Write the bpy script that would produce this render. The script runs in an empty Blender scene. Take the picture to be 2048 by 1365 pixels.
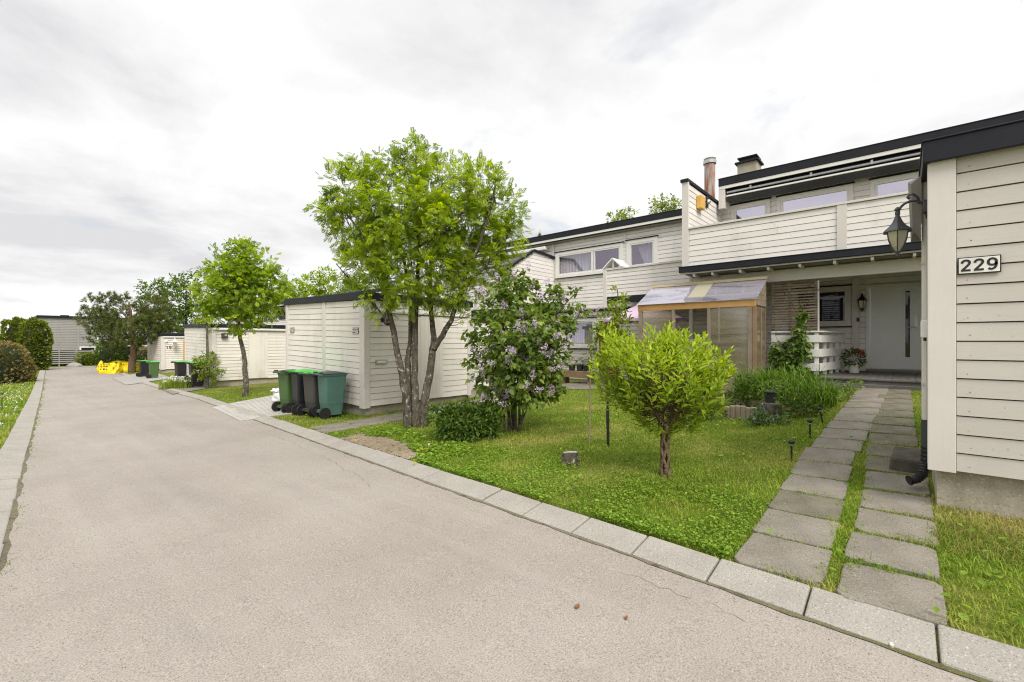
import bpy, bmesh, math, random
import numpy as np
from mathutils import Vector, Matrix

R = math.radians
random.seed(11)
rng = np.random.default_rng(11)
sc = bpy.context.scene
C = sc.collection

# ------------------------------------------------------------------ camera
F, CX, CY, EYE, YAW = 900.0, 1024.0, 682.5, 1.5, R(48.9)
SN, CS = math.sin(YAW), math.cos(YAW)
cam = bpy.data.cameras.new('camera')
cam.sensor_width = 36.0
cam.lens = F / 2048.0 * 36.0
cam.clip_start, cam.clip_end = 0.05, 2000.0
camo = bpy.data.objects.new('camera', cam)
C.objects.link(camo)
camo.location = (0, 0, EYE)
camo.rotation_euler = (R(90), 0, -YAW)
sc.camera = camo

# ------------------------------------------------------------------ sky, sun, exposure
SUN_EL, SUN_AZ = R(48), R(206)          # azimuth clockwise from +Y
w = bpy.data.worlds.new('World')
sc.world = w
w.use_nodes = True
nt = w.node_tree
for n in list(nt.nodes):
    nt.nodes.remove(n)
out = nt.nodes.new('ShaderNodeOutputWorld')
sky = nt.nodes.new('ShaderNodeTexSky')
sky.sky_type = 'NISHITA'
sky.sun_disc = False
sky.sun_elevation = SUN_EL
sky.sun_rotation = SUN_AZ
bg1 = nt.nodes.new('ShaderNodeBackground')
bg1.inputs[1].default_value = 0.09
nt.links.new(sky.outputs[0], bg1.inputs[0])
tc = nt.nodes.new('ShaderNodeTexCoord')
sep = nt.nodes.new('ShaderNodeSeparateXYZ')
nt.links.new(tc.outputs['Generated'], sep.inputs[0])


def wmath(op, a, b=None):
    n = nt.nodes.new('ShaderNodeMath')
    n.operation = op
    for i, x in enumerate((a, b)):
        if x is None:
            continue
        if isinstance(x, (int, float)):
            n.inputs[i].default_value = x
        else:
            nt.links.new(x, n.inputs[i])
    return n.outputs[0]


zc = wmath('MAXIMUM', sep.outputs[2], 0.0)
den = wmath('ADD', zc, 0.16)
px = wmath('DIVIDE', sep.outputs[0], den)
py = wmath('DIVIDE', sep.outputs[1], den)
comb = nt.nodes.new('ShaderNodeCombineXYZ')
nt.links.new(px, comb.inputs[0])
nt.links.new(py, comb.inputs[1])


def wnoise(scale, detail, rough, off, dist=0.0):
    mp = nt.nodes.new('ShaderNodeMapping')
    mp.inputs['Location'].default_value = off
    nt.links.new(comb.outputs[0], mp.inputs[0])
    n = nt.nodes.new('ShaderNodeTexNoise')
    n.inputs['Scale'].default_value = scale
    n.inputs['Detail'].default_value = detail
    n.inputs['Roughness'].default_value = rough
    n.inputs['Distortion'].default_value = dist
    nt.links.new(mp.outputs[0], n.inputs['Vector'])
    return n.outputs[0]


n1 = wnoise(0.75, 7, 0.55, (3.1, 1.7, 0), 0.25)
n2 = wnoise(1.9, 8, 0.6, (7.3, 0.4, 0), 0.2)
mixn = wmath('ADD', wmath('MULTIPLY', n1, 0.7), wmath('MULTIPLY', n2, 0.3))
rp = nt.nodes.new('ShaderNodeValToRGB')
nt.links.new(mixn, rp.inputs[0])
el = rp.color_ramp.elements
el[0].position, el[0].color = 0.38, (0.68, 0.68, 0.695, 1)
el[1].position, el[1].color = 0.60, (0.97, 0.97, 0.97, 1)
e = el.new(0.45); e.color = (0.80, 0.80, 0.805, 1)
e = el.new(0.51); e.color = (0.89, 0.89, 0.89, 1)
# cloud deck gets brighter towards the zenith, above the frame
boost = nt.nodes.new('ShaderNodeMapRange')
boost.inputs['From Min'].default_value = 0.62
boost.inputs['From Max'].default_value = 0.95
boost.inputs['To Min'].default_value = 0.73
boost.inputs['To Max'].default_value = 1.5
nt.links.new(sep.outputs[2], boost.inputs[0])
bg2 = nt.nodes.new('ShaderNodeBackground')
nt.links.new(rp.outputs[0], bg2.inputs[0])
nt.links.new(boost.outputs[0], bg2.inputs[1])
n3 = wnoise(1.1, 6, 0.55, (1.3, 5.2, 0), 0.4)
hole = nt.nodes.new('ShaderNodeMapRange')
hole.inputs['From Min'].default_value = 0.60
hole.inputs['From Max'].default_value = 0.72
hole.inputs['To Min'].default_value = 1.0
hole.inputs['To Max'].default_value = 0.45
nt.links.new(n3, hole.inputs[0])
mx = nt.nodes.new('ShaderNodeMixShader')
nt.links.new(hole.outputs[0], mx.inputs[0])
nt.links.new(bg1.outputs[0], mx.inputs[1])
nt.links.new(bg2.outputs[0], mx.inputs[2])
nt.links.new(mx.outputs[0], out.inputs[0])

sl = bpy.data.lights.new('sun', 'SUN')
sl.energy = 2.2
sl.angle = R(30)
sl.color = (1.0, 0.95, 0.87)
so = bpy.data.objects.new('sun', sl)
C.objects.link(so)
sd = Vector((math.sin(SUN_AZ) * math.cos(SUN_EL), math.cos(SUN_AZ) * math.cos(SUN_EL), math.sin(SUN_EL)))
so.rotation_euler = sd.to_track_quat('Z', 'Y').to_euler()

sc.view_settings.view_transform = 'Standard'
sc.view_settings.look = 'None'
sc.view_settings.exposure = 0.62
sc.view_settings.gamma = 1.0
sc.render.engine = 'CYCLES'
sc.cycles.use_denoising = True
sc.cycles.denoising_prefilter = 'FAST'
sc.cycles.filter_width = 1.15
sc.cycles.max_bounces = 8
sc.cycles.transparent_max_bounces = 12
sc.cycles.caustics_reflective = False
sc.cycles.caustics_refractive = False

# ------------------------------------------------------------------ terrain model and photo geometry


def xr(y):      # asphalt edge, house side
    return np.interp(y, [-25, -.4, .6, 6.7, 18, 37, 60], [1.6, 2.83, 2.90, 3.44, 4.47, 5.45, 6.9])


def xl(y):      # asphalt edge, far side
    return np.interp(y, [-25, 0, 4, 6, 8.6, 12.3, 24, 53, 60], [-1.4, -.15, .05, .17, .31, .52, 1.17, 2.75, 3.1])


def zr(y):
    y = np.asarray(y, float)
    return np.where(y < 25, -0.026 * y, -0.65 - 0.2 * (1 - np.exp(-(np.maximum(y, 25) - 25) / 8)))


def gz(x, y):
    x = np.asarray(x, float); y = np.asarray(y, float)
    xs = x - (xr(y) - 2.9)
    f = np.interp(xs, [2.95, 3.25, 5.2, 11.9, 15, 40], [0, .045, .11, .53, .58, .8])
    fac = np.interp(y, [.6, 8, 20, 60], [1, .44, .4, .4])
    return zr(y) + f * fac


def ray(u, v):
    a = (u - CX) / F
    return SN + a * CS, CS - a * SN, -(v - CY) / F


def onX(u, v, X):
    dx, dy, dz = ray(u, v); t = X / dx
    return Vector((X, dy * t, EYE + dz * t))


def onY(u, v, Y):
    dx, dy, dz = ray(u, v); t = Y / dy
    return Vector((dx * t, Y, EYE + dz * t))


def at(u, v, d):
    dx, dy, dz = ray(u, v)
    return Vector((dx * d, dy * d, EYE + dz * d))


def G(u, v):
    dx, dy, dz = ray(u, v)
    ts = np.linspace(1.5, 90, 6000)
    h = EYE + dz * ts - gz(dx * ts, dy * ts)
    i = np.argmax(h < 0)
    t = ts[i] if h[i] < 0 else 60.0
    return Vector((dx * t, dy * t, float(gz(dx * t, dy * t))))


def depth(p):
    return p[0] * SN + p[1] * CS


# ------------------------------------------------------------------ materials
def newmat(name):
    m = bpy.data.materials.new(name)
    m.use_nodes = True
    return m, m.node_tree, m.node_tree.nodes['Principled BSDF']


def nd(t, typ, **ins):
    n = t.nodes.new(typ)
    for k, v in ins.items():
        k = k.replace('_', ' ')
        if isinstance(v, bpy.types.NodeSocket):
            t.links.new(v, n.inputs[k])
        else:
            n.inputs[k].default_value = v
    return n


def coords(t, scale=(1, 1, 1), rot=(0, 0, 0)):
    tcn = t.nodes.new('ShaderNodeTexCoord')
    mp = t.nodes.new('ShaderNodeMapping')
    mp.inputs['Scale'].default_value = scale
    mp.inputs['Rotation'].default_value = rot
    t.links.new(tcn.outputs['Object'], mp.inputs[0])
    return mp.outputs[0]


def noise(t, vec, scale, detail=4, rough=.55, dist=0.0):
    return nd(t, 'ShaderNodeTexNoise', Vector=vec, Scale=scale, Detail=float(detail), Roughness=rough, Distortion=dist).outputs[0]


def ramp(t, fac, stops):
    r = t.nodes.new('ShaderNodeValToRGB')
    t.links.new(fac, r.inputs[0])
    els = r.color_ramp.elements
    while len(els) > len(stops):
        els.remove(els[-1])
    while len(els) < len(stops):
        els.new(0.5)
    for e_, (p, c) in zip(els, stops):
        e_.position = p
        e_.color = (c, c, c, 1) if isinstance(c, (int, float)) else (*c, 1)
    return r.outputs[0]


def mixc(t, fac, a, b, mode='MIX'):
    n = t.nodes.new('ShaderNodeMix')
    n.data_type = 'RGBA'
    n.blend_type = mode
    for i, x in ((0, fac), (6, a), (7, b)):
        if isinstance(x, bpy.types.NodeSocket):
            t.links.new(x, n.inputs[i])
        elif i == 0:
            n.inputs[0].default_value = x
        else:
            n.inputs[i].default_value = (*x, 1)
    return n.outputs[2]


def bump(t, b, h, strength=.3, dist=.01):
    n = nd(t, 'ShaderNodeBump', Height=h, Strength=strength, Distance=dist)
    t.links.new(n.outputs[0], b.inputs['Normal'])


def surf(name, c1, c2, scale=3.0, rough=.7, grain=None, gamt=.25, spec=.3, metal=0.0, bstr=.25, bdist=.004, speck=None, speckscale=150):
    """two-tone noise material, optional stretched grain and fine specks"""
    m, t, b = newmat(name)
    v = coords(t)
    col = mixc(t, ramp(t, noise(t, v, scale, 6, .6), [(.32, 0.0), (.68, 1.0)]), c1, c2)
    h = noise(t, v, scale * 12, 4, .6)
    if grain:
        g = noise(t, coords(t, grain), 1.0, 5, .65)
        dk = tuple(x * .55 for x in c1)
        col = mixc(t, ramp(t, g, [(.50, 0.0), (.75, gamt)]), col, dk)
        h = g
    if speck:
        s = noise(t, v, speckscale, 2, .7)
        col = mixc(t, ramp(t, s, [(.30, 1.0), (.42, 0.0)]), col, speck[0])
        col = mixc(t, ramp(t, s, [(.60, 0.0), (.70, 1.0)]), col, speck[1])
        h = s
    t.links.new(col, b.inputs['Base Color'])
    b.inputs['Roughness'].default_value = rough
    b.inputs['Specular IOR Level'].default_value = spec
    b.inputs['Metallic'].default_value = metal
    if bstr:
        bump(t, b, h, bstr, bdist)
    return m


def board_variation(names):
    for nm in names:
        t = M[nm].node_tree
        b = t.nodes['Principled BSDF']
        src = b.inputs['Base Color'].links[0].from_socket
        g = t.nodes.new('ShaderNodeNewGeometry')
        v = coords(t)
        c = mixc(t, ramp(t, g.outputs['Random Per Island'], [(0.0, .16), (.5, 0.0)]), src, (.40, .385, .35))
        c = mixc(t, ramp(t, noise(t, coords(t, (1, 1, .35)), 1.6, 6, .65), [(.52, 0.0), (.72, .30)]), c, (.38, .36, .31))
        c = mixc(t, ramp(t, noise(t, v, 26, 3, .6), [(.68, 0.0), (.74, .45)]), c, (.30, .27, .22))
        t.links.new(c, b.inputs['Base Color'])


def leafmat(name, dark, light, trans=.35, rough=.55, attr='rnd'):
    m, t, b = newmat(name)
    a = t.nodes.new('ShaderNodeAttribute')
    a.attribute_name = attr
    col = ramp(t, a.outputs['Fac'], [(0.0, dark), (.55, tuple((x + y) / 2 for x, y in zip(dark, light))), (1.0, light)])
    t.links.new(col, b.inputs['Base Color'])
    b.inputs['Roughness'].default_value = rough
    b.inputs['Specular IOR Level'].default_value = .25
    tr = t.nodes.new('ShaderNodeBsdfTranslucent')
    hs = nd(t, 'ShaderNodeHueSaturation', Saturation=1.15, Value=1.5, Color=col)
    t.links.new(hs.outputs[0], tr.inputs[0])
    ms = t.nodes.new('ShaderNodeMixShader')
    ms.inputs[0].default_value = trans
    t.links.new(b.outputs[0], ms.inputs[1])
    t.links.new(tr.outputs[0], ms.inputs[2])
    t.links.new(ms.outputs[0], t.nodes['Material Output'].inputs[0])
    return m


def glassmat(name, tint, gloss, mode='opaque', under=(.05, .05, .06), rough=.02):
    m = bpy.data.materials.new(name)
    m.use_nodes = True
    t = m.node_tree
    t.nodes.remove(t.nodes['Principled BSDF'])
    g = t.nodes.new('ShaderNodeBsdfGlossy')
    g.inputs['Color'].default_value = (*tint, 1)
    g.inputs['Roughness'].default_value = rough
    if mode == 'opaque':
        d = t.nodes.new('ShaderNodeBsdfDiffuse')
    else:
        d = t.nodes.new('ShaderNodeBsdfTransparent')
    d.inputs['Color'].default_value = (*under, 1)
    ms = t.nodes.new('ShaderNodeMixShader')
    ms.inputs[0].default_value = gloss
    t.links.new(d.outputs[0], ms.inputs[1])
    t.links.new(g.outputs[0], ms.inputs[2])
    t.links.new(ms.outputs[0], t.nodes['Material Output'].inputs[0])
    return m


M = {}
GR = (3.0, 3.0, 90.0)
M['siding'] = surf('shaded siding paint', (.515, .478, .438), (.57, .533, .492), 1.3, .6, GR, .16, .3, bstr=.25, bdist=.002)  # same paint as the other walls, darkened to stand for weaker light
M['siding_shed'] = surf('lit shed siding paint', (.755, .705, .645), (.80, .755, .70), 1.3, .6, GR, .14, .3, bstr=.25, bdist=.002)  # lighter copy of the same paint, offsetting tree shade on the walls
M['siding_row'] = surf('lit row house siding paint', (.77, .735, .70), (.81, .78, .745), 1.3, .6, GR, .16, .3, bstr=.25, bdist=.002)  # lighter copy of that paint, stronger light put into the colour
M['siding_far'] = surf('grey siding', (.30, .29, .27), (.35, .34, .32), 1.3, .65, GR, .14, .3, bstr=0)
M['trim'] = surf('painted trim', (.63, .59, .55), (.68, .64, .60), 2.0, .55, (60, 60, 3.0), .10, .35, bstr=.2, bdist=.002)
M['white'] = surf('white paint', (.74, .73, .69), (.80, .79, .76), 2.0, .45, None, bstr=0)
M['doorwhite'] = surf('white door paint', (.72, .72, .70), (.76, .76, .74), 2.0, .35, None, bstr=0)
M['gapdark'] = surf('dark backing', (.10, .095, .085), (.13, .12, .11), 2.0, .9, None, bstr=0)
M['fascia'] = surf('black metal fascia', (.011, .012, .017), (.017, .018, .025), 3.0, .5, None, spec=.25, bstr=0)
M['roofing'] = surf('bitumen roofing', (.035, .035, .037), (.06, .06, .06), 4.0, .9, None, bstr=.3)
M['soffit'] = surf('soffit', (.20, .185, .16), (.26, .24, .21), 2.0, .7, None, bstr=0)
M['concrete'] = surf('plinth concrete', (.36, .32, .245), (.46, .42, .34), 2.2, .9, (7, 7, 2.0), .45, .2, bstr=.6, bdist=.006, speck=((.26, .23, .18), (.52, .49, .42)), speckscale=45)
M['nail'] = surf('nail heads', (.10, .07, .05), (.14, .10, .07), 9, .8, None, bstr=0)
M['black'] = surf('black plastic', (.018, .018, .02), (.028, .028, .03), 4, .45, None, bstr=0)
M['metal'] = surf('galvanised metal', (.45, .46, .47), (.55, .56, .57), 4, .4, None, metal=.7, bstr=0)
M['darkmetal'] = surf('dark grey lantern metal', (.05, .052, .058), (.09, .092, .10), 9, .45, None, metal=.3, bstr=.1)
M['wood'] = surf('weathered wood', (.22, .17, .12), (.31, .26, .20), 3.0, .85, (40, 40, 3), .5, .2, bstr=.5)
M['woodtan'] = surf('tan wood', (.23, .15, .085), (.32, .22, .135), 3.0, .75, (40, 40, 3), .4, .2, bstr=.3)
M['woodslat'] = surf('grey brown slats', (.20, .145, .10), (.33, .28, .22), 4.0, .85, (3, 3, 60), .5, .2, bstr=.5)
M['pinewood'] = surf('fresh pine wood', (.40, .21, .065), (.52, .31, .12), 2.0, .65, (4, 4, 50), .35, .3, bstr=.2)
M['paleplank'] = surf('pale plank', (.62, .50, .30), (.70, .58, .38), 2.0, .65, (30, 2, 30), .3, .3, bstr=.2)
M['deckwood'] = surf('dark deck boards', (.10, .09, .08), (.16, .15, .135), 3.0, .8, (3, 40, 3), .4, .2, bstr=.4)
M['doorbrown'] = surf('brown door', (.20, .075, .025), (.27, .11, .04), 2.0, .5, (40, 40, 3), .4, .3, bstr=.2)
M['rust'] = None
M['curtain'] = surf('white net curtain', (.66, .66, .68), (.74, .74, .76), 3, .9, None, bstr=0)
M['room'] = surf('dark room', (.03, .03, .032), (.05, .05, .05), 1, .9, None, bstr=0)  # near-black, so the dimness behind clear panes sits in the colour
M['pane'] = glassmat('window pane', (.74, .70, .82), .72, 'opaque', (.05, .045, .06))
M['clearpane'] = glassmat('clear window pane', (.62, .57, .70), .34, 'clear', (.92, .92, .95))
M['darkpane'] = glassmat('dark window pane', (.6, .6, .65), .08, 'opaque', (.028, .028, .033))
M['lampglass'] = glassmat('frosted lamp glass', (.7, .68, .6), .25, 'opaque', (.42, .39, .29), .25)

board_variation(('siding', 'siding_shed', 'siding_row'))

# rusty flue
m, t, b = newmat('rusty steel')
v = coords(t)
rz = nd(t, 'ShaderNodeSeparateXYZ', Vector=v).outputs[2]
col = mixc(t, ramp(t, noise(t, coords(t, (6, 6, 1.2)), 1.0, 5, .6), [(.42, 0.0), (.60, 1.0)]), (.40, .41, .42), (.30, .10, .035))
t.links.new(col, b.inputs['Base Color'])
b.inputs['Roughness'].default_value = .6
M['rust'] = m

# asphalt
m, t, b = newmat('asphalt')
v = coords(t)
base = ramp(t, noise(t, v, .55, 5, .6), [(.3, (.262, .232, .202)), (.52, (.302, .270, .238)), (.72, (.330, .298, .264))])
base = mixc(t, ramp(t, noise(t, coords(t, (1.6, .25, 1)), 1.0, 4, .6), [(.55, 0.0), (.75, .45)]), base, (.235, .212, .19))
sp = noise(t, v, 110, 3, .85)
base = mixc(t, ramp(t, sp, [(.36, .75), (.47, 0.0)]), base, (.10, .088, .072))
base = mixc(t, ramp(t, sp, [(.55, 0.0), (.65, .65)]), base, (.50, .455, .39))
sp2 = nd(t, 'ShaderNodeTexVoronoi', Vector=v, Scale=44.0)
base = mixc(t, ramp(t, sp2.outputs['Distance'], [(.06, .7), (.16, 0.0)]), base, (.12, .108, .096))
base = mixc(t, ramp(t, noise(t, v, 2.6, 6, .7, .6), [(.52, 0.0), (.68, .20)]), base, (.205, .182, .158))
base = mixc(t, ramp(t, noise(t, coords(t, (4.5, .22, 1), (0, 0, .06)), 1.0, 4, .55), [(.50, 0.0), (.70, .20)]), base, (.37, .338, .30))
t.links.new(base, b.inputs['Base Color'])
b.inputs['Roughness'].default_value = .88
b.inputs['Specular IOR Level'].default_value = .25
bump(t, b, sp, .35, .004)
M['asphalt'] = m
M['crack'] = surf('asphalt crack', (.15, .135, .12), (.24, .21, .185), 20, .95, None, bstr=0)
M['kerb'] = surf('kerb concrete', (.275, .255, .222), (.34, .318, .28), 2.5, .85, None, bstr=.5, bdist=.004, speck=((.13, .128, .12), (.48, .465, .44)), speckscale=100)
M['slab'] = surf('paving slab', (.155, .137, .110), (.24, .215, .178), 2.4, .88, None, bstr=.5, bdist=.005, speck=((.075, .07, .058), (.34, .325, .29)), speckscale=95)
M['slabmoss'] = surf('mossy paving slab', (.10, .094, .06), (.185, .165, .125), 3.5, .9, None, bstr=.5, bdist=.005, speck=((.06, .056, .036), (.28, .265, .22)), speckscale=95)
M['paver'] = surf('driveway paver', (.36, .34, .31), (.43, .405, .37), 1.5, .88, None, bstr=.4, speck=((.27, .255, .23), (.50, .48, .44)), speckscale=60)
M['slabfar'] = surf('far drive concrete', (.27, .255, .235), (.34, .325, .30), 2, .88, None, bstr=.3)
M['slabpale'] = surf('pale paving slab', (.38, .365, .32), (.45, .43, .385), 2, .88, None, bstr=.4, speck=((.38, .36, .31), (.66, .64, .6)), speckscale=80)
M['stone'] = surf('old concrete block', (.05, .046, .034), (.13, .12, .095), 5, .95, None, bstr=.8, bdist=.01)
M['rock'] = surf('pale boulder', (.26, .245, .22), (.36, .345, .315), 2, .9, None, bstr=.6, bdist=.02)


def groundmat(name, stops, dry, soil, soilpos):
    m, t, b = newmat(name)
    v = coords(t)
    c = ramp(t, noise(t, v, 1.1, 5, .6), stops)
    c = mixc(t, ramp(t, noise(t, v, .55, 4, .55, .4), [(.50, 0.0), (.66, .75)]), c, dry)
    c = mixc(t, ramp(t, noise(t, v, 9, 5, .7), [(soilpos, 0.0), (soilpos + .12, .8)]), c, soil)
    t.links.new(c, b.inputs['Base Color'])
    b.inputs['Roughness'].default_value = .95
    b.inputs['Specular IOR Level'].default_value = .1
    bump(t, b, noise(t, v, 60, 4, .7), .8, .03)
    return m


M['ground'] = groundmat('lawn soil and thatch', [(.3, (.11, .135, .02)), (.7, (.17, .19, .032))], (.27, .24, .08), (.16, .12, .07), .60)
M['soil'] = groundmat('gravelly soil', [(.3, (.27, .215, .15)), (.7, (.36, .30, .22))], (.40, .34, .26), (.17, .13, .09), .52)
M['seamsoil'] = groundmat('gritty seam soil', [(.3, (.17, .145, .10)), (.7, (.24, .21, .155))], (.13, .14, .04), (.09, .075, .055), .52)
M['bedsoil'] = groundmat('bed soil', [(.3, (.05, .04, .028)), (.7, (.08, .065, .045))], (.09, .08, .045), (.03, .025, .02), .6)


def grassmat(name, greens, dry, dryamt, trans=.35):
    m, t, b = newmat(name)
    v = coords(t)
    a = t.nodes.new('ShaderNodeAttribute')
    a.attribute_name = 'rnd'
    c = ramp(t, a.outputs['Fac'], [(0.0, greens[0]), (.6, greens[1]), (1.0, greens[2])])
    c = mixc(t, ramp(t, noise(t, v, .55, 4, .55, .4), [(.47, 0.0), (.65, dryamt)]), c, dry)
    c = mixc(t, ramp(t, noise(t, v, 2.9, 4, .6, .5), [(.56, 0.0), (.68, .6)]), c, dry)
    c = mixc(t, ramp(t, noise(t, v, 1.7, 3, .5), [(.42, .55), (.56, 0.0)]), c, greens[0])
    t.links.new(c, b.inputs['Base Color'])
    b.inputs['Roughness'].default_value = .6
    b.inputs['Specular IOR Level'].default_value = .2
    tr = t.nodes.new('ShaderNodeBsdfTranslucent')
    t.links.new(c, tr.inputs[0])
    ms = t.nodes.new('ShaderNodeMixShader')
    ms.inputs[0].default_value = trans
    t.links.new(b.outputs[0], ms.inputs[1])
    t.links.new(tr.outputs[0], ms.inputs[2])
    t.links.new(ms.outputs[0], t.nodes['Material Output'].inputs[0])
    return m


M['grass'] = grassmat('grass blades', ((.13, .24, .014), (.25, .38, .028), (.40, .49, .08)), (.50, .46, .12), .62)
M['clover'] = leafmat('clover leaves', (.10, .19, .014), (.29, .42, .05), .38)
M['drygrass'] = grassmat('dry grass', ((.20, .22, .035), (.36, .32, .09), (.50, .42, .17)), (.55, .45, .2), .8)

M['bark'] = surf('grey bark', (.065, .054, .042), (.17, .15, .12), 9.0, .95, (18, 18, 3), .6, .1, bstr=.9, bdist=.012, speck=((.045, .036, .028), (.46, .45, .41)), speckscale=17)
M['bark2'] = surf('brown bark', (.11, .07, .045), (.20, .14, .10), 9.0, .95, (40, 40, 5), .6, .1, bstr=.9, bdist=.01)
M['withy'] = surf('willow withies', (.10, .07, .04), (.20, .15, .09), 9.0, .8, (60, 60, 6), .4, .2, bstr=.6, bdist=.006)
M['stumptop'] = surf('weathered stump wood', (.34, .33, .31), (.50, .485, .46), 9, .9, (30, 30, 4), .6, .1, bstr=.8, bdist=.01)
M['l_rowan'] = leafmat('rowan leaves', (.06, .135, .010), (.54, .64, .055), .45)
M['l_lolly'] = leafmat('young rowan leaves', (.065, .145, .010), (.50, .61, .055), .42)
M['l_lilac'] = leafmat('lilac leaves', (.05, .10, .016), (.29, .38, .075), .30)
M['f_lilac'] = leafmat('lilac blossom', (.48, .36, .52), (.80, .68, .83), .25)
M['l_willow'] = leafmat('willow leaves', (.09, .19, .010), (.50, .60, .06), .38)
M['l_shrub'] = leafmat('dark shrub leaves', (.035, .08, .012), (.15, .23, .035), .26)
M['l_apple'] = leafmat('sapling leaves', (.10, .17, .015), (.32, .38, .06), .4)
M['l_pine'] = leafmat('pine needles', (.035, .062, .012), (.20, .23, .055), .15)
M['l_bg'] = leafmat('far tree leaves', (.045, .095, .014), (.20, .29, .05), .3)
M['l_bglight'] = leafmat('light far tree leaves', (.13, .19, .035), (.38, .44, .10), .35)
M['l_thuja'] = leafmat('thuja sprays', (.07, .11, .012), (.34, .38, .05), .28)
M['l_brown'] = leafmat('bronze bush leaves', (.14, .12, .035), (.42, .34, .15), .3)
M['l_hedge'] = leafmat('clipped hedge leaves', (.10, .17, .010), (.46, .52, .05), .35)
M['l_lily'] = leafmat('daylily blades', (.04, .095, .010), (.19, .30, .035), .3)
M['l_hop'] = leafmat('climber leaves', (.08, .15, .03), (.26, .35, .08), .35)
M['petalwhite'] = leafmat('white petals', (.62, .62, .58), (.78, .78, .74), .2)
M['petalred'] = leafmat('red petals', (.42, .01, .02), (.6, .03, .04), .2)
M['petalyellow'] = leafmat('yellow petals', (.75, .52, .01), (.85, .65, .03), .1)
M['petalblue'] = leafmat('blue petals', (.25, .30, .55), (.40, .45, .7), .2)


def plain(name, col, rough=.5, spec=.4, var=.12):
    return surf(name, tuple(x * (1 - var) for x in col), tuple(min(1, x * (1 + var)) for x in col), 3.0, rough, None, spec=spec, bstr=0)


M['binteal'] = plain('teal bin plastic', (.075, .16, .135), .5)
M['bingreen'] = plain('green bin plastic', (.06, .125, .035), .5)
M['binblack'] = plain('black bin plastic', (.016, .016, .019), .45)
M['bingrey'] = plain('brown grey bin plastic', (.055, .051, .047), .5)
M['lidgreen'] = plain('bright green lid plastic', (.06, .42, .06), .4)
M['lidgrey'] = plain('dark grey lid plastic', (.05, .055, .06), .5)
M['tyre'] = plain('rubber', (.012, .012, .012), .7)
M['yellow'] = plain('yellow sack plastic', (.86, .66, .015), .45)
M['inkblack'] = plain('black print', (.03, .025, .02), .6)
M['inkred'] = plain('red print', (.5, .06, .02), .6)
M['signwhite'] = plain('enamel white', (.74, .73, .68), .35)
M['signblack'] = plain('enamel black', (.02, .02, .022), .4)
M['orange'] = plain('orange frame paint', (.62, .30, .06), .5)
M['boxorange'] = plain('orange box', (.66, .40, .10), .6)
M['lilacfabric'] = plain('lilac parasol cloth', (.58, .44, .56), .8, .1, .05)
M['whitebag'] = plain('white sack', (.74, .74, .74), .6)
M['terracotta'] = plain('dark plant pot', (.035, .037, .04), .6)
M['pinkpot'] = plain('pink pot', (.6, .12, .25), .5)
M['leafdry'] = plain('dry brown leaf', (.22, .09, .045), .8)
M['pebble'] = plain('pebble', (.55, .5, .42), .8)
M['core'] = plain('dark inner branches', (.022, .030, .010), .95, .3)  # near-black fill for hedge cores; also paints shade behind the fence slats
m, t, b = newmat('polycarbonate')
v = coords(t)
g_ = t.nodes.new('ShaderNodeBsdfTransparent'); g_.inputs[0].default_value = (.80, .76, .66, 1)
d_ = nd(t, 'ShaderNodeBsdfDiffuse', Color=(.52, .45, .33, 1))
d2 = nd(t, 'ShaderNodeBsdfGlossy', Color=(.8, .8, .8, 1), Roughness=.18)
m1 = t.nodes.new('ShaderNodeMixShader')
t.links.new(ramp(t, noise(t, coords(t, (1, 1, 9)), 1.0, 3, .5), [(.35, .12), (.65, .30)]), m1.inputs[0])
t.links.new(g_.outputs[0], m1.inputs[1]); t.links.new(d_.outputs[0], m1.inputs[2])
m2 = t.nodes.new('ShaderNodeMixShader'); m2.inputs[0].default_value = .16
t.links.new(m1.outputs[0], m2.inputs[1]); t.links.new(d2.outputs[0], m2.inputs[2])
t.links.new(m2.outputs[0], t.nodes['Material Output'].inputs[0])
M['poly'] = m
m, t, b = newmat('roof sheet with painted reflections')
g_ = t.nodes.new('ShaderNodeBsdfTransparent'); g_.inputs[0].default_value = (.85, .85, .88, 1)
d_ = nd(t, 'ShaderNodeBsdfDiffuse', Color=(.46, .44, .50, 1))  # reflected sky put into the diffuse lavender
d2 = nd(t, 'ShaderNodeBsdfGlossy', Color=(.9, .88, .95, 1), Roughness=.06)
m1 = t.nodes.new('ShaderNodeMixShader')
t.links.new(ramp(t, noise(t, coords(t, (2.2, .5, 1)), 1.0, 3, .5, 1.5), [(.36, .15), (.46, .50), (.70, .60)]), m1.inputs[0])  # noise streaks painted in place of dark reflections
t.links.new(g_.outputs[0], m1.inputs[1]); t.links.new(d_.outputs[0], m1.inputs[2])
m2 = t.nodes.new('ShaderNodeMixShader'); m2.inputs[0].default_value = .3
t.links.new(m1.outputs[0], m2.inputs[1]); t.links.new(d2.outputs[0], m2.inputs[2])
t.links.new(m2.outputs[0], t.nodes['Material Output'].inputs[0])
M['polyroof'] = m
M['greenglass'] = glassmat('terrace glass', (.8, .8, .9), .7, 'opaque', (.1, .1, .12), .05)

# ------------------------------------------------------------------ mesh helpers
ORG = {}


def link(o, parent=None):
    C.objects.link(o)
    if parent is not None:
        o.parent = parent
    return o


def tag(o, label=None, cat=None, group=None, kind=None):
    if label: o['label'] = label
    if cat: o['category'] = cat
    if group: o['group'] = group
    if kind: o['kind'] = kind
    return o


def thing(name, label, cat, loc=(0, 0, 0), rotz=0.0, group=None):
    o = bpy.data.objects.new(name, None)
    o.empty_display_size = .2
    C.objects.link(o)
    o.location = loc
    o.rotation_euler = (0, 0, rotz)
    ORG[o.name] = Vector(loc)
    return tag(o, label, cat, group)


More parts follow.
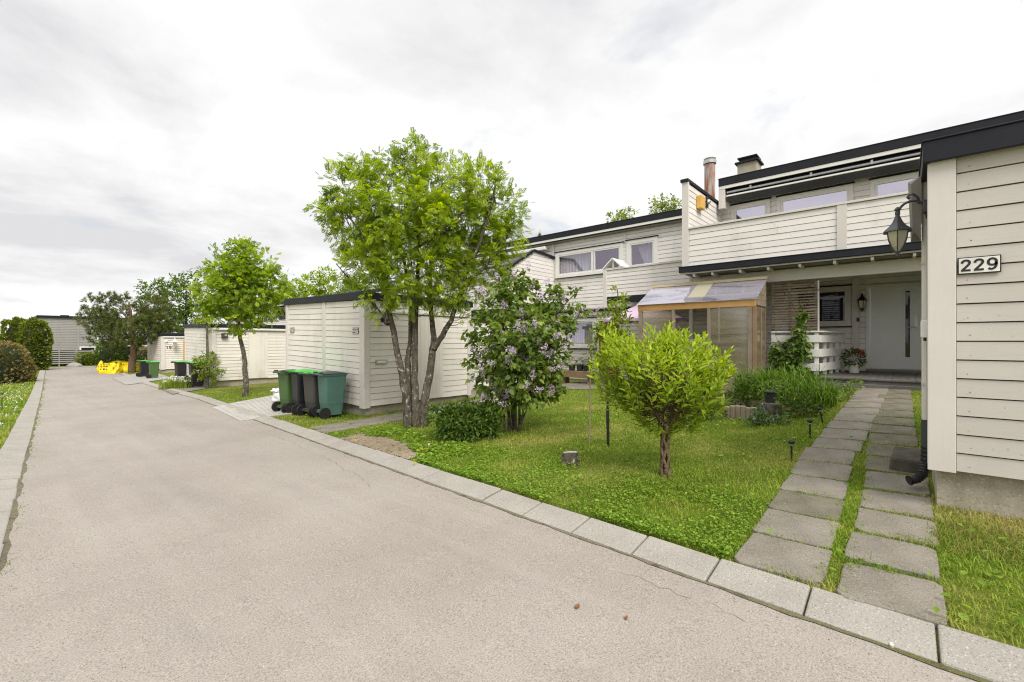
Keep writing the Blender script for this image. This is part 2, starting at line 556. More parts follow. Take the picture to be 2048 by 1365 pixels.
class MB:
    def __init__(s):
        s.v, s.f, s.mi, s.cur = [], [], [], 0

    def face(s, pts):
        n = len(s.v)
        s.v += [tuple(p) for p in pts]
        s.f.append(tuple(range(n, n + len(pts)))); s.mi.append(s.cur)
        return s

    def hexa(s, p):                       # 4 bottom (ccw from above), 4 top
        n = len(s.v)
        s.v += [tuple(q) for q in p]
        for q in ((3, 2, 1, 0), (4, 5, 6, 7), (0, 1, 5, 4), (1, 2, 6, 5), (2, 3, 7, 6), (3, 0, 4, 7)):
            s.f.append(tuple(n + i for i in q)); s.mi.append(s.cur)
        return s

    def box(s, x0, x1, y0, y1, z0, z1):
        x0, x1 = min(x0, x1), max(x0, x1); y0, y1 = min(y0, y1), max(y0, y1); z0, z1 = min(z0, z1), max(z0, z1)
        return s.hexa([(x0, y0, z0), (x1, y0, z0), (x1, y1, z0), (x0, y1, z0), (x0, y0, z1), (x1, y0, z1), (x1, y1, z1), (x0, y1, z1)])

    def bar(s, p, q, wd, ht, up=(0, 0, 1)):
        p, q = Vector(p), Vector(q)
        d = (q - p).normalized(); u = Vector(up)
        sd_ = d.cross(u)
        if sd_.length < 1e-4: sd_ = d.cross(Vector((1, 0, 0)))
        sd_.normalize(); u = sd_.cross(d).normalized()
        a, c = sd_ * wd / 2, u * ht / 2
        return s.hexa([p - a - c, p + a - c, q + a - c, q - a - c, p - a + c, p + a + c, q + a + c, q - a + c])

    def tube(s, pts, rad, n=8, cap=True):
        pts = [Vector(p) for p in pts]
        rad = rad if isinstance(rad, (list, tuple)) else [rad] * len(pts)
        base = len(s.v); ref = Vector((0.31, .17, .93))
        for i, p in enumerate(pts):
            d = (pts[min(i + 1, len(pts) - 1)] - pts[max(i - 1, 0)])
            d = d.normalized() if d.length > 1e-9 else Vector((0, 0, 1))
            if abs(d.dot(ref)) > .97: ref = Vector((1, 0, .1))
            a = d.cross(ref).normalized(); c = a.cross(d)
            for k in range(n):
                th = 2 * math.pi * k / n
                s.v.append(tuple(p + (a * math.cos(th) + c * math.sin(th)) * rad[i]))
        for i in range(len(pts) - 1):
            for k in range(n):
                k2 = (k + 1) % n
                s.f.append((base + i * n + k, base + i * n + k2, base + (i + 1) * n + k2, base + (i + 1) * n + k)); s.mi.append(s.cur)
        if cap:
            s.f.append(tuple(base + k for k in range(n))[::-1]); s.mi.append(s.cur)
            e0 = base + (len(pts) - 1) * n
            s.f.append(tuple(e0 + k for k in range(n))); s.mi.append(s.cur)
        return s

    def lathe(s, c, prof, n=16, axis='z'):
        c = Vector(c); base = len(s.v)
        for (r, h) in prof:
            for k in range(n):
                th = 2 * math.pi * k / n
                x, y = r * math.cos(th), r * math.sin(th)
                s.v.append(tuple(c + (Vector((x, y, h)) if axis == 'z' else Vector((x, h, y)) if axis == 'y' else Vector((h, x, y)))))
        for i in range(len(prof) - 1):
            for k in range(n):
                k2 = (k + 1) % n
                s.f.append((base + i * n + k, base + i * n + k2, base + (i + 1) * n + k2, base + (i + 1) * n + k)); s.mi.append(s.cur)
        s.f.append(tuple(base + k for k in range(n))[::-1]); s.mi.append(s.cur)
        e0 = base + (len(prof) - 1) * n
        s.f.append(tuple(e0 + k for k in range(n))); s.mi.append(s.cur)
        return s

    def prism(s, poly, off):
        off = Vector(off); n = len(poly); base = len(s.v)
        s.v += [tuple(p) for p in poly] + [tuple(Vector(p) + off) for p in poly]
        s.f.append(tuple(range(base, base + n))[::-1]); s.mi.append(s.cur)
        s.f.append(tuple(range(base + n, base + 2 * n))); s.mi.append(s.cur)
        for i in range(n):
            j = (i + 1) % n
            s.f.append((base + i, base + j, base + n + j, base + n + i)); s.mi.append(s.cur)
        return s

    def build(s, name, mats, parent=None, local=False, smooth=False, bevel=0.0, label=None, loc=None):
        org = Vector((0, 0, 0))
        if parent is not None and not local:
            org = ORG.get(parent.name, org)
        if loc is not None:
            org = Vector(loc)
        me = bpy.data.meshes.new(name)
        vv = [(a - org[0], b - org[1], c - org[2]) for a, b, c in s.v]
        me.from_pydata(vv, [], s.f)
        mats = mats if isinstance(mats, (list, tuple)) else [mats]
        for mm in mats:
            me.materials.append(M[mm] if isinstance(mm, str) else mm)
        if len(mats) > 1:
            me.polygons.foreach_set('material_index', s.mi)
        bm = bmesh.new(); bm.from_mesh(me)
        bmesh.ops.recalc_face_normals(bm, faces=bm.faces)
        bm.to_mesh(me); bm.free()
        if smooth:
            me.polygons.foreach_set('use_smooth', [True] * len(me.polygons))
        me.update()
        o = bpy.data.objects.new(name, me)
        link(o, parent)
        if parent is None and loc is not None:
            o.location = loc
        ORG[o.name] = org if not local else Vector((0, 0, 0))
        if bevel:
            bv = o.modifiers.new('bevel', 'BEVEL'); bv.width = bevel; bv.segments = 2; bv.limit_method = 'ANGLE'; bv.angle_limit = R(40)
        if label: o['label'] = label
        return o


def npmesh(name, V, Q, mat, parent=None, rnd=None, org=None):
    V = np.asarray(V, np.float32); Q = np.asarray(Q, np.int32)
    if parent is not None and org is None:
        org = ORG.get(parent.name)
    if org is not None:
        V = V - np.array(org, np.float32)[None]
    me = bpy.data.meshes.new(name)
    me.vertices.add(len(V)); me.vertices.foreach_set('co', V.ravel())
    k = Q.shape[1]
    me.loops.add(Q.size); me.loops.foreach_set('vertex_index', Q.ravel())
    me.polygons.add(len(Q)); me.polygons.foreach_set('loop_start', np.arange(0, Q.size, k, dtype=np.int32))
    me.update(calc_edges=True)
    me.materials.append(M[mat])
    if rnd is not None:
        at_ = me.attributes.new('rnd', 'FLOAT', 'POINT')
        at_.data.foreach_set('value', np.asarray(rnd, np.float32))
    o = bpy.data.objects.new(name, me)
    link(o, parent)
    if parent is None and org is not None:
        o.location = org
    ORG[o.name] = Vector(org) if org is not None else Vector((0, 0, 0))
    return o


def copy_tree(o, parent=None):
    c = o.copy(); C.objects.link(c)
    if parent is not None: c.parent = parent
    for ch in list(o.children):
        copy_tree(ch, c)
    return c


DIGITS = {
    '1': [[(.10, .76), (.24, .85), (.35, .98)], [(.345, .90), (.345, .0)]],
    '2': [[(.05, .72), (.08, .86), (.18, .95), (.30, .98), (.43, .95), (.52, .86), (.54, .74), (.49, .61), (.36, .44), (.20, .26), (.07, .10)], [(.0, .08), (.60, .08)]],
    '5': [[(.07, .92), (.56, .92)], [(.13, .90), (.10, .50)], [(.10, .53), (.24, .62), (.40, .60), (.52, .48), (.55, .32), (.48, .16), (.34, .07), (.18, .08), (.05, .20)]],
    '7': [[(.0, .92), (.60, .92)], [(.53, .88), (.42, .62), (.32, .34), (.26, .0)]],
    '9': [[(.545, .66), (.53, .54), (.44, .45), (.30, .42), (.16, .45), (.07, .55), (.05, .69), (.08, .84), (.17, .94), (.30, .98), (.43, .94), (.52, .84), (.545, .70), (.545, .50), (.52, .32), (.44, .16), (.32, .07), (.18, .07), (.07, .16)]],
}


def text_mesh(name, s, size, mat, parent, p, xdir, nrm, bold=.15, depth_=.003):
    """painted numerals: stroked digits centred at p, running along xdir, facing nrm"""
    x = Vector(xdir).normalized(); n = Vector(nrm).normalized(); y = n.cross(x)
    adv = .82; tot = adv * (len(s) - 1) + .6
    mb = MB(); lay = 0
    for k, ch in enumerate(s):
        for st_ in DIGITS[ch]:
            P2 = [Vector((a_ - tot / 2 + k * adv, b_ - .5)) for a_, b_ in st_]
            Lf, Rt = [], []
            for i, q in enumerate(P2):
                d0 = (q - P2[i - 1]).normalized() if i else (P2[1] - q).normalized()
                d1 = (P2[i + 1] - q).normalized() if i < len(P2) - 1 else d0
                t_ = (d0 + d1).normalized(); m_ = Vector((-t_.y, t_.x)) * (bold / 2) / max(.6, t_.dot(d0))
                Lf.append(q + m_); Rt.append(q - m_)
            o = .0004 * (lay % 4); lay += 1
            W = lambda q, z_: Vector(p) + x * q.x * size + y * q.y * size + n * z_
            for i in range(len(P2) - 1):
                mb.hexa([W(Lf[i], 0), W(Rt[i], 0), W(Rt[i + 1], 0), W(Lf[i + 1], 0), W(Lf[i], depth_ + o), W(Rt[i], depth_ + o), W(Rt[i + 1], depth_ + o), W(Lf[i + 1], depth_ + o)])
    return mb.build(name, mat, parent)


def clad(mb, p0, p1, z0, z1, pitch, nrm, openings=(), tilt=0.0, gap=.009, th=.022, back=True, topfn=None, nails=0):
    """lap boards from p0 to p1 (xy), material 0 boards, 1 dark backing, 2 nails"""
    p0 = Vector((p0[0], p0[1], 0)); p1 = Vector((p1[0], p1[1], 0))
    L = (p1 - p0).length; d = (p1 - p0) / L; n = Vector((nrm[0], nrm[1], 0)).normalized()

    def P(s_, z, o):
        q = p0 + d * s_ + n * o
        return (q.x, q.y, z + tilt * s_)
    nb = max(1, round((z1 - z0) / pitch)); pt = (z1 - z0) / nb
    zt_all = z1 if topfn is None else max(topfn(x * L / 20) for x in range(21))
    if topfn is not None:
        nb = math.ceil((zt_all - z0) / pt)
    for i in range(nb):
        a, c = z0 + i * pt, z0 + (i + 1) * pt - gap
        cuts = sorted({a, c, *[z for o in openings for z in (o[2], o[3]) if a + .004 < z < c - .004]})
        for zb, zt in zip(cuts[:-1], cuts[1:]):
            segs = [(0.0, L)]
            zm = (zb + zt) / 2
            if topfn is not None:
                ok = [x * L / 60 for x in range(61) if topfn(x * L / 60) >= zm]
                if not ok: continue
                segs = [(ok[0], ok[-1])]
            for (s0, s1, q0, q1) in openings:
                if q0 < zm < q1:
                    new = []
                    for (u0, u1) in segs:
                        if s1 <= u0 or s0 >= u1: new.append((u0, u1)); continue
                        if s0 > u0: new.append((u0, s0))
                        if s1 < u1: new.append((s1, u1))
                    segs = new
            cut_ = []
            for (u0, u1) in segs:
                while u1 - u0 > 2.6 and topfn is None:
                    k_ = u0 + random.uniform(1.2, 2.4); cut_.append((u0, k_ - .0015)); u0 = k_ + .0015
                cut_.append((u0, u1))
            for (u0, u1) in cut_:
                if u1 - u0 < .01: continue
                mb.cur = 0
                j = random.uniform(-.0015, .0015)
                fb, ft = th + .004 + j, th - .004 + j
                mb.hexa([P(u0, zb, fb), P(u1, zb, fb), P(u1, zb, .001), P(u0, zb, .001), P(u0, zt, ft), P(u1, zt, ft), P(u1, zt, .001), P(u0, zt, .001)])
                if back:
                    mb.cur = 1
                    zt2 = zt + (gap if abs(zt - c) < 1e-6 else 0)
                    mb.hexa([P(u0, zb, 0), P(u1, zb, 0), P(u1, zb, -.1), P(u0, zb, -.1), P(u0, zt2, 0), P(u1, zt2, 0), P(u1, zt2, -.1), P(u0, zt2, -.1)])
                if nails:
                    mb.cur = 2
                    for sx in [u0 + .07 + k * .6 for k in range(nails)]:
                        if sx < u1:
                            for zz in (zb + .035,):
                                q = Vector(P(sx + random.uniform(-.012, .012), zz + random.uniform(-.008, .012), th + .0045))
                                r = random.uniform(.003, .0055)
                                mb.face([q + d * (r * math.cos(k * 1.05)) + Vector((0, 0, r * .8 * math.sin(k * 1.05))) for k in range(6)])
    mb.cur = 0


# leaf templates (x along the leaf, z up)
def tmpl_simple(wd=.25, droop=.15, fold=.06):
    V = [(0, 0, 0), (.35, -wd, fold), (.72, -wd * .72, fold - droop * .4), (1, 0, -droop), (.72, wd * .72, fold - droop * .4), (.35, wd, fold)]
    return np.array(V), np.array([(0, 1, 2, 3), (0, 3, 4, 5)])


def tmpl_heart():
    V = [(0, 0, 0), (.12, -.36, .05), (.55, -.30, .0), (1, 0, -.18), (.55, .30, 0), (.12, .36, .05)]
    return np.array(V), np.array([(0, 1, 2, 3), (0, 3, 4, 5)])


def tmpl_quad(wd=.3, droop=.1):
    return np.array([(0, 0, 0), (.5, -wd, .05), (1, 0, -droop), (.5, wd, .05)]), np.array([(0, 1, 2, 3)])


def tmpl_pinnate(pairs=6, ll=.34, lw=.085):
    V, Q = [], []

    def add(pts):
        n = len(V); V.extend(pts); Q.append((n, n + 1, n + 2, n + 3))
    add([(0, -.008, 0), (0, .008, 0), (.85, .006, -.12), (.85, -.006, -.12)])
    for i in range(pairs):
        x = .22 + .6 * i / (pairs - 1); zz = -.14 * x * x
        k = ll * (1 - .25 * abs(i - pairs * .45) / pairs)
        for sgn in (-1, 1):
            dx, dy = .38 * k, sgn * .92 * k
            add([(x, 0, zz), (x + dx * .5 + lw * .9, dy * .5 - sgn * lw * .35, zz + .01), (x + dx, dy, zz - .06), (x + dx * .5 - lw * .9, dy * .5 + sgn * lw * .35, zz + .01)])
    add([(.84, 0, -.12), (.95, -lw, -.13), (1.12, 0, -.2), (.95, lw, -.13)])
    return np.array(V), np.array(Q)


def tmpl_tuft(n=9, spread=.75, wd=.035, seed=1):
    r = np.random.default_rng(seed); V, Q = [], []
    for i in range(n):
        th = r.uniform(0, 2 * math.pi); ph = r.uniform(.1, spread)
        d = np.array([math.cos(ph), math.sin(ph) * math.cos(th), math.sin(ph) * math.sin(th)])
        s_ = np.cross(d, r.normal(size=3)); s_ /= np.linalg.norm(s_)
        l = r.uniform(.7, 1.0); k = len(V)
        V += [tuple(-s_ * wd), tuple(s_ * wd), tuple(d * l + s_ * wd * .4), tuple(d * l - s_ * wd * .4)]
        Q.append((k, k + 1, k + 2, k + 3))
    return np.array(V), np.array(Q)


def tmpl_spray(seed=2, n=7, wd=.13):
    r = np.random.default_rng(seed); V, Q = [], []
    for i in range(n):
        y = r.uniform(-.5, .5); z = r.uniform(-.25, .25); l = r.uniform(.55, 1); k = len(V)
        V += [(0, y * .2, 0), (l * .55, y * .7 - wd, z * .6), (l, y, z), (l * .5, y * .7 + wd, z * .6)]
        Q.append((k, k + 1, k + 2, k + 3))
    return np.array(V), np.array(Q)


def place(P, D, S, tm, roll=.5, flat=.0):
    """instance template tm on points P along directions D with sizes S -> verts, quads, per-leaf index"""
    T, Q = tm
    P = np.asarray(P, float); D = np.asarray(D, float); N = len(P)
    D = D / (np.linalg.norm(D, axis=1, keepdims=True) + 1e-9)
    up = np.zeros((N, 3)); up[:, 2] = 1
    up += rng.normal(size=(N, 3)) * roll
    Y = np.cross(up, D); Y /= (np.linalg.norm(Y, axis=1, keepdims=True) + 1e-9)
    Z = np.cross(D, Y)
    S = np.asarray(S, float).reshape(N, 1, 1)
    V = P[:, None, :] + S * (T[None, :, 0:1] * D[:, None, :] + T[None, :, 1:2] * Y[:, None, :] + T[None, :, 2:3] * Z[:, None, :])
    k = len(T)
    QQ = (Q[None] + (np.arange(N) * k)[:, None, None]).reshape(-1, Q.shape[1])
    return V.reshape(-1, 3), QQ, k


def rdir(n):
    d = rng.normal(size=(n, 3)); return d / np.linalg.norm(d, axis=1, keepdims=True)


def lobes_px(lst, d0, dz=1.0, spread=.8):
    """crown lobes read off the photograph: (u, v, radius in px[, depth offset in m]) -> (centre, radius)"""
    out_ = []
    for q in lst:
        off = q[3] if len(q) > 3 else 0.0
        c = at(q[0], q[1], d0 + off)
        out_.append((np.array(c), q[2] * (d0 + off) / F))
    return out_


def sample_lobes(lobes, n, shell=.55):
    wts = np.array([r ** 2.3 for _, r in lobes]); wts /= wts.sum()
    idx = rng.choice(len(lobes), n, p=wts)
    d = rdir(n)
    rr = np.where(rng.random(n) < shell, rng.uniform(.78, 1.0, n), rng.random(n) ** (1 / 3.))
    cs = np.array([lobes[i][0] for i in idx]); rs = np.array([lobes[i][1] for i in idx])
    P = cs + d * (rr * rs)[:, None] * np.array([1, 1, .92])
    return P, d, idx


def skeleton(mb, stems):
    nodes = []
    for pts, r0, r1 in stems:
        n = len(pts)
        rad = [r0 + (r1 - r0) * i / (n - 1) for i in range(n)]
        # densify with slight wobble
        P = [Vector(p) for p in pts]; out_p, out_r = [], []
        for i in range(n - 1):
            for k in range(4):
                f = k / 4
                q = P[i].lerp(P[i + 1], f)
                if 0 < i or k:
                    q = q + Vector(rng.normal(size=3)) * rad[i] * .12
                out_p.append(q); out_r.append(rad[i] * (1 - f) + rad[i + 1] * f)
        out_p.append(P[-1]); out_r.append(rad[-1])
        mb.tube(out_p, out_r, 9)
        nodes += [(np.array(q), r) for q, r in zip(out_p, out_r)]
    return nodes


def tree(name, label, cat, base, stems, lobes, ntw, lpt, tm, size, leaf, bark, droop=.2, twl=.25, shell=.55, outward=.8, branch=.5, minz=None, group=None, roll=.45, crownname='crown', trunkname='trunk', extra=None, brad=.012, light_top=.25, keep=None):
    """one plant: trunk mesh (stems, limbs, twigs) and crown mesh (leaves)"""
    T_ = thing(name, label, cat, base, group=group)
    mb = MB(); mb.cur = 0
    nodes = skeleton(mb, stems)
    NP = np.array([q for q, r in nodes]); NR = np.array([r for q, r in nodes])
    P, d, idx = sample_lobes(lobes, ntw, shell)
    if keep is not None:
        k = keep(P); P, d, idx = P[k], d[k], idx[k]
    if minz is not None:
        k = P[:, 2] > minz; P, d, idx = P[k], d[k], idx[k]
    nb = int(len(P) * branch)
    cand = NP[:, 2][None, :] < (P[:nb, 2][:, None] - .05)
    D2 = ((P[:nb, None, :] - NP[None]) ** 2).sum(2) + np.where(cand, 0, 50)
    near = D2.argmin(1)
    for i in range(nb):
        a = Vector(NP[near[i]]); c = Vector(P[i]); L = (c - a).length
        if L < .05: continue
        mid = a.lerp(c, .5) + Vector((0, 0, -.06 * L)) + Vector(rng.normal(size=3)) * .05 * L
        r0 = min(NR[near[i]] * .55, brad * (0.6 + L * .5))
        mb.tube([a, mid, c], [r0, r0 * .6, r0 * .22], 5, cap=False)
    mb.build(trunkname, bark, T_, smooth=True)
    n = len(P)
    t_ = rng.random((n, lpt))
    dd = rdir(n * lpt).reshape(n, lpt, 3)
    tw = outward * d[:, None, :] + dd * .75
    tw[:, :, 2] -= droop
    tw[:, :, 2] += light_top * (rng.random((n, lpt)))
    Pos = P[:, None, :] + d[:, None, :] * (t_ * twl)[:, :, None] + rng.normal(size=(n, lpt, 3)) * twl * .28
    S = size * rng.uniform(.65, 1.2, (n, lpt))
    V, Q, k = place(Pos.reshape(-1, 3), tw.reshape(-1, 3), S.ravel(), tm, roll)
    rv = np.clip(np.repeat(rng.random(n), lpt) * .55 + rng.random(n * lpt) * .45, 0, 1)
    npmesh(crownname, V, Q, leaf, T_, np.repeat(rv, k))
    if extra: extra(T_, P, d)
    return T_


# ------------------------------------------------------------------ ground, road, kerbs
def road_strip(name, xa, xb, ys, off, mat, kind='structure', nx=6):
    V, Q = [], []
    for y in ys:
        for i in range(nx + 1):
            f = i / nx; x = xa(y) * (1 - f) + xb(y) * f
            V.append((x, y, float(zr(y)) + off))
    for j in range(len(ys) - 1):
        for i in range(nx):
            a = j * (nx + 1) + i
            Q.append((a, a + 1, a + nx + 2, a + nx + 1))
    o = npmesh(name, V, Q, mat); o['kind'] = kind
    return o


gx = np.unique(np.concatenate([np.arange(-60, -4, 4), np.arange(-4, 18, .25), np.arange(18, 60, 3), np.arange(60, 400, 40), [-400, -200, -100]]))
gy = np.unique(np.concatenate([np.arange(-60, -4, 4), np.arange(-4, 16, .25), np.arange(16, 62, 1.0), np.arange(62, 400, 30), [-300, -150]]))
XX, YY = np.meshgrid(gx, gy)
ZZ = gz(XX, YY)
inroad = (XX > xl(YY) - .1) & (XX < xr(YY) + .1) & (YY < 58)
ZZ = ZZ - np.where(inroad, .12, 0) - .012
lump = .012 * np.sin(XX * 2.3 + YY * 1.1) * np.sin(YY * 1.9 - XX * .7)
ZZ = ZZ + np.where(inroad, 0, lump)
V = np.stack([XX.ravel(), YY.ravel(), ZZ.ravel()], 1)
ni, nj = len(gx), len(gy)
ii, jj = np.meshgrid(np.arange(ni - 1), np.arange(nj - 1))
a = (jj * ni + ii).ravel()
go = npmesh('ground', V, np.stack([a, a + 1, a + ni + 1, a + ni], 1), 'ground'); go['kind'] = 'structure'

ys = list(np.concatenate([np.arange(-20, 20, .5), np.arange(20, 59, 1.5)]))
ys2 = list(np.concatenate([np.arange(-6, 20, .12), np.arange(20, 59, 1.0)]))
ro = road_strip('road', lambda y: xl(y) - .11, lambda y: xr(y) + .02, ys, 0.0, 'asphalt')


def ribbon(name, pts, wd, mat, off, jitter=.0, parent=None):
    V, Q = [], []
    P = [Vector(p) for p in pts]; dense = []
    for i in range(len(P) - 1):
        k = max(2, int((P[i + 1] - P[i]).length / .05))
        for j in range(k):
            q = P[i].lerp(P[i + 1], j / k); dense.append(q + Vector((rng.normal() * jitter, rng.normal() * jitter, 0)))
    dense.append(P[-1])
    for i, q in enumerate(dense):
        d = (dense[min(i + 1, len(dense) - 1)] - dense[max(0, i - 1)]); d.z = 0; d.normalize()
        s_ = Vector((-d.y, d.x, 0)) * wd * rng.uniform(.3, 1.0) / 2
        for q2 in (q - s_, q + s_):
            V.append((q2.x, q2.y, float(zr(q2.y)) + off))
    for i in range(len(dense) - 1):
        Q.append((2 * i, 2 * i + 1, 2 * i + 3, 2 * i + 2))
    return V, Q


cv, cq = [], []
for pts in ([(545, 872), (580, 884), (620, 905), (655, 918), (690, 940), (718, 952), (740, 975)], [(1240, 1146), (1290, 1163), (1340, 1185), (1380, 1199)],
            [(1405, 1205), (1450, 1222), (1490, 1245)]):
    v_, q_ = ribbon('crack', [G(*p) for p in pts], .005, 'crack', .004, .016)
    q_ = [tuple(i + len(cv) for i in f) for f in q_]
    cv += v_; cq += q_
co = npmesh('road_cracks', cv, cq, 'crack'); co['kind'] = 'structure'


def kerb(name, xf, ysgn, y0, y1, step, zf, zb):
    mb = MB(); y = y0
    while y < y1:
        L = step + random.uniform(-.02, .02); g = .004 + random.uniform(0, .005)
        a, b_ = y + g, y + L - g
        j0, j1 = random.uniform(-.008, .008), random.uniform(-.008, .008)
        jz = random.uniform(-.005, .005)
        xa, xb = float(xf(a)), float(xf(b_)); wd = .30 * ysgn
        za, zb_ = float(zr(a)), float(zr(b_))
        c = [(xa + j0, a, za + zf + jz), (xa + wd + j0, a, za + zb + jz), (xb + wd + j1, b_, zb_ + zb + jz), (xb + j1, b_, zb_ + zf + jz)]
        if ysgn < 0: c = [c[1], c[0], c[3], c[2]]
        mb.hexa([(p[0], p[1], p[2] - .16) for p in c] + c)
        y += L
    o = mb.build(name, 'kerb', bevel=.011); o['kind'] = 'structure'
    return o


kerb('kerb_right', lambda y: xr(y) + .02, 1, -6.02, 58, .545, .012, .05)
kerb('kerb_left', lambda y: xl(y) - .10, -1, -4.0, 56, .56, .012, .04)
# soil filled seam between asphalt and far kerb
so_ = road_strip('kerb_seam', lambda y: xl(y) - .12, lambda y: xl(y) - .07 + .012 * math.sin(y * 5.1) + .008 * math.sin(y * 13), ys2, .004, 'seamsoil', nx=1)

so2 = road_strip('kerb_seam', lambda y: xr(y) - .012 + .008 * math.sin(y * 9) + .006 * math.sin(y * 23), lambda y: xr(y) + .022, ys2, .005, 'seamsoil', nx=1)

EXCL = []          # ground polygons with no lawn grass


def poly_sheet(name, pts, mat, off=.004, kind='structure', n=10):
    """ground-hugging sheet over the polygon pts (4 corners)"""
    P = [Vector((p[0], p[1], 0)) for p in pts]
    V, Q = [], []
    for j in range(n + 1):
        for i in range(n + 1):
            q = P[0].lerp(P[1], i / n).lerp(P[3].lerp(P[2], i / n), j / n)
            V.append((q.x, q.y, float(gz(q.x, q.y)) + off + .012))
    for j in range(n):
        for i in range(n):
            a_ = j * (n + 1) + i; Q.append((a_, a_ + 1, a_ + n + 2, a_ + n + 1))
    o = npmesh(name, V, Q, mat); o['kind'] = kind
    return o


# ---- front path slabs
def slab(x0, x1, y0, y1, mat, label, rot=0.0, lift=.012):
    cx, cy = (x0 + x1) / 2, (y0 + y1) / 2
    mb = MB(); j = lambda: random.uniform(-.012, .012)
    tilt, tilt2 = random.uniform(-.02, .02), random.uniform(-.02, .02)
    ks = [random.uniform(.008, .05) for _ in range(4)]
    ring = []
    for k, ((xa, ya), (xb, yb)) in enumerate((((x0, y0), (x1, y0)), ((x1, y0), (x1, y1)), ((x1, y1), (x0, y1)), ((x0, y1), (x0, y0)))):
        L_ = math.hypot(xb - xa, yb - ya)
        for f in (ks[k] / L_, .3, .6, 1 - ks[(k + 1) % 4] / L_):
            xx, yy = xa + (xb - xa) * f + random.uniform(-.006, .006), ya + (yb - ya) * f + random.uniform(-.006, .006)
            ring.append((xx, yy, float(gz(cx, cy)) + (float(gz(xx, yy)) - float(gz(cx, cy))) + lift + tilt * (xx - cx) + tilt2 * (yy - cy)))
    mb.prism([(p[0], p[1], p[2] - .07) for p in ring], (0, 0, .07))
    o = mb.build('paving_slab', mat, loc=(cx, cy, float(gz(cx, cy))), bevel=.009)
    tag(o, label, 'paving slab', 'slabs of the garden paths')
    o['kind'] = 'thing'
    EXCL.append([(x0, y0), (x1, y0), (x1, y1), (x0, y1)])
    return o


ORD = ['first', 'second', 'third', 'fourth', 'fifth', 'sixth', 'seventh', 'eighth', 'ninth', 'tenth', 'eleventh', 'twelfth', 'thirteenth', 'fourteenth', 'fifteenth', 'sixteenth']
x = 3.235
for i in range(15):
    L = .56 if i < 4 else .585
    y1 = .87 + .012 * i * (1 if i < 6 else .2) - (0.02 * max(0, i - 6))
    y0 = y1 - .50
    slab(x + .012, x + L - .012, y0, y1, 'slab' if i != 2 else 'slabmoss', f'grey slab in the door path, {ORD[i]} from the kerb in the left column')
    x += L
x = 3.15
for i in range(15):
    L = .545 if i < 3 else .59
    y1 = .30 + .004 * i + (.02 if i > 5 else -.02 if 1 < i < 5 else 0)
    y0 = y1 - .47
    slab(x + .02, x + L - .03, y0, y1, 'slab' if i < 5 else 'slabmoss', f'grey slab in the door path, {ORD[i]} from the kerb in the right column')
    x += L
# ---- path to the neighbour
x = 4.03
for i in range(11):
    L = .72
    slab(x + .015, x + L - .015, 8.42, 8.82, 'slab', f'slab in the neighbour path, {ORD[i]} from the kerb in the row along the shed', lift=.014)
    slab(x - .1 + .015, x - .1 + L - .015, 7.98, 8.39, 'slabpale' if i in (3, 6, 7, 9) else 'slab', f'slab in the neighbour path, {ORD[i]} from the kerb in the row along the lawn', lift=.014)
    x += L
# ---- paved drives
dr = [G(424, 816), G(480, 843), G(618, 824), G(575, 786)]
d0 = thing('paved_drive', 'x', 'x') if False else None


def pavers(name, pts, mat, nx, ny):
    P = [Vector((p[0], p[1], 0)) for p in pts]
    mb = MB()
    for j_ in range(ny):
        off = .5 if j_ % 2 else 0
        for i_ in range(-1, nx):
            a0, a1 = max(0, (i_ + off) / nx), min(1, (i_ + 1 + off) / nx)
            if a1 - a0 < .01: continue
            b0, b1 = j_ / ny, (j_ + 1) / ny
            q = lambda s_, t__: P[0].lerp(P[1], s_).lerp(P[3].lerp(P[2], s_), t__)
            c = [q(a0 + .0015, b0 + .0015), q(a1 - .0015, b0 + .0015), q(a1 - .0015, b1 - .0015), q(a0 + .0015, b1 - .0015)]
            jz = random.uniform(-.003, .003)
            c = [(p.x, p.y, float(gz(p.x, p.y)) + .018 + jz) for p in c]
            mb.hexa([(p[0], p[1], p[2] - .06) for p in c] + c)
    o = mb.build(name, mat, bevel=.004); o['kind'] = 'structure'
    EXCL.append([(p.x, p.y) for p in P])
    return o


pavers('driveway_pavers', dr, 'paver', 9, 16)
dr2 = [G(224, 757), G(252, 771), G(345, 757), G(300, 743)]
poly_sheet('far_driveway', dr2, 'slabfar', .010); EXCL.append([(p.x, p.y) for p in dr2])
dr3 = [G(325, 781), G(345, 790), G(425, 776), G(395, 768)]
poly_sheet('middle_driveway', dr3, 'slab', .010); EXCL.append([(p.x, p.y) for p in dr3])
# ---- bare gravelly soil by the kerb
bs = [G(640, 875), G(770, 932), G(835, 912), G(765, 868)]
BC = (bs[0] + bs[1] + bs[2] + bs[3]) / 4
BU, BV = (bs[1] + bs[2] - bs[0] - bs[3]) / 4, (bs[2] + bs[3] - bs[0] - bs[1]) / 4
BU.z = BV.z = 0


def bare(x, y, grow=1.0):
    """ragged worn patch between kerb and rowan"""
    det = BU.x * BV.y - BU.y * BV.x
    p = ((x - BC.x) * BV.y - (y - BC.y) * BV.x) / det
    q_ = (BU.x * (y - BC.y) - BU.y * (x - BC.x)) / det
    r = np.sqrt(p ** 2 + q_ ** 2) + .14 * np.sin(x * 6.1 + y * 3.7) + .10 * np.sin(x * 11 - y * 9.3) + .06 * np.sin(y * 23 + x * 17)
    return (r < 1.15 * grow) & (x > xr(y) + .335)


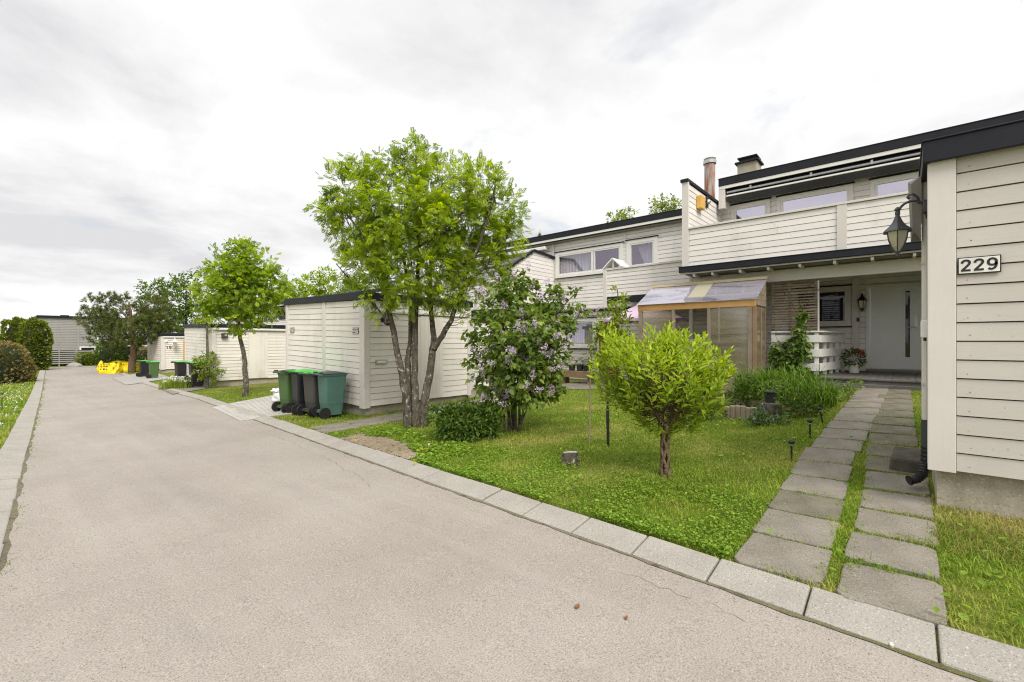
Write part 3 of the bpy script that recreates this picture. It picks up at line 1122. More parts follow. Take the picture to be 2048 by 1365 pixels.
bx_, by_ = np.meshgrid(np.linspace(BC.x - 1.6, BC.x + 1.6, 80), np.linspace(BC.y - 2.4, BC.y + 2.4, 110))
bok = bare(bx_, by_)
V = np.stack([bx_.ravel(), by_.ravel(), (gz(bx_, by_) + .012).ravel()], 1)
cell = bok[:-1, :-1] & bok[1:, :-1] & bok[:-1, 1:] & bok[1:, 1:]
jj_, ii_ = np.nonzero(cell)
a = jj_ * 80 + ii_
bo = npmesh('bare_soil', V, np.stack([a, a + 1, a + 81, a + 80], 1), 'soil'); bo['kind'] = 'structure'
# ---- garden bed
bd = [(9.0, 1.05), (9.0, 4.6), (12.1, 5.4), (12.1, 1.0)]
poly_sheet('garden_bed', bd, 'bedsoil', .006); EXCL.append(bd)
# ---- neighbour patio
pt_ = [(11.6, 6.3), (11.6, 8.9), (15.1, 8.9), (15.1, 6.3)]
pavers('patio_pavers', [Vector((*p, 0)) for p in pt_], 'slab', 8, 7)
EXCL.append([(12.0, -9), (60, -9), (60, 60), (12.0, 60)])

# ------------------------------------------------------------------ building helpers


def window_x(T, X, y0, y1, z0, z1, lights=((0, 1),), pane='pane', casing=.09, curtain=None, sill=True, frame='trim', head=True):
    """window in a wall facing -X (window > pane, sill, curtain)"""
    y0, y1 = min(y0, y1), max(y0, y1)
    mb = MB()
    xo, xi = X - .055, X + .04
    c = casing
    mb.box(xo, xi, y0, y0 + c, z0 + c, z1 - c).box(xo, xi, y1 - c, y1, z0 + c, z1 - c)
    mb.box(xo, xi, y0, y1, z1 - c, z1).box(xo, xi, y0, y1, z0, z0 + c)
    iy0, iy1, iz0, iz1 = y0 + c, y1 - c, z0 + c, z1 - c
    W = iy1 - iy0
    panes = []
    for k, (a, b_) in enumerate(lights):
        ya, yb = iy0 + a * W, iy0 + b_ * W
        s_ = .055
        if k: mb.box(xo + .004, xi, ya - .035, ya + .002, iz0, iz1)
        mb.box(xo + .012, xi - .005, ya, ya + s_, iz0 + s_, iz1 - s_).box(xo + .012, xi - .005, yb - s_, yb, iz0 + s_, iz1 - s_)
        mb.box(xo + .012, xi - .005, ya, yb, iz1 - s_, iz1).box(xo + .012, xi - .005, ya, yb, iz0, iz0 + s_)
        panes.append((ya + s_, yb - s_))
    wo = mb.build('window', frame, T, bevel=.004)
    for (ya, yb) in panes:
        if pane == 'clearpane':
            MB().face([(X - .01, ya - .005, iz0 + .05), (X - .01, ya - .005, iz1 - .05), (X - .01, yb + .005, iz1 - .05), (X - .01, yb + .005, iz0 + .05)]).build('pane', pane, wo)
        else:
            MB().box(X - .012, X - .006, ya - .005, yb + .005, iz0 + .05, iz1 - .05).build('pane', pane, wo)
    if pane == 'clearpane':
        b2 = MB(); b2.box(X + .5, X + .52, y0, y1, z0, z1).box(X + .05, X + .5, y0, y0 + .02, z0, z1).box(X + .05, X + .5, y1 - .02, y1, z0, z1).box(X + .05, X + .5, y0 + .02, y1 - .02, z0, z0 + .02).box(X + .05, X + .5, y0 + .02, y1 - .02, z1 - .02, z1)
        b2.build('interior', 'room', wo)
    if curtain:
        for cfn in curtain:
            cfn(wo, panes, iz0, iz1)
    if head:
        MB().box(X - .085, X - .0, y0 - .03, y1 + .03, z1 + .004, z1 + .034).build('head_flashing', 'fascia', wo)
    if sill:
        MB().prism([(X - .10, y0 - .02, z0 - .03), (X - .10, y0 - .02, z0 - .012), (X + .0, y0 - .02, z0 + .0), (X + .0, y0 - .02, z0 - .03)], (0, y1 - y0 + .04, 0)).build('sill', 'fascia', wo)
    return wo


def drape(X, ya, yb, z0, z1, cut=None):
    def fn(wo, panes, iz0, iz1):
        V, Q = [], []; ny, nz = 60, 14
        for i in range(ny + 1):
            y = ya + (yb - ya) * i / ny
            for j in range(nz + 1):
                z = z0 + (z1 - z0) * j / nz
                yy = y
                if cut is not None: yy = y + cut(i / ny, j / nz)
                V.append((X + .05 * 0 + .05 * math.sin(i * 1.15) + .02 * math.sin(i * 2.7), yy, z))
        for i in range(ny):
            for j in range(nz):
                a_ = i * (nz + 1) + j; Q.append((a_, a_ + 1, a_ + nz + 2, a_ + nz + 1))
        npmesh('curtain', V, Q, 'curtain', wo, org=ORG[wo.name])
    return fn


def plank_door_y(T, Y, x0, x1, z0, z1, mat='siding_shed', name='door', planks=7):
    mb = MB(); wd = (x1 - x0) / planks
    for i in range(planks):
        mb.box(x0 + i * wd + .004, x0 + (i + 1) * wd - .004, Y - .035 - (.004 if i % 2 else 0), Y - .005, z0, z1)
    mb.box(x0 + .01, x1 - .01, Y - .03, Y - .002, z0 + .01, z1 - .01)
    return mb.build(name, mat, T, bevel=.003)


def shed(name, label, X, Y0, Y1, depth_, zb, zt, fh, mats, cb=.2, tilt=0.0, pitch=.147, nails=0, openings=(), zg=None, mid=None, cbf=.2, sidegap=.009):
    """flat-roofed clad shed; near corner at (X, Y0), road wall facing -X up to Y1, garden wall facing -Y"""
    m1, m2 = mats
    zg = float(gz(X + 1, Y0)) - .3 if zg is None else zg
    T = thing(name, label, 'shed', (X, Y0, zg))
    mb = MB()
    clad(mb, (X, Y0 + cbf), (X, Y1 - .10), zb, zt, pitch, (-1, 0), tilt=tilt, nails=nails)
    mb.build('wall', [m1, 'gapdark', 'nail'], T)
    mb = MB()
    clad(mb, (X + cb, Y0), (X + depth_ - .1, Y0), zb, zt, pitch, (0, -1), openings=openings, gap=sidegap)
    mb.build('side_wall', [m2, 'gapdark', 'nail'], T)
    mb = MB()
    e = .004
    mb.box(X - .048, X - .004, Y0 - .046, Y0 + cbf - .006, zb - .045, zt + .03)
    mb.build('corner_board', 'trim', T, bevel=.004)
    mb = MB(); mb.box(X - .002, X + cb - .006, Y0 - .048, Y0 - .004, zb - .04, zt + .03)
    mb.build('corner_board', 'trim', T, bevel=.004)
    mb = MB(); mb.box(X - .044, X + .1, Y1 - .11, Y1 + .03, zb + tilt * (Y1 - Y0) - .03, zt + .03 + tilt * (Y1 - Y0) * .6)
    mb.build('corner_board', 'trim', T, bevel=.004)
    mb = MB(); mb.box(X + depth_ - .11, X + depth_ + .03, Y0 - .044, Y0 + .1, zb - .03, zt + .03)
    mb.build('corner_board', 'trim', T, bevel=.004)
    if mid is not None:
        mb = MB(); mb.box(X - .044, X - .004, mid - .07, mid + .07, zb, zt + .04)
        mb.build('cover_board', 'trim', T, bevel=.004)
    # back and far walls, plinth, roof
    mb = MB(); mb.box(X + .1, X + depth_, Y1 - .1, Y1, zb, zt).box(X + depth_ - .1, X + depth_, Y0 + .1, Y1 - .1, zb, zt)
    mb.build('back_wall', m1, T)
    mb = MB(); mb.box(X + .055, X + depth_ - .05, Y0 + .06, Y1 - .06, zg, zb + .02)
    mb.build('foundation', 'concrete', T)
    o = .075
    dz = tilt * (Y1 - Y0) * .8
    mb = MB()
    A, B_, Cc, D = (X - o, Y0 - o), (X + depth_ + o, Y0 - o), (X + depth_ + o, Y1 + o), (X - o, Y1 + o)
    mb.hexa([(*A, zt), (*B_, zt), (*Cc, zt + dz), (*D, zt + dz), (*A, zt + fh), (*B_, zt + fh), (*Cc, zt + fh + dz), (*D, zt + fh + dz)])
    mb.build('fascia', 'fascia', T, bevel=.008)
    mb = MB()
    q = .10
    mb.hexa([(X + q, Y0 + q, zt + fh + .002), (X + depth_ - q, Y0 + q, zt + fh + .002), (X + depth_ - q, Y1 - q, zt + fh + dz + .002), (X + q, Y1 - q, zt + fh + dz + .002),
             (X + q, Y0 + q, zt + fh + .02), (X + depth_ - q, Y0 + q, zt + fh + .02), (X + depth_ - q, Y1 - q, zt + fh + dz + .02), (X + q, Y1 - q, zt + fh + dz + .02)])
    mb.build('roof', 'roofing', T)
    return T


def number_sign(label, p, w_, h_, digits, size, xdir, nrm, bold=.16):
    """enamel house number plate on a wall at p"""
    T = thing('house_number_sign', label, 'sign', p)
    x = Vector(xdir).normalized(); n = Vector(nrm).normalized(); z = Vector((0, 0, 1))

    def pl(nm, hw, hh, o0, o1, mat):
        mb = MB(); P = Vector(p)
        c = [P - x * hw - z * hh, P + x * hw - z * hh, P + x * hw + z * hh, P - x * hw + z * hh]
        mb.prism([q + n * o0 for q in c], n * (o1 - o0))
        return mb.build(nm, mat, T, bevel=.002)
    pl('border', w_ / 2, h_ / 2, 0, .010, 'signblack')
    pl('plate', w_ / 2 - .008, h_ / 2 - .008, .0105, .014, 'signwhite')
    text_mesh('numerals', digits, size, 'signblack', T, Vector(p) + n * .0141, x, n, bold, .002)
    return T


def lantern_wall(label, p, s, nrm, mat='black', glass='lampglass'):
    """small carriage wall lantern: backplate, arm, body glass, cap; p on the wall, nrm outwards"""
    T = thing('wall_lantern', label, 'lantern', p)
    n = Vector(nrm).normalized(); P = Vector(p)
    c = P + n * (.16 * s) + Vector((0, 0, .02 * s))
    mb = MB(); mb.lathe((0, 0, 0), [(.045 * s, 0), (.045 * s, .02 * s), (.02 * s, .03 * s)], 10, 'z')
    rot = Vector((0, 0, 1)).rotation_difference(n).to_matrix()
    mb.v = [tuple(rot @ Vector(q) + P) for q in mb.v]
    mb.build('backplate', mat, T, smooth=False)
    MB().tube([P + n * .02 * s - Vector((0, 0, .02 * s)), P + n * .08 * s - Vector((0, 0, .08 * s)), c - Vector((0, 0, .10 * s))], .012 * s, 6).build('arm', mat, T)
    MB().lathe(c, [(.03 * s, -.09 * s), (.045 * s, -.07 * s), (.062 * s, .06 * s), (.062 * s, .065 * s)], 8).build('glass', glass, T)
    mb = MB(); mb.lathe(c, [(.085 * s, .066 * s), (.07 * s, .09 * s), (.03 * s, .15 * s), (.012 * s, .17 * s), (.02 * s, .19 * s), (.004 * s, .21 * s)], 8)
    for k in range(4):
        th = k * math.pi / 2 + .4
        mb.bar(c + Vector((.045 * s * math.cos(th), .045 * s * math.sin(th), -.08 * s)), c + Vector((.066 * s * math.cos(th), .066 * s * math.sin(th), .066 * s)), .01 * s, .01 * s)
    mb.lathe(c, [(.015 * s, -.13 * s), (.04 * s, -.10 * s), (.045 * s, -.088 * s)], 8)
    mb.build('cap', mat, T)
    return T


# ------------------------------------------------------------------ foreground shed 229
XS, YS = 5.10, -.1436
zb229, zt229 = .455, 3.0
s229 = shed('garden_shed', 'cream board clad shed cut off by right edge, with large number 229', XS, YS - 4.3, YS, 3.1, zb229, zt229, .16, ('siding', 'siding'), zg=-.25) if False else None
T = thing('garden_shed', 'large cream shed at the right edge with concrete plinth and black fascia', 'shed', (XS, YS, -.2))
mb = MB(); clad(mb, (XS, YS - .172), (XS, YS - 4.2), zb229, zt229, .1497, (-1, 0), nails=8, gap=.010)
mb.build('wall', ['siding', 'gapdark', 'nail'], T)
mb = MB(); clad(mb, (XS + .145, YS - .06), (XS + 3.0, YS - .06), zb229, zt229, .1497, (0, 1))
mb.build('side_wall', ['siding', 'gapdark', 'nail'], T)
MB().box(XS - .05, XS - .004, YS - .168, YS + .0, .44, 3.02).build('corner_board', 'trim', T, bevel=.004)
MB().box(XS - .002, XS + .14, YS - .058, YS - .002, .46, 3.02).build('corner_board', 'trim', T, bevel=.004)
MB().box(XS + .06, XS + 2.95, YS - 4.1, YS - .06, -.2, .47).build('foundation', 'concrete', T)
mb = MB(); mb.box(XS - .105, XS - .06, YS - 4.4, YS + .03, 2.96, 3.128).box(XS - .06, XS + 3.2, YS - .015, YS + .03, 2.96, 3.128)
mb.box(XS - .115, XS - .05, YS - 4.41, YS + .04, 3.1285, 3.142).box(XS - .05, XS + 3.2, YS - .02, YS + .04, 3.1285, 3.142)
mb.build('fascia', 'fascia', T, bevel=.004)
MB().box(XS - .05, XS + 3.1, YS - 4.35, YS - .03, 3.03, 3.10).build('roof', 'roofing', T)
MB().box(XS + .1, XS + 3.0, YS - 4.2, YS - .1, .5, 2.98).build('back_wall', 'siding', T)
# side details: downpipe with black foot, meter box, hatch board
fx, fy = XS + .50, YS - .004
mb = MB(); mb.tube([(fx, fy, 2.95), (fx, fy, .78)], .030, 12)
for zz in (2.2, 1.1): mb.box(fx - .036, fx + .036, YS - .034, YS + .028, zz, zz + .025)
mb.build('downpipe', 'trim', T, smooth=False)
MB().tube([(fx, fy, .779), (fx, fy, .52)], .034, 12).build('lower_pipe', 'lidgrey', T)
mb = MB()
path = [(fx, fy, .53), (fx, fy + .005, .38), (fx - .02, fy + .02, .28), (fx - .05, fy + .06, .235), (fx - .09, fy + .115, .22)]
P_ = [Vector(p) for p in path]; dense, rad = [], []
for i in range(len(P_) - 1):
    for k in range(8):
        dense.append(P_[i].lerp(P_[i + 1], k / 8)); rad.append(.031 if k % 2 else .038)
dense.append(P_[-1]); rad.append(.046)
mb.tube(dense, rad, 12, cap=False)
mb.tube([P_[-1], P_[-1] + (P_[-2] - P_[-1]).normalized() * .05], .034, 12)
mb.build('drain_hose', 'black', T)
b1 = onY(1845, 645, YS + .12); 
MB().box(XS + .16, XS + .42, YS - .03, YS + .035, 1.53, 1.68).build('meter_box', 'white', T, bevel=.006)
MB().box(XS + .20, XS + .24, YS + .0, YS + .02, 1.50, 1.53).build('cable_gland', 'black', T)
mb = MB(); mb.hexa([(XS + .42, YS + .03, 2.42), (XS + .50, YS + .03, 2.42), (XS + .50, YS + .10, 2.42), (XS + .42, YS + .085, 2.50), (XS + .42, YS + .03, 3.0), (XS + .50, YS + .03, 3.0), (XS + .50, YS + .12, 2.98), (XS + .42, YS + .10, 2.94)])
mb.build('hatch_board', 'soffit', T)
sp_ = onX(1957.5, 530.5, XS - .03)
number_sign('black and white number plate 229 on the large cream shed', sp_, .24, .135, '229', .088, (0, -1, 0), (-1, 0, 0), .175)
# big hanging lantern
T = thing('hanging_lantern', 'dark metal lantern hanging from curved arm on the large cream shed', 'lantern', (XS + .32, YS + .02, 2.6))
xl_ = XS + .34
mb = MB(); mb.box(xl_ - .035, xl_ + .035, YS + .028, YS + .07, 2.48, 2.75).box(xl_ - .05, xl_ + .05, YS + .03, YS + .10, 2.55, 2.66)
mb.v = [(a_, b_ - .08, c_ + .09) for a_, b_, c_ in mb.v]
mb.build('wall_bracket', 'darkmetal', T, bevel=.004)
pts = [(xl_, YS + .07, 2.50)]
for k in range(13):
    th = math.pi * (0.0 + k / 12 * 1.02)
    pts.append((xl_, YS + .175 - .095 * math.cos(th), 2.57 + .105 * math.sin(th)))
mb = MB(); mb.tube(pts, .011, 8)
curl = [(xl_, YS + .10, 2.64), (xl_, YS + .115, 2.70), (xl_, YS + .145, 2.735), (xl_, YS + .172, 2.735), (xl_, YS + .185, 2.715), (xl_, YS + .17, 2.70)]
curl = [(a_, b_ + .02, c_) for a_, b_, c_ in curl]
mb.tube(curl, [.011, .01, .01, .009, .009, .012], 8)
mb.v = [(a_, b_ - .08, c_ + .09) for a_, b_, c_ in mb.v]
mb.build('arm', 'darkmetal', T, smooth=True)
lc = Vector((xl_, YS + .192, 2.45))
mb = MB(); mb.lathe(lc, [(.105, .055), (.118, .050), (.108, .064), (.070, .10), (.045, .135), (.027, .175), (.017, .205), (.022, .215), (.022, .235), (.012, .24), (.026, .252), (.026, .262), (.008, .28)], 6)
mb.build('hood', 'darkmetal', T)
MB().lathe(lc, [(.018, -.13), (.045, -.085), (.07, -.02), (.082, .052)], 6).build('glass', 'lampglass', T)
mb = MB()
for k in range(6):
    th = 2 * math.pi * k / 6
    prof = [(.020, -.13), (.048, -.085), (.073, -.02), (.085, .054)]
    mb.tube([lc + Vector((r * math.cos(th), r * math.sin(th), h)) for r, h in prof], .0045, 5)
mb.lathe(lc, [(.004, -.175), (.012, -.165), (.008, -.15), (.022, -.14), (.024, -.128)], 8)
mb.build('cage', 'darkmetal', T)
# block under the downpipe
p0 = Vector((5.88, .02, float(gz(5.88, .02))))
mb = MB()
c = [(6.02, -.14), (6.55, -.16), (6.58, .10), (6.05, .13)]
z0_ = float(gz(6.3, .0))
mb.hexa([(a_, b_, z0_ - .05) for a_, b_ in c] + [(c[0][0] + .02, c[0][1], z0_ + .13), (c[1][0], c[1][1], z0_ + .16), (c[2][0], c[2][1] - .01, z0_ + .15), (c[3][0], c[3][1] - .02, z0_ + .12)])
o = mb.build('concrete_block', 'stone', loc=(6.3, 0, z0_), bevel=.025)
tag(o, 'dark mossy concrete block on the path beside the black drain hose', 'concrete block')

# ------------------------------------------------------------------ shed 227
X7, Y7 = 5.50, 9.22
d0_, d1_ = onY(832, 625, Y7), onY(884.5, 796, Y7)
zd0 = onY(884.5, 796, Y7).z
s7 = shed('garden_shed', 'cream flat roofed shed behind the four wheelie bins', X7, Y7, 13.35, 3.25, .01, 2.44, .175, ('siding_shed', 'siding_shed'), cb=.11, tilt=.026, pitch=.147, zg=-.6, mid=11.1, cbf=.17,
          openings=((d0_.x - X7 - .11, d1_.x - X7 - .11, -1, 2.14),))
plank_door_y(s7, Y7, d0_.x, d1_.x, .02, 2.13)
MB().box(X7 + .10, X7 + 3.2, Y7 - .07, Y7 - .005, 2.165, 2.215).build('drip_board', 'white', s7, bevel=.004)
ml = onY(761, 724, Y7)
mbx = MB(); mbx.box(ml.x - .15, ml.x + .15, Y7 - .05, Y7 - .024, ml.z - .055, ml.z + .055)
sl_ = mbx.build('mail_slot', 'metal', s7, bevel=.004)
MB().box(ml.x - .11, ml.x + .11, Y7 - .056, Y7 - .051, ml.z - .025, ml.z + .025).build('flap', 'white', sl_)
q = onX(711.5, 662, X7 - .025); number_sign('small white number plate 227 on the corner of the cream shed above the bins', (X7 - .03, q.y, q.z), .25, .15, '227', .095, (0, -1, 0), (-1, 0, 0), .2)
q = onX(583.5, 660.5, X7 - .025); number_sign('small faded number plate 225 at the far corner of the cream shed', (X7 - .03, q.y - .04, q.z), .25, .14, '225', .09, (0, -1, 0), (-1, 0, 0), .16)
q = onY(764, 640, Y7); lantern_wall('black wall lantern on the cream shed half hidden by rowan leaves', (q.x, Y7 - .026, q.z), 1.3, (0, -1, 0))
# lower lean-to continuing the garden wall
T = thing('storage_annex', 'low cream annex behind the lilac, joined to the shed', 'annex', (X7 + 3.28, Y7 + .05, -.5))
xa0, xa1 = X7 + 3.30, X7 + 6.4
mb = MB(); clad(mb, (xa0 + .14, Y7 + .1), (xa1, Y7 + .1), .16, 2.05, .147, (0, -1)); mb.build('wall', ['siding_shed', 'gapdark', 'nail'], T)
MB().box(xa0, xa0 + .13, Y7 + .055, Y7 + .2, .10, 2.07).build('corner_board', 'trim', T, bevel=.004)
MB().box(xa0 - .005, xa1 + .05, Y7 + .01, Y7 + 2.4, 2.075, 2.20).build('fascia', 'fascia', T, bevel=.006)
MB().box(xa0 + .03, xa1, Y7 + .14, Y7 + 2.2, -.5, .18).build('foundation', 'concrete', T)
MB().box(xa0 + .03, xa1, Y7 + .25, Y7 + 2.3, .18, 2.07).build('back_wall', 'siding_shed', T)

# ------------------------------------------------------------------ shed 223 (beyond the round rowan)
X3, Y3 = 6.28, 23.2
e0, e1 = onY(497, 663, Y3), onY(535, 755, Y3)
zb3 = onY(470, 760, Y3).z
s3 = shed('garden_shed', 'cream shed with grey square lamp behind the round rowan tree', X3, Y3, 27.3, 4.6, zb3, zb3 + 2.38, .17, ('siding_shed', 'siding_shed'), cb=.2, tilt=.02, pitch=.147, zg=-1.2, mid=25.2, cbf=.14,
          openings=((e0.x - X3 - .2, e1.x - X3 - .2, -5, zb3 + 2.14),), sidegap=.014)
plank_door_y(s3, Y3, e0.x, e1.x, zb3 + .02, zb3 + 2.14, planks=9)
MB().box(X3 + .05, X3 + 4.5, Y3 - .12, Y3 - .048, zb3 + 2.29, zb3 + 2.375).build('white_trim', 'white', s3)
q = onY(448, 672, Y3)
T = thing('box_lamp', 'grey square lamp box on the cream shed behind the round rowan', 'lamp', (q.x, Y3 - .03, q.z))
MB().box(q.x - .12, q.x + .12, Y3 - .15, Y3 - .026, q.z - .10, q.z + .12).build('housing', 'darkmetal', T, bevel=.01)
MB().box(q.x - .02, q.x + .08, Y3 - .156, Y3 - .151, q.z - .02, q.z + .06).build('glass', 'lampglass', T)
q = onY(482.5, 715, Y3)
mb = MB(); mb.box(q.x - .05, q.x + .05, Y3 - .08, Y3 - .026, q.z - .06, q.z + .06).box(q.x + .0, q.x + .03, Y3 - .05, Y3 - .026, q.z - .9, q.z - .06)
mb.build('junction_box', 'trim', s3, bevel=.004)

# ------------------------------------------------------------------ shed 219 (far)
X9, Y9 = 7.75, 39.9
zb9 = onY(350, 738, Y9).z
s9 = shed('garden_shed', 'farthest cream shed with white door in orange frame', X9, Y9, 44.2, 5.0, zb9, zb9 + 2.36, .2, ('siding_shed', 'siding_shed'), cb=.22, pitch=.147, zg=-1.8, cbf=.16, tilt=.01, sidegap=.018)
e0, e1 = onY(367, 682, Y9), onY(398, 740, Y9)
mb = MB(); zt_ = onY(367, 682, Y9).z
mb.box(e0.x - .02, e0.x + .13, Y9 - .07, Y9 - .005, zb9 - .1, zt_).box(e0.x + .13, e1.x, Y9 - .07, Y9 - .005, zt_ - .14, zt_)
mb.build('door_frame', 'orange', s9)
dd_ = MB().box(e0.x + .14, e1.x, Y9 - .05, Y9 - .004, zb9 - .1, zt_ - .15).build('door', 'doorwhite', s9)
MB().box(X9 + .05, X9 + 4.9, Y9 - .12, Y9 - .048, zb9 + 2.27, zb9 + 2.355).build('white_trim', 'white', s9)
q = onY(334, 695.5, Y9)
T = thing('house_number', 'black number 219 on the farthest cream shed', 'sign', (q.x, Y9 - .03, q.z))
text_mesh('numerals', '219', .22, 'signblack', T, (q.x, Y9 - .032, q.z), (1, 0, 0), (0, -1, 0), .17, .004)
q = onY(347, 690, Y9); lantern_wall('white wall lantern beside number 219 on the farthest shed', (q.x, Y9 - .03, q.z), 2.2, (0, -1, 0), 'white')
q = onY(332, 683, Y9)
o = MB().lathe((q.x, Y9 - .03, q.z), [(.10, 0), (.10, -.05), (.05, -.09)], 12, 'y').build('round_lamp', 'white', None, loc=(q.x, Y9 - .03, q.z))
tag(o, 'small white round lamp above number 219 on the farthest shed', 'lamp')

# ------------------------------------------------------------------ row house 229 (right)
XW, XB = 15.2, 12.2
ZF = .71                                   # deck level
YA0, YA1 = -8.6, 4.46
T = thing('row_house', 'right hand row house with long balcony, chimney and white front door', 'row house', (XW, 1.0, float(gz(15.2, 1.0))))
HA = T
dl, drt = onX(1740, 600, XW).y, onX(1846, 600, XW).y
wl, wr = onX(1585, 600, XW).y, onX(1703, 600, XW).y
wzt, wzb = onX(1670, 574, XW).z, onX(1670, 653, XW).z
ztop_d = ZF + .06 + 2.12
mb = MB()
clad(mb, (XW, YA1), (XW, -4.0), ZF, 3.3, .147, (-1, 0), openings=((YA1 - wl, YA1 - wr, wzb, wzt), (YA1 - dl - .09, YA1 - drt + .09, -1, ztop_d + .09)))
mb.build('lower_wall', ['siding_row', 'gapdark', 'nail'], T)
window_x(T, XW, wr, wl, wzb, wzt, pane='darkpane')
# door
mb = MB(); mb.box(XW - .05, XW + .03, drt - .085, drt, ZF + .06, ztop_d + .085).box(XW - .05, XW + .03, dl, dl + .085, ZF + .06, ztop_d + .085).box(XW - .05, XW + .03, drt, dl, ztop_d, ztop_d + .085)
mb.build('door_frame', 'doorwhite', T, bevel=.004)
gl0, gl1 = onX(1810.5, 600, XW - .02).y, onX(1820, 600, XW - .02).y
gzt, gzb = onX(1815, 582, XW - .02).z, onX(1815, 715, XW - .02).z
mb = MB(); mb.box(XW - .03, XW + .02, drt + .004, gl1 - .004, ZF + .075, ztop_d - .004).box(XW - .03, XW + .02, gl0 + .004, dl - .004, ZF + .075, ztop_d - .004)
mb.box(XW - .03, XW + .02, gl1 - .004, gl0 + .004, ZF + .075, gzb).box(XW - .03, XW + .02, gl1 - .004, gl0 + .004, gzt, ztop_d - .004)
do = mb.build('door', 'doorwhite', T)
mb = MB(); mb.box(XW - .042, XW - .031, gl1 - .025, gl1, gzb - .025, gzt + .025).box(XW - .042, XW - .031, gl0, gl0 + .025, gzb - .025, gzt + .025).box(XW - .042, XW - .031, gl1, gl0, gzt, gzt + .025).box(XW - .042, XW - .031, gl1, gl0, gzb - .025, gzb)
mb.build('glazing_bead', 'white', do)
MB().box(XW - .018, XW - .012, gl1, gl0, gzb, gzt).build('pane', 'darkpane', do)
q = onX(1832, 655, XW)
mb = MB(); mb.box(XW - .05, XW - .031, q.y - .03, q.y + .03, q.z - .02, q.z + .28).tube([(XW - .07, q.y - .01, q.z), (XW - .07, q.y + .15, q.z)], .011, 8)
mb.build('handle', 'metal', do)
MB().box(XW - .10, XW + .03, drt - .08, dl + .08, ZF + .004, ZF + .058).build('threshold', 'soffit', T)
pl0, pl1 = onX(1704, 600, XW - .03).y, onX(1719, 600, XW - .03).y
MB().box(XW - .075, XW - .03, pl1, pl0, ZF, 3.2).build('pilaster', 'trim', T, bevel=.004)
q = onX(1716, 640, XW - .08); MB().box(XW - .095, XW - .076, q.y - .03, q.y + .03, q.z - .05, q.z + .05).build('doorbell', 'black', T)
mb = MB(); clad(mb, (XB + .1, -1.9), (XW, -1.9), ZF - .3, 3.25, .147, (0, 1)); mb.build('porch_side_wall', ['siding_row', 'gapdark', 'nail'], T)  # unseen wall between the houses, added to darken the porch
# porch ceiling, beam, eave with rafters
MB().box(XB - .1, XW - .05, -4.0, YA1 - .05, 3.255, 3.30).build('porch_ceiling', 'soffit', T)
MB().box(12.50, 12.58, -4.0, 4.35, 2.95, 3.225).build('beam', 'trim', T, bevel=.005)
MB().box(12.50, 12.62, 4.36, 4.46, .2, 3.25).build('post', 'trim', T, bevel=.005)
mb = MB(); mb.box(XB - .29, XB - .23, -4.0, 4.52, 3.30, 3.44).box(XB - .30, XB + .02, -4.0, 4.53, 3.441, 3.462)
mb.build('eave', 'fascia', T, bevel=.006)
mb = MB(); mb.box(XB - .225, XB - .20, -4.0, 4.50, 3.262, 3.295); mb.build('eave_board', 'trim', T)
for u in (1390, 1427, 1482, 1538, 1601, 1670, 1745, 1829):
    y = onX(u, 545, XB - .1).y
    MB().box(XB - .20, 12.495, y - .025, y + .025, 3.185, 3.252).build('rafter', 'trim', T)
# balcony parapet
pm = onX(1684, 450, XB).y
ptop = 4.535
mb = MB(); clad(mb, (XB, YA1 - .12), (XB, pm + .09), 3.465, ptop - .05, .148, (-1, 0)); clad(mb, (XB, pm - .09), (XB, -4.0), 3.465, ptop - .05, .148, (-1, 0))
pp = mb.build('balcony_parapet', ['siding_row', 'gapdark', 'nail'], T)
MB().box(XB - .055, XB + .13, -4.0, YA1 - .1, ptop - .048, ptop).build('cap_rail', 'trim', pp, bevel=.004)
MB().box(XB - .045, XB - .002, pm - .088, pm + .088, 3.465, ptop - .05).build('cover_board', 'trim', pp, bevel=.004)
MB().box(XB + .1, XW - .02, -4.0, YA1 - .06, 3.32, 3.46).build('balcony_floor', 'soffit', T)
# party fin
zfin = 5.74
mb = MB(); clad(mb, (XW - .02, YA1 - .06), (XB + .02, YA1 - .06), 3.465, zfin, .148, (0, -1), topfn=lambda s_: zfin)
fn = mb.build('party_screen', ['siding_row', 'gapdark', 'nail'], T)
MB().box(XB - .06, XB + .02, YA1 - .11, YA1 + .06, 3.40, zfin + .02).build('post', 'trim', fn, bevel=.005)
MB().box(XB - .10, XW, YA1 - .12, YA1 + .09, zfin + .021, zfin + .10).build('cap', 'fascia', fn, bevel=.005)
q = onY(1397, 407, YA1 - .09)
o = MB().box(q.x - .17, q.x + .17, YA1 - .22, YA1 - .09, q.z - .18, q.z + .17).build('bird_box', 'boxorange', loc=(q.x, YA1 - .1, q.z), bevel=.008)
tag(o, 'orange wooden box on the boarded screen below the rusty flue', 'box')
q = onY(1413, 405, YA1 - .09); 
T2 = thing('bulkhead_lamp', 'oval outdoor lamp beside the orange box on the boarded screen', 'lamp', (q.x, YA1 - .09, q.z))
MB().box(q.x - .08, q.x + .08, YA1 - .13, YA1 - .085, q.z - .16, q.z + .16).build('base', 'black', T2, bevel=.02)
MB().lathe((q.x, YA1 - .131, q.z), [(.075, 0), (.07, -.03), (.045, -.07)], 12, 'y').build('glass', 'lampglass', T2)
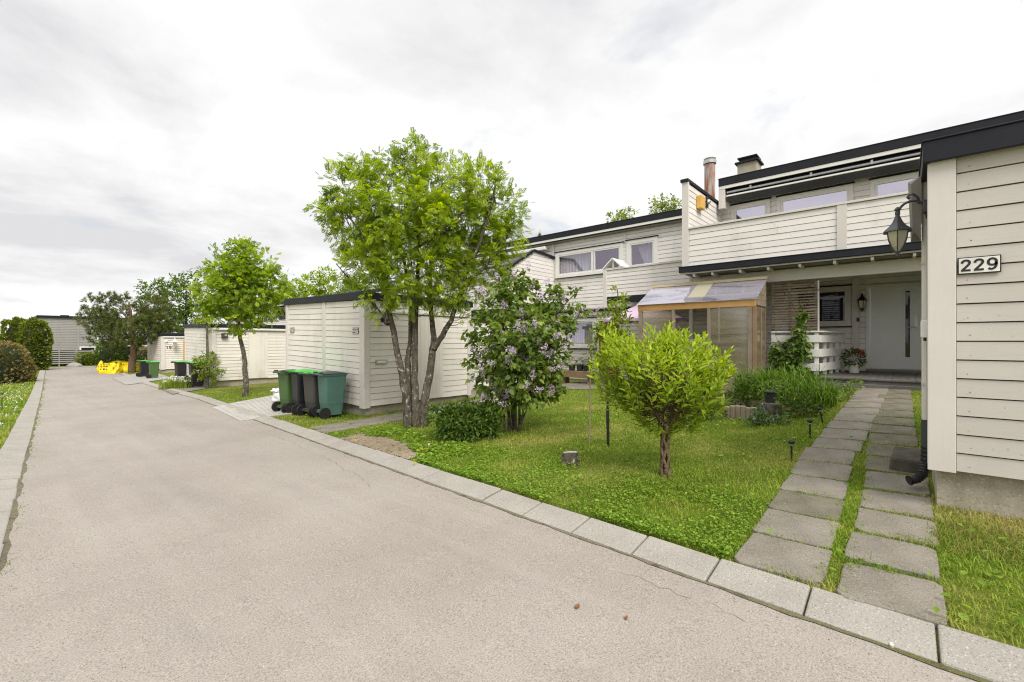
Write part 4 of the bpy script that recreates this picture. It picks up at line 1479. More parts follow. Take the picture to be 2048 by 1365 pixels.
# upper wall
uw = [(1463, 1541), (1555, 1707), (1741, 1850)]
zt_u, zb_u = 5.74, 3.95
ops = []
for a_, b_ in uw:
    y1_, y0_ = onX(a_, 400, XW).y, onX(b_, 400, XW).y
    ops.append((YA1 - y1_, YA1 - y0_, zb_u, zt_u))
mb = MB(); clad(mb, (XW, YA1), (XW, YA0), 3.46, 6.1, .147, (-1, 0), openings=ops)
mb.build('upper_wall', ['siding_row', 'gapdark', 'nail'], T)
for a_, b_ in uw:
    window_x(T, XW, onX(b_, 400, XW).y, onX(a_, 400, XW).y, zb_u, zt_u, frame='white')
# roof edge and awning
mb = MB(); mb.box(14.55, 14.60, YA0, 4.30, 6.23, 6.445).box(14.54, 22.0, YA0, 4.31, 6.446, 6.47).box(14.60, 22.0, 4.24, 4.30, 6.10, 6.445)
mb.build('roof_fascia', 'fascia', T, bevel=.006)
MB().box(14.60, 22.0, YA0, 4.24, 6.15, 6.40).build('roof', 'roofing', T)
MB().box(14.565, 14.598, YA0, 4.28, 6.135, 6.225).build('roof_trim', 'white', T)
MB().box(14.57, 14.72, 4.12, 4.30, 5.55, 6.13).build('end_board', 'trim', T, bevel=.004)
MB().box(14.85, 15.16, YA0, 4.24, 5.86, 6.12).build('soffit_box', 'soffit', T)
mb = MB(); mb.box(14.72, 14.84, -6.0, 4.10, 5.93, 6.13)
aw = mb.build('awning', 'fascia', T, bevel=.01)
mb = MB(); mb.tube([(14.66, 4.08, 6.03), (14.66, -6.0, 6.03)], .035, 10)
for y in (3.4, 1.9, .6, -.7): mb.box(14.62, 14.72, y, y + .05, 6.0, 6.1)
mb.build('roller', 'metal', aw)
MB().box(14.58, 14.63, -6.0, 4.08, 5.885, 5.925).build('front_bar', 'white', aw)
MB().prism([(14.64, 4.08, 5.88), (14.64, 4.08, 5.925), (14.9, 4.08, 5.80), (14.9, 4.08, 5.75)], (0, -10.0, 0)).build('cloth', 'lidgrey', aw)
# chimney and flue
q = at(1498.5, 352, 15.4); zc_ = at(1498, 330, 15.4).z
mb = MB(); mb.box(q.x - .30, q.x + .32, q.y - .30, q.y + .30, 6.3, zc_)
ch = mb.build('chimney', 'concrete', T, bevel=.01)
mb = MB(); mb.box(q.x - .37, q.x + .39, q.y - .37, q.y + .37, zc_, zc_ + .05).box(q.x - .24, q.x + .24, q.y - .24, q.y + .24, zc_ + .05, zc_ + .17).box(q.x - .30, q.x + .30, q.y - .30, q.y + .30, zc_ + .17, zc_ + .21)
mb.build('cap', 'fascia', ch)
q = at(1419.5, 360, 14.8); zt_ = at(1419, 329, 14.8).z
mb = MB(); mb.lathe((q.x, q.y, 0), [(.165, 5.4), (.165, zt_)], 18)
fl = mb.build('flue', 'rust', T, smooth=False)
MB().lathe((q.x, q.y, zt_), [(.12, .0), (.20, .0), (.205, .10), (.17, .12), (.19, .17), (.05, .20)], 18).build('cowl', 'metal', fl)
# deck
T = thing('porch_deck', 'dark boarded porch deck in front of the white door', 'deck', (13.4, .8, .5))
mb = MB(); y = -2.0
while y < 4.3:
    mb.box(11.92, XW - .06, y, y + .115, ZF - .03, ZF); y += .122
mb.build('boards', 'deckwood', T)
MB().box(11.95, 12.0, -2.0, 4.3, .2, ZF - .035).build('riser', 'deckwood', T)
MB().box(11.86, 11.945, -1.6, 1.25, .42, .60).build('step', 'deckwood', T, bevel=.006)
q = onX(1723.5, 612, XW); lantern_wall('black wall lantern beside the white front door', (XW - .024, q.y - .02, q.z), 1.35, (-1, 0, 0))
# white railing around the deck
T = thing('deck_railing', 'white three board railing at the deck corner under the slatted screen', 'railing', (12.3, 1.5, ZF))
A_ = onX(1543, 661, 12.35); B_ = onX(1638, 661, 12.35)
E_ = Vector((14.5, 1.17, 0))
for z0_, z1_ in ((.84, 1.02), (1.17, 1.35), (1.50, 1.665)):
    dz = -.03
    MB().box(12.33, 12.352, B_.y - .01, A_.y, z0_ + dz, z1_ + dz).build('rail', 'white', T, bevel=.003)
    mb = MB(); mb.bar((12.345, B_.y - .022, (z0_ + z1_) / 2 + dz), (E_.x, E_.y, (z0_ + z1_) / 2 + dz), .022, z1_ - z0_); mb.build('rail', 'white', T, bevel=.003)
MB().box(12.31, 12.43, B_.y - .03, A_.y, 1.70, 1.735).build('cap_rail', 'white', T, bevel=.003)
mb = MB(); mb.bar((12.36, B_.y - .02, 1.718), (E_.x, E_.y, 1.718), .12, .034); mb.build('cap_rail', 'white', T, bevel=.003)
for y in (A_.y - .03, (A_.y + B_.y) / 2, B_.y + .05):
    MB().box(12.354, 12.42, y - .04, y + .04, .5, 1.698).build('post', 'white', T, bevel=.003)
for k in range(1, 5):
    f = k / 4.0
    c = Vector((12.45, B_.y, 0)).lerp(E_, f * .97 + .01)
    MB().box(c.x - .045, c.x + .045, c.y + .006, c.y + .075, .68, 1.698).build('post', 'white', T, bevel=.003)
# trellis
T = thing('slatted_screen', 'grey brown slatted wooden privacy screen above the white railing', 'screen', (12.5, 2.0, 1.75))
A_ = onX(1543, 568, 12.5).y; B_ = onX(1637, 568, 12.5).y
z = 1.79; n_ = 0
while z < 2.86:
    hgt = random.choice((.03, .036, .045)); jj_ = random.uniform(-.004, .004)
    mb = MB(); mb.hexa([(12.47, B_ + .015, z + jj_), (12.495, B_ + .015, z + jj_), (12.495, A_ - .01, z - jj_), (12.47, A_ - .01, z - jj_), (12.47, B_ + .015, z + hgt + jj_), (12.495, B_ + .015, z + hgt + jj_), (12.495, A_ - .01, z + hgt - jj_), (12.47, A_ - .01, z + hgt - jj_)])
    mb.build('slat', 'woodslat', T)
    z += hgt + random.uniform(.018, .036); n_ += 1
for y in (A_ - .03, (A_ + B_) / 2 + .1, B_ + .045):
    MB().box(12.497, 12.54, y - .03, y + .03, 1.55, 2.88).build('upright', 'woodslat', T)
MB().box(12.46, 12.54, B_ - .015, B_ + .012, 1.55, 2.90).build('edge_board', 'trim', T)

# ------------------------------------------------------------------ row house 227 (neighbour)
YB0, YB1 = 4.46, 10.95
T = thing('row_house', 'grey row house behind the lilac with curtained upper windows', 'row house', (XW, 8.0, -.1))
wins = []
wA = (onX(1112, 520, XW).y, onX(1247, 520, XW).y, onX(1112, 558, XW).z, onX(1112, 507, XW).z)
wB = (onX(1254, 520, XW).y, onX(1316, 520, XW).y, onX(1112, 558, XW).z, onX(1254, 483, XW).z)
wC = (onX(1137, 660, XW).y, onX(1194, 660, XW).y, onX(1165, 697, XW).z, onX(1165, 637, XW).z)
dB = (onX(1197, 660, XW).y, onX(1243, 660, XW).y, .05, onX(1200, 640, XW).z)
op = [(YB1 - a_, YB1 - b_, c_, d_) for a_, b_, c_, d_ in (wA, wB, wC, dB)]
mb = MB(); clad(mb, (XW, YB1), (XW, YB0 + .05), .0, 5.54, .147, (-1, 0), openings=op, gap=.011)
mb.build('wall', ['siding_row', 'gapdark', 'nail'], T)
ya, yb = min(wA[:2]), max(wA[:2])
W_ = yb - ya
window_x(T, XW, ya, yb, wA[2], wA[3], lights=((0, .40), (.42, 1)), pane='clearpane', frame='white', casing=.12,
         curtain=[drape(XW + .18, ya + W_ * .42, yb - .12, wA[2] + .1, wA[3] - .1)])
ya, yb = min(wB[:2]), max(wB[:2])
window_x(T, XW, ya, yb, wB[2], wB[3], pane='clearpane', frame='white', casing=.13,
         curtain=[drape(XW + .18, ya + .25, ya + (yb - ya) * .72, wB[2] + .1, wB[3] - .1, cut=lambda s_, t__: -(.38 * s_ * (1 - t__) ** 1.3) * .9)])
ya, yb = min(wC[:2]), max(wC[:2])
window_x(T, XW, ya, yb, wC[2], wC[3], pane='clearpane', frame='white', casing=.12, curtain=[drape(XW + .16, ya + .1, yb - .1, wC[2] + .1, wC[3] - .1)])
ya, yb = min(dB[:2]), max(dB[:2])
do = MB().box(XW - .03, XW + .03, ya + .05, yb - .05, .05, dB[3] - .05).build('door', 'doorbrown', T)
mb = MB(); mb.box(XW - .05, XW + .04, ya - .02, ya + .048, .05, dB[3]).box(XW - .05, XW + .04, yb - .048, yb + .02, .05, dB[3]).box(XW - .05, XW + .04, ya + .048, yb - .048, dB[3] - .048, dB[3]); mb.build('door_frame', 'white', T)
MB().box(XW - .10, XW - .024, 7.3, YB1, onX(1165, 625, XW).z, onX(1165, 620, XW).z).build('flashing', 'fascia', T)
MB().box(XW - .06, XW - .024, 7.3, YB1, onX(1165, 632, XW).z, onX(1165, 625.6, XW).z).build('band_board', 'trim', T)
for u, zz0 in ((1107, 0.0), (1249.5, wA[3])):
    y = onX(u, 500, XW).y; MB().box(XW - .05, XW - .022, y - .07, y + .07, zz0 + .05, 5.52).build('cover_board', 'trim', T)
mb = MB(); mb.box(14.90, 14.95, YB0 + .1, 17.4, 5.665, 5.86).box(14.89, 22.0, YB0 + .1, 17.4, 5.861, 5.885)
mb.build('roof_fascia', 'fascia', T, bevel=.006)
MB().box(14.95, 22.0, YB0 + .1, 17.4, 5.55, 5.855).build('roof', 'roofing', T)
MB().box(14.915, 14.948, YB0 + .1, 17.4, 5.575, 5.66).build('roof_trim', 'white', T)
MB().box(15.0, XW - .03, YB0 + .1, 17.4, 5.50, 5.548).build('soffit', 'soffit', T)
# balcony
XP = 13.26
yl = onX(1209, 560, XP).y
zpt = onX(1289, 533, XP).z; zpb = onX(1289, 589, XP).z
mb = MB(); clad(mb, (XP, yl - .10), (XP, 4.50), zpb, zpt, .13, (-1, 0)); pp = mb.build('balcony_parapet', ['siding_row', 'gapdark', 'nail'], T)
MB().box(XP - .05, XP + .12, 4.50, yl + .03, zpt + .002, zpt + .04).build('cap_rail', 'trim', pp)
MB().box(XP - .05, XP + .10, yl - .10, yl + .03, zpb - .35, zpt).build('cover_board', 'trim', pp, bevel=.004)
mb = MB(); clad(mb, (XW - .03, yl), (XP + .1, yl), zpb, zpt, .13, (0, 1)); mb.build('side_parapet', ['siding_row', 'gapdark', 'nail'], pp)
MB().box(XP + .02, XW - .03, 4.5, yl - .02, zpb - .02, zpb + .12).build('balcony_floor', 'soffit', T)
MB().box(XP - .03, XP + .06, 4.5, yl - .12, zpb - .22, zpb - .022).build('balcony_beam', 'fascia', T)
# small white gable on the balcony
q = onX(1235, 520, 13.9)
TT = thing('play_house', 'small white gabled roof peeping over the grey balcony', 'play house', (13.9, q.y, zpt - .5))
e = .36; zr_ = q.z; zl_ = zr_ - .32
mb = MB(); mb.bar((13.9, q.y, zr_), (13.9, q.y + e, zl_), .75, .035, (0, 0, 1)); mb.bar((13.9, q.y, zr_), (13.9, q.y - e, zl_), .75, .035, (0, 0, 1)); mb.build('roof', 'white', TT)
mb = MB(); mb.box(13.6, 13.66, q.y - .02, q.y + .03, zl_ - .3, zr_ - .03).box(13.6, 13.66, q.y - .3, q.y - .26, zl_ - .5, zl_ + .05).box(13.6, 13.66, q.y + .26, q.y + .3, zl_ - .5, zl_ + .05).box(13.6, 13.66, q.y - .26, q.y + .26, zl_ - .04, zl_ + .01)
mb.build('gable_frame', 'white', TT)


def screen_fin(T, Yf, zp):
    """sloping party screen at Yf, facing -Y; zp = balcony level"""
    z_w, z_m, z_f = zp + 2.02, zp + 2.12, zp + 1.02
    L = XW - 11.9

    def top(s_):
        xm = L - (13.8 - 11.9)
        return z_w + (z_m - z_w) * s_ / xm if s_ < xm else z_m + (z_f - z_m) * (s_ - xm) / (L - xm)
    mb = MB(); clad(mb, (XW, Yf), (11.9, Yf), zp, z_m, .148, (0, -1), topfn=top)
    f_ = mb.build('party_screen', ['siding_row', 'gapdark', 'nail'], T)
    mb = MB(); mb.bar((XW, Yf - .01, z_w + .02), (13.8, Yf - .01, z_m + .02), .17, .08); mb.bar((13.8, Yf - .01, z_m + .02), (11.88, Yf - .01, z_f + .02), .17, .08)
    mb.build('cap', 'fascia', f_)


screen_fin(T, YB1, 2.9)


def simple_house(label, y0, y1, zf, zroof, roof=True):
    T = thing('row_house', label, 'row house', (XW, (y0 + y1) / 2, float(gz(15, y0)) - .5))
    zp = zf + 2.78
    w1 = (y0 + .9, y0 + 2.9); w2 = (y0 + 3.5, y0 + 5.6)
    ops = [(y1 - b_, y1 - a_, zp + .5, zp + 2.2) for a_, b_ in (w1, w2)] + [(y1 - w2[1], y1 - w2[0], zf + 1.0, zf + 2.2)]
    mb = MB(); clad(mb, (XW, y1), (XW, y0), zf - .3, zroof - .3, .147, (-1, 0), openings=ops, gap=.014)
    mb.build('wall', ['siding_row', 'gapdark', 'nail'], T)
    for a_, b_ in (w1, w2): window_x(T, XW, a_, b_, zp + .5, zp + 2.2, frame='white', casing=.12)
    window_x(T, XW, w2[0], w2[1], zf + 1.0, zf + 2.2, frame='white', casing=.12)
    if roof:
        MB().box(14.55, 14.60, y0, y1, zroof - .2, zroof).build('roof_fascia', 'fascia', T)
        MB().box(14.60, 22, y0, y1, zroof - .3, zroof - .01).build('roof', 'roofing', T)
        MB().box(14.565, 14.598, y0, y1, zroof - .29, zroof - .205).build('roof_trim', 'white', T)
    mb = MB(); clad(mb, (XB, y1 - .1), (XB, y0 + .1), zp, zp + 1.0, .147, (-1, 0), gap=.014)
    pp = mb.build('balcony_parapet', ['siding_row', 'gapdark', 'nail'], T)
    MB().box(XB - .04, XB + .1, y0 + .1, y1 - .1, zp + 1.0, zp + 1.04).build('cap_rail', 'trim', pp)
    MB().box(XB - .2, XW, y0 + .1, y1 - .1, zp - .16, zp - .005).build('eave', 'fascia', T)
    screen_fin(T, y1, zp)
    return T


h3 = simple_house('pale row house behind the big rowan tree, third along the row', YB1 + .06, 17.4, -.1, 5.84, roof=False)
MB().box(14.90, 15.06, 11.2, 16.8, 5.28, 5.42).build('awning', 'white', h3, bevel=.02)
simple_house('pale row house mostly hidden by the shed above the bins', 17.46, 23.95, -.75, 4.55)
h5 = simple_house('distant pale row house with glazed terrace roof beside the round rowan', 24.0, 40.0, -.95, 4.55)
TT = thing('terrace_roof', 'sloping glazed terrace roof seen between round rowan and bin shed', 'terrace roof', (13, 38, 1.5))
a0, a1 = at(528, 646, 34), at(574, 646, 34)
b0, b1 = at(545, 619, 36.5), at(578, 619, 36.5)
mb = MB(); mb.prism([a0, a1, b1, b0], (0, 0, .03)); mb.build('glass', 'greenglass', TT)
mb = MB()
for f in (0, .33, .66, 1): mb.bar(a0.lerp(a1, f) + Vector((0, 0, .05)), b0.lerp(b1, f) + Vector((0, 0, .05)), .08, .06)
mb.bar(a0, a1, .08, .1); mb.bar(b0, b1, .08, .1)
mb.build('frame', 'fascia', TT)
for f in (0, .5, 1): c = a0.lerp(a1, f); MB().box(c.x - .05, c.x + .05, c.y - .05, c.y + .05, -.8, c.z).build('post', 'fascia', TT)

# ------------------------------------------------------------------ far grey house, its fence, rock
YG = 62.0
gl, gr_ = onY(78, 640, YG), onY(262, 640, YG)
T = thing('grey_house', 'grey board clad house at the far end of the road', 'house', (gl.x, YG, -1.2))
zt_ = gl.z + .25; zg_ = -1.2
ghw = (onY(159, 700, YG).x - gl.x, onY(192, 700, YG).x - gl.x, zg_ + .3, onY(170, 693.5, YG).z)
mb = MB(); clad(mb, (gl.x, YG), (gr_.x, YG), zg_, zt_, .16, (0, -1), openings=[ghw], gap=.02); mb.build('wall', ['siding_far', 'gapdark', 'nail'], T)
MB().box(gl.x + .02, gr_.x, YG + .1, YG + 8, zg_, zt_ - .02).build('rear_wall', 'siding_far', T)
mb = MB(); mb.box(gl.x - .15, gr_.x + .2, YG - .2, YG + 8.2, zt_, zt_ + .18); mb.build('roof', 'fascia', T)
x_ = onY(157, 660, YG).x; MB().box(x_ - .08, x_ + .08, YG - .05, YG - .024, zg_, zt_).build('cover_board', 'siding_far', T)
a_, b_ = gl.x + ghw[0], gl.x + ghw[1]
mb = MB(); mb.box(a_, b_, YG - .06, YG, ghw[3] - .12, ghw[3]).box(a_, a_ + .12, YG - .06, YG, ghw[2], ghw[3] - .12).box(b_ - .12, b_, YG - .06, YG, ghw[2], ghw[3] - .12)
wo = mb.build('window', 'white', T); MB().box(a_ + .12, b_ - .12, YG - .02, YG - .01, ghw[2], ghw[3] - .12).build('pane', 'darkpane', wo)
q = onY(132, 632, YG)
mb = MB(); mb.box(q.x - .3, q.x + .3, YG + 1, YG + 1.7, zt_, q.z + .1).box(q.x - .2, q.x + .65, YG + 1, YG + 1.7, zt_ + .0, q.z - .3); mb.build('chimney', 'fascia', T)
q = onY(192.5, 685, YG); lantern_wall('white wall lantern on the far grey house', (q.x, YG - .03, q.z), 3.0, (0, -1, 0), 'white')
YF = 59.5
fl_, fr_ = onY(84, 705, YF), onY(205, 705, YF)
T = thing('slat_fence', 'grey horizontal slat fence in front of the far grey house', 'fence', (fl_.x, YF, -.9))
z0_, z1_ = onY(120, 729, YF).z, onY(120, 701, YF).z
for k in range(7):
    z = z0_ + (z1_ - z0_) * (k + .1) / 7
    MB().box(fl_.x - 1, fr_.x + 1, YF - .02, YF + .01, z, z + (z1_ - z0_) / 7 * .60).build('slat', 'siding_far', T)
MB().box(fl_.x - 1, fr_.x + 1, YF + .11, YF + .13, z0_ - .2, z1_).build('backing', 'core', T)  # dark sheet added behind the slats so their gaps look shaded
for f in (0, .27, .55, .82, 1.05):
    x_ = fl_.x + (fr_.x - fl_.x) * f; MB().box(x_ - .05, x_ + .05, YF + .012, YF + .10, -1.1, z1_ + .02).build('post', 'siding_far', T)
q = onY(150, 727, 57.5); mb = MB(); mb.lathe((q.x, 57.5, float(gz(q.x, 57.5)) - .1), [(.55, 0), (.57, .15), (.42, .34), (.2, .42)], 11); mb.v = [(a_ + random.uniform(-.12, .12), b_ + random.uniform(-.1, .1), c_ + random.uniform(-.06, .06)) for a_, b_, c_ in mb.v]
o = mb.build('boulder', 'rock', loc=(q.x, 57.5, -.9), smooth=True); tag(o, 'pale boulder between the slat fence and the clipped hedge', 'boulder')
# low wall and roofs glimpsed right of the pine
T = thing('low_house', 'low pale house behind the pine with dark stepped roof', 'house', (9.5, 52, -1.2))
a_, b_ = onY(270, 700, 52.), onY(325, 700, 52.)
mb = MB(); clad(mb, (a_.x, 52), (b_.x + 2, 52), -1.3, onY(290, 694, 52).z, .16, (0, -1), gap=.02); mb.build('wall', ['siding', 'gapdark', 'nail'], T)
z_ = onY(290, 694, 52).z
for k, (zz, hh, mt_) in enumerate(((z_, .16, 'white'), (z_ + .16, .35, 'fascia'), (z_ + .52, .16, 'white'), (z_ + .68, .35, 'fascia'))):
    MB().box(a_.x - .2, b_.x + 2.2, 51.85 + k * .3, 55, zz, zz + hh - .002).build('roof_edge', mt_, T)

# ------------------------------------------------------------------ greenhouse
XG, XGb = 11.2, 12.15
yr_, yl_ = onX(1510, 640, XG).y, onX(1278, 640, XG).y
zg_ = float(gz(XG, 4)) - .1
zE = onX(1510, 597, XG).z; zEl = onX(1278, 611, XG).z
zE = (zE + zEl) / 2
zR = 2.98
T = thing('lean_to_greenhouse', 'timber framed lean-to greenhouse with cloudy plastic panels', 'greenhouse', (XG, 4.0, zg_))
MB().box(XG - .03, XG + .03, yr_ - .02, yl_ + .02, zE - .17, zE).build('eave_beam', 'pinewood', T, bevel=.005)
zbase = zg_ + .48
us = [1278, 1347, 1418, 1497, 1510]
yy_ = [yl_ - .045, onX(1347, 640, XG).y, onX(1418, 640, XG).y, onX(1503, 640, XG).y + .02]
for k, y in enumerate(yy_):
    wd = .05 if k in (0, 3) else .035
    MB().box(XG - .028, XG + .04, y - wd, y + wd, zbase, zE - .172).build('post', 'wood', T, bevel=.003)
MB().box(XG - .035, XG - .0, yr_ - .02, yr_ + .035, zbase, zE - .172).build('corner_trim', 'woodtan', T)
mb = MB()
for y in (yr_, yl_): mb.box(XG + .05, XGb, y - .02, y + .02, zg_, zbase)
mb.box(XG - .03, XG + .03, yr_ - .02, yl_ + .02, zg_, zbase)
mb.build('base_boards', 'wood', T)
panes = [(yy_[0], yy_[1]), (yy_[2], yy_[3])]
for a_, b_ in panes:
    MB().box(XG + .004, XG + .012, b_ + .03, a_ - .03, zbase, zE - .18).build('panel', 'poly', T)
MB().box(XG + .02, XG + .026, yy_[2] + .03, yy_[1] - .03, zbase, zE - .9).build('panel', 'poly', T)
# right end
mb = MB(); mb.box(XG + .04, XG + .09, yr_ - .018, yr_ + .018, zbase, zE - .1).box(XG + .50, XG + .55, yr_ - .018, yr_ + .018, zbase, zE - .1).box(XGb - .05, XGb, yr_ - .018, yr_ + .018, zbase, zR - .1)
mb.build('end_frame', 'woodtan', T)
for a_, b_ in ((XG + .09, XG + .5), (XG + .55, XGb - .05)):
    MB().box(a_, b_, yr_ - .006, yr_ + .002, zbase, zE - .12).build('panel', 'poly', T)
mb = MB()
for k in range(5):
    z0_, z1_ = zE - .14 + k * .13, zE - .14 + (k + 1) * .13 - .006
    xs0 = XG + .02 + max(0, (z1_ - zE)) / (zR - zE) * (XGb - XG)
    mb.hexa([(XG + .02 + max(0, (z0_ - zE)) / (zR - zE) * (XGb - XG), yr_ - .03, z0_), (XGb, yr_ - .03, z0_), (XGb, yr_ + .0, z0_), (XG + .02 + max(0, (z0_ - zE)) / (zR - zE) * (XGb - XG), yr_, z0_), (xs0, yr_ - .03, z1_), (XGb, yr_ - .03, z1_), (XGb, yr_, z1_), (xs0, yr_, z1_)])
mb.build('gable_boards', 'wood', T)
# roof
rf = MB().prism([(XG - .06, yr_ - .05, zE - .01), (XGb, yr_ - .05, zR), (XGb, yl_ + .05, zR), (XG - .06, yl_ + .05, zE - .01)], (0, 0, .008)).build('roof_sheet', 'polyroof', T)
MB().box(XGb - .02, XGb + .06, yr_ - .06, yl_ + .06, zR + .01, zR + .075).build('ridge_beam', 'paleplank', T, bevel=.004)
for f in (.28, .5, .75): y = yr_ + (yl_ - yr_) * f; MB().bar((XG, y, zE - .04), (XGb, y, zR - .04), .04, .05).build('rafter', 'paleplank', T)
y = yr_ + (yl_ - yr_) * .42
MB().prism([(XG + .05, y, zE + .04), (XGb - .03, y, zR + .012), (XGb - .03, y + .4, zR + .012), (XG + .05, y + .4, zE + .04)], (0, 0, .01)).build('roof_vent', 'lampglass', T)
MB().box(XGb - .03, XGb, yr_ + .02, yl_ - .02, zg_ + .3, zg_ + 1.3).build('back_boards', 'wood', T)
for k in range(3): MB().box(XG + .25, XG + .5, yr_ + .2, yl_ - .2, zg_ + .5 + k * .5, zg_ + .53 + k * .5).build('shelf', 'wood', T)

# ------------------------------------------------------------------ wheelie bins


def make_bin(name, label, loc, rotz, body, lid, s=1.0, tilt=0.0, stripe=False, group='wheelie bins'):
    """two wheeled bin, back (handle, wheels) towards local -X"""
    T = thing(name, label, 'wheelie bin', loc, rotz, group)
    mb = MB()
    lv = [(.06, -.17, .19, .19), (.30, -.19, .215, .205), (.31, -.195, .22, .21), (.93, -.225, .27, .235), (.94, -.25, .285, .25), (.985, -.25, .29, .255)]
    rings = []
    for (z, xa, xb, hy) in lv:
        r = .045
        ring = []
        for (cx_, cy_, a0) in ((xb - r, hy - r, 0), (xa + r, hy - r, 90), (xa + r, -hy + r, 180), (xb - r, -hy + r, 270)):
            for k in range(4):
                th = R(a0 + 30 * k); ring.append((cx_ + r * math.cos(th), cy_ + r * math.sin(th), z))
        rings.append(ring)
    n0 = len(rings[0])
    for ring in rings: mb.v += ring
    for i in range(len(rings) - 1):
        for k in range(n0):
            k2 = (k + 1) % n0; mb.f.append((i * n0 + k, i * n0 + k2, (i + 1) * n0 + k2, (i + 1) * n0 + k)); mb.mi.append(0)
    mb.f.append(tuple(range(n0))[::-1]); mb.mi.append(0)
    mb.f.append(tuple((len(rings) - 1) * n0 + k for k in range(n0))); mb.mi.append(0)
    # ribs on the flanks and wheel recess block
    for yy in (-.1, .1): mb.box(.19, .225, yy - .012, yy + .012, .10, .30)
    mb.box(-.25, -.17, -.17, .17, .10, .17)
    mb.build('body', body, T, local=True, bevel=.004)
    mb = MB()
    for i, x in enumerate(np.linspace(-.27, .31, 9)):
        pass
    nx, ny = 10, 8; base = len(mb.v)
    for side in (0, 1):
        for i in range(nx + 1):
            for j in range(ny + 1):
                x = -.27 + .59 * i / nx; y = -.265 + .53 * j / ny
                h = 1.0 + .045 * math.sin(math.pi * min(1, max(0, i / nx))) * math.sin(math.pi * j / ny) ** .5 - .012 * (i / nx)
                mb.v.append((x, y, h if side else .985))
    NN = (nx + 1) * (ny + 1)
    for side in (0, 1):
        for i in range(nx):
            for j in range(ny):
                a_ = side * NN + i * (ny + 1) + j; mb.f.append((a_, a_ + ny + 1, a_ + ny + 2, a_ + 1)); mb.mi.append(0)
    edge = [(i, 0) for i in range(nx)] + [(nx, j) for j in range(ny)] + [(i, ny) for i in range(nx, 0, -1)] + [(0, j) for j in range(ny, 0, -1)]
    for k in range(len(edge)):
        a_, b_ = edge[k], edge[(k + 1) % len(edge)]
        ia, ib = a_[0] * (ny + 1) + a_[1], b_[0] * (ny + 1) + b_[1]
        mb.f.append((ia, ib, NN + ib, NN + ia)); mb.mi.append(0)
    for yy in (-.16, .16): mb.box(-.33, -.25, yy - .03, yy + .03, .99, 1.03)
    mb.build('lid', lid, T, local=True, smooth=False)
    mb = MB(); mb.tube([(-.34, -.2, .985), (-.34, .2, .985)], .017, 8)
    for yy in (-.2, 0, .2): mb.box(-.345, -.24, yy - .012, yy + .012, .955, .99)
    mb.build('handle', body, T, local=True)
    MB().tube([(-.235, -.25, .125), (-.235, .25, .125)], .012, 8).build('axle', 'metal', T, local=True)
    for yy in (-.235, .235):
        sg = 1 if yy > 0 else -1
        wh = MB().lathe((-.235, yy, .125), [(.095, -.025), (.118, -.028), (.125, -.018), (.125, .018), (.118, .028), (.095, .025)], 22, 'y').build('wheel', 'tyre', T, local=True)
        mb = MB(); mb.lathe((-.235, yy, .125), [(.094, -.02), (.07, -.012), (.07, .012), (.094, .02)], 18, 'y').lathe((-.235, yy + sg * .012, .125), [(.028, -.02), (.028, .02)], 10, 'y')
        for k in range(6):
            th = k * math.pi / 3; mb.bar((-.235, yy + sg * .012, .125), (-.235 + .09 * math.cos(th), yy + sg * .014, .125 + .09 * math.sin(th)), .012, .012, (0, 1, 0))
        mb.build('rim', 'binblack', wh, local=True)
    if stripe:
        MB().box(-.06, .05, -.252, -.2475, .68, .695).box(-.02, .02, -.252, -.2475, .645, .665).build('print', 'signwhite', T, local=True)
    T.scale = (s, s, s)
    return T


def gp(x, y, dz=0.0):
    return (x, y, float(gz(x, y)) + dz)


make_bin('wheelie_bin', 'teal green wheelie bin with dark lid, nearest of the four by the shed', gp(5.02, 9.86), R(-4), 'binteal', 'lidgrey')
make_bin('wheelie_bin', 'dark grey wheelie bin with green lid between teal and black bins', gp(4.97, 10.44), R(6), 'bingrey', 'lidgreen', stripe=True)
make_bin('wheelie_bin', 'black wheelie bin with bright green lid, third along the shed wall', gp(4.94, 11.06), R(-5), 'binblack', 'lidgreen', 1.03)
make_bin('wheelie_bin', 'olive green wheelie bin at the far end of the four by the shed', gp(4.90, 11.68), R(5), 'bingreen', 'lidgrey', 1.02)
q = G(390, 776); make_bin('wheelie_bin', 'black wheelie bin with green lid beside the leafy young tree', gp(q.x + .1, q.y + .2), R(-2), 'binblack', 'lidgreen', 1.14, stripe=True)
q = G(362, 770); make_bin('wheelie_bin', 'black wheelie bin with green lid standing behind the white daisies', gp(q.x + .1, q.y + .3), R(3), 'binblack', 'lidgreen', 1.14)
q = G(377, 769); make_bin('wheelie_bin', 'teal wheelie bin wedged between two black green-lidded bins', gp(q.x + .25, q.y + .4), R(2), 'binteal', 'lidgreen', .98)
q = G(288, 754); make_bin('wheelie_bin', 'dark wheelie bin with green lid on the far drive by the pine', gp(q.x, q.y), R(2), 'binblack', 'lidgreen', 1.02)
q = G(307, 757); make_bin('wheelie_bin', 'green wheelie bin with grey lid on the far drive, with its wheel showing', gp(q.x, q.y), R(-6), 'bingreen', 'lidgreen', 1.0)


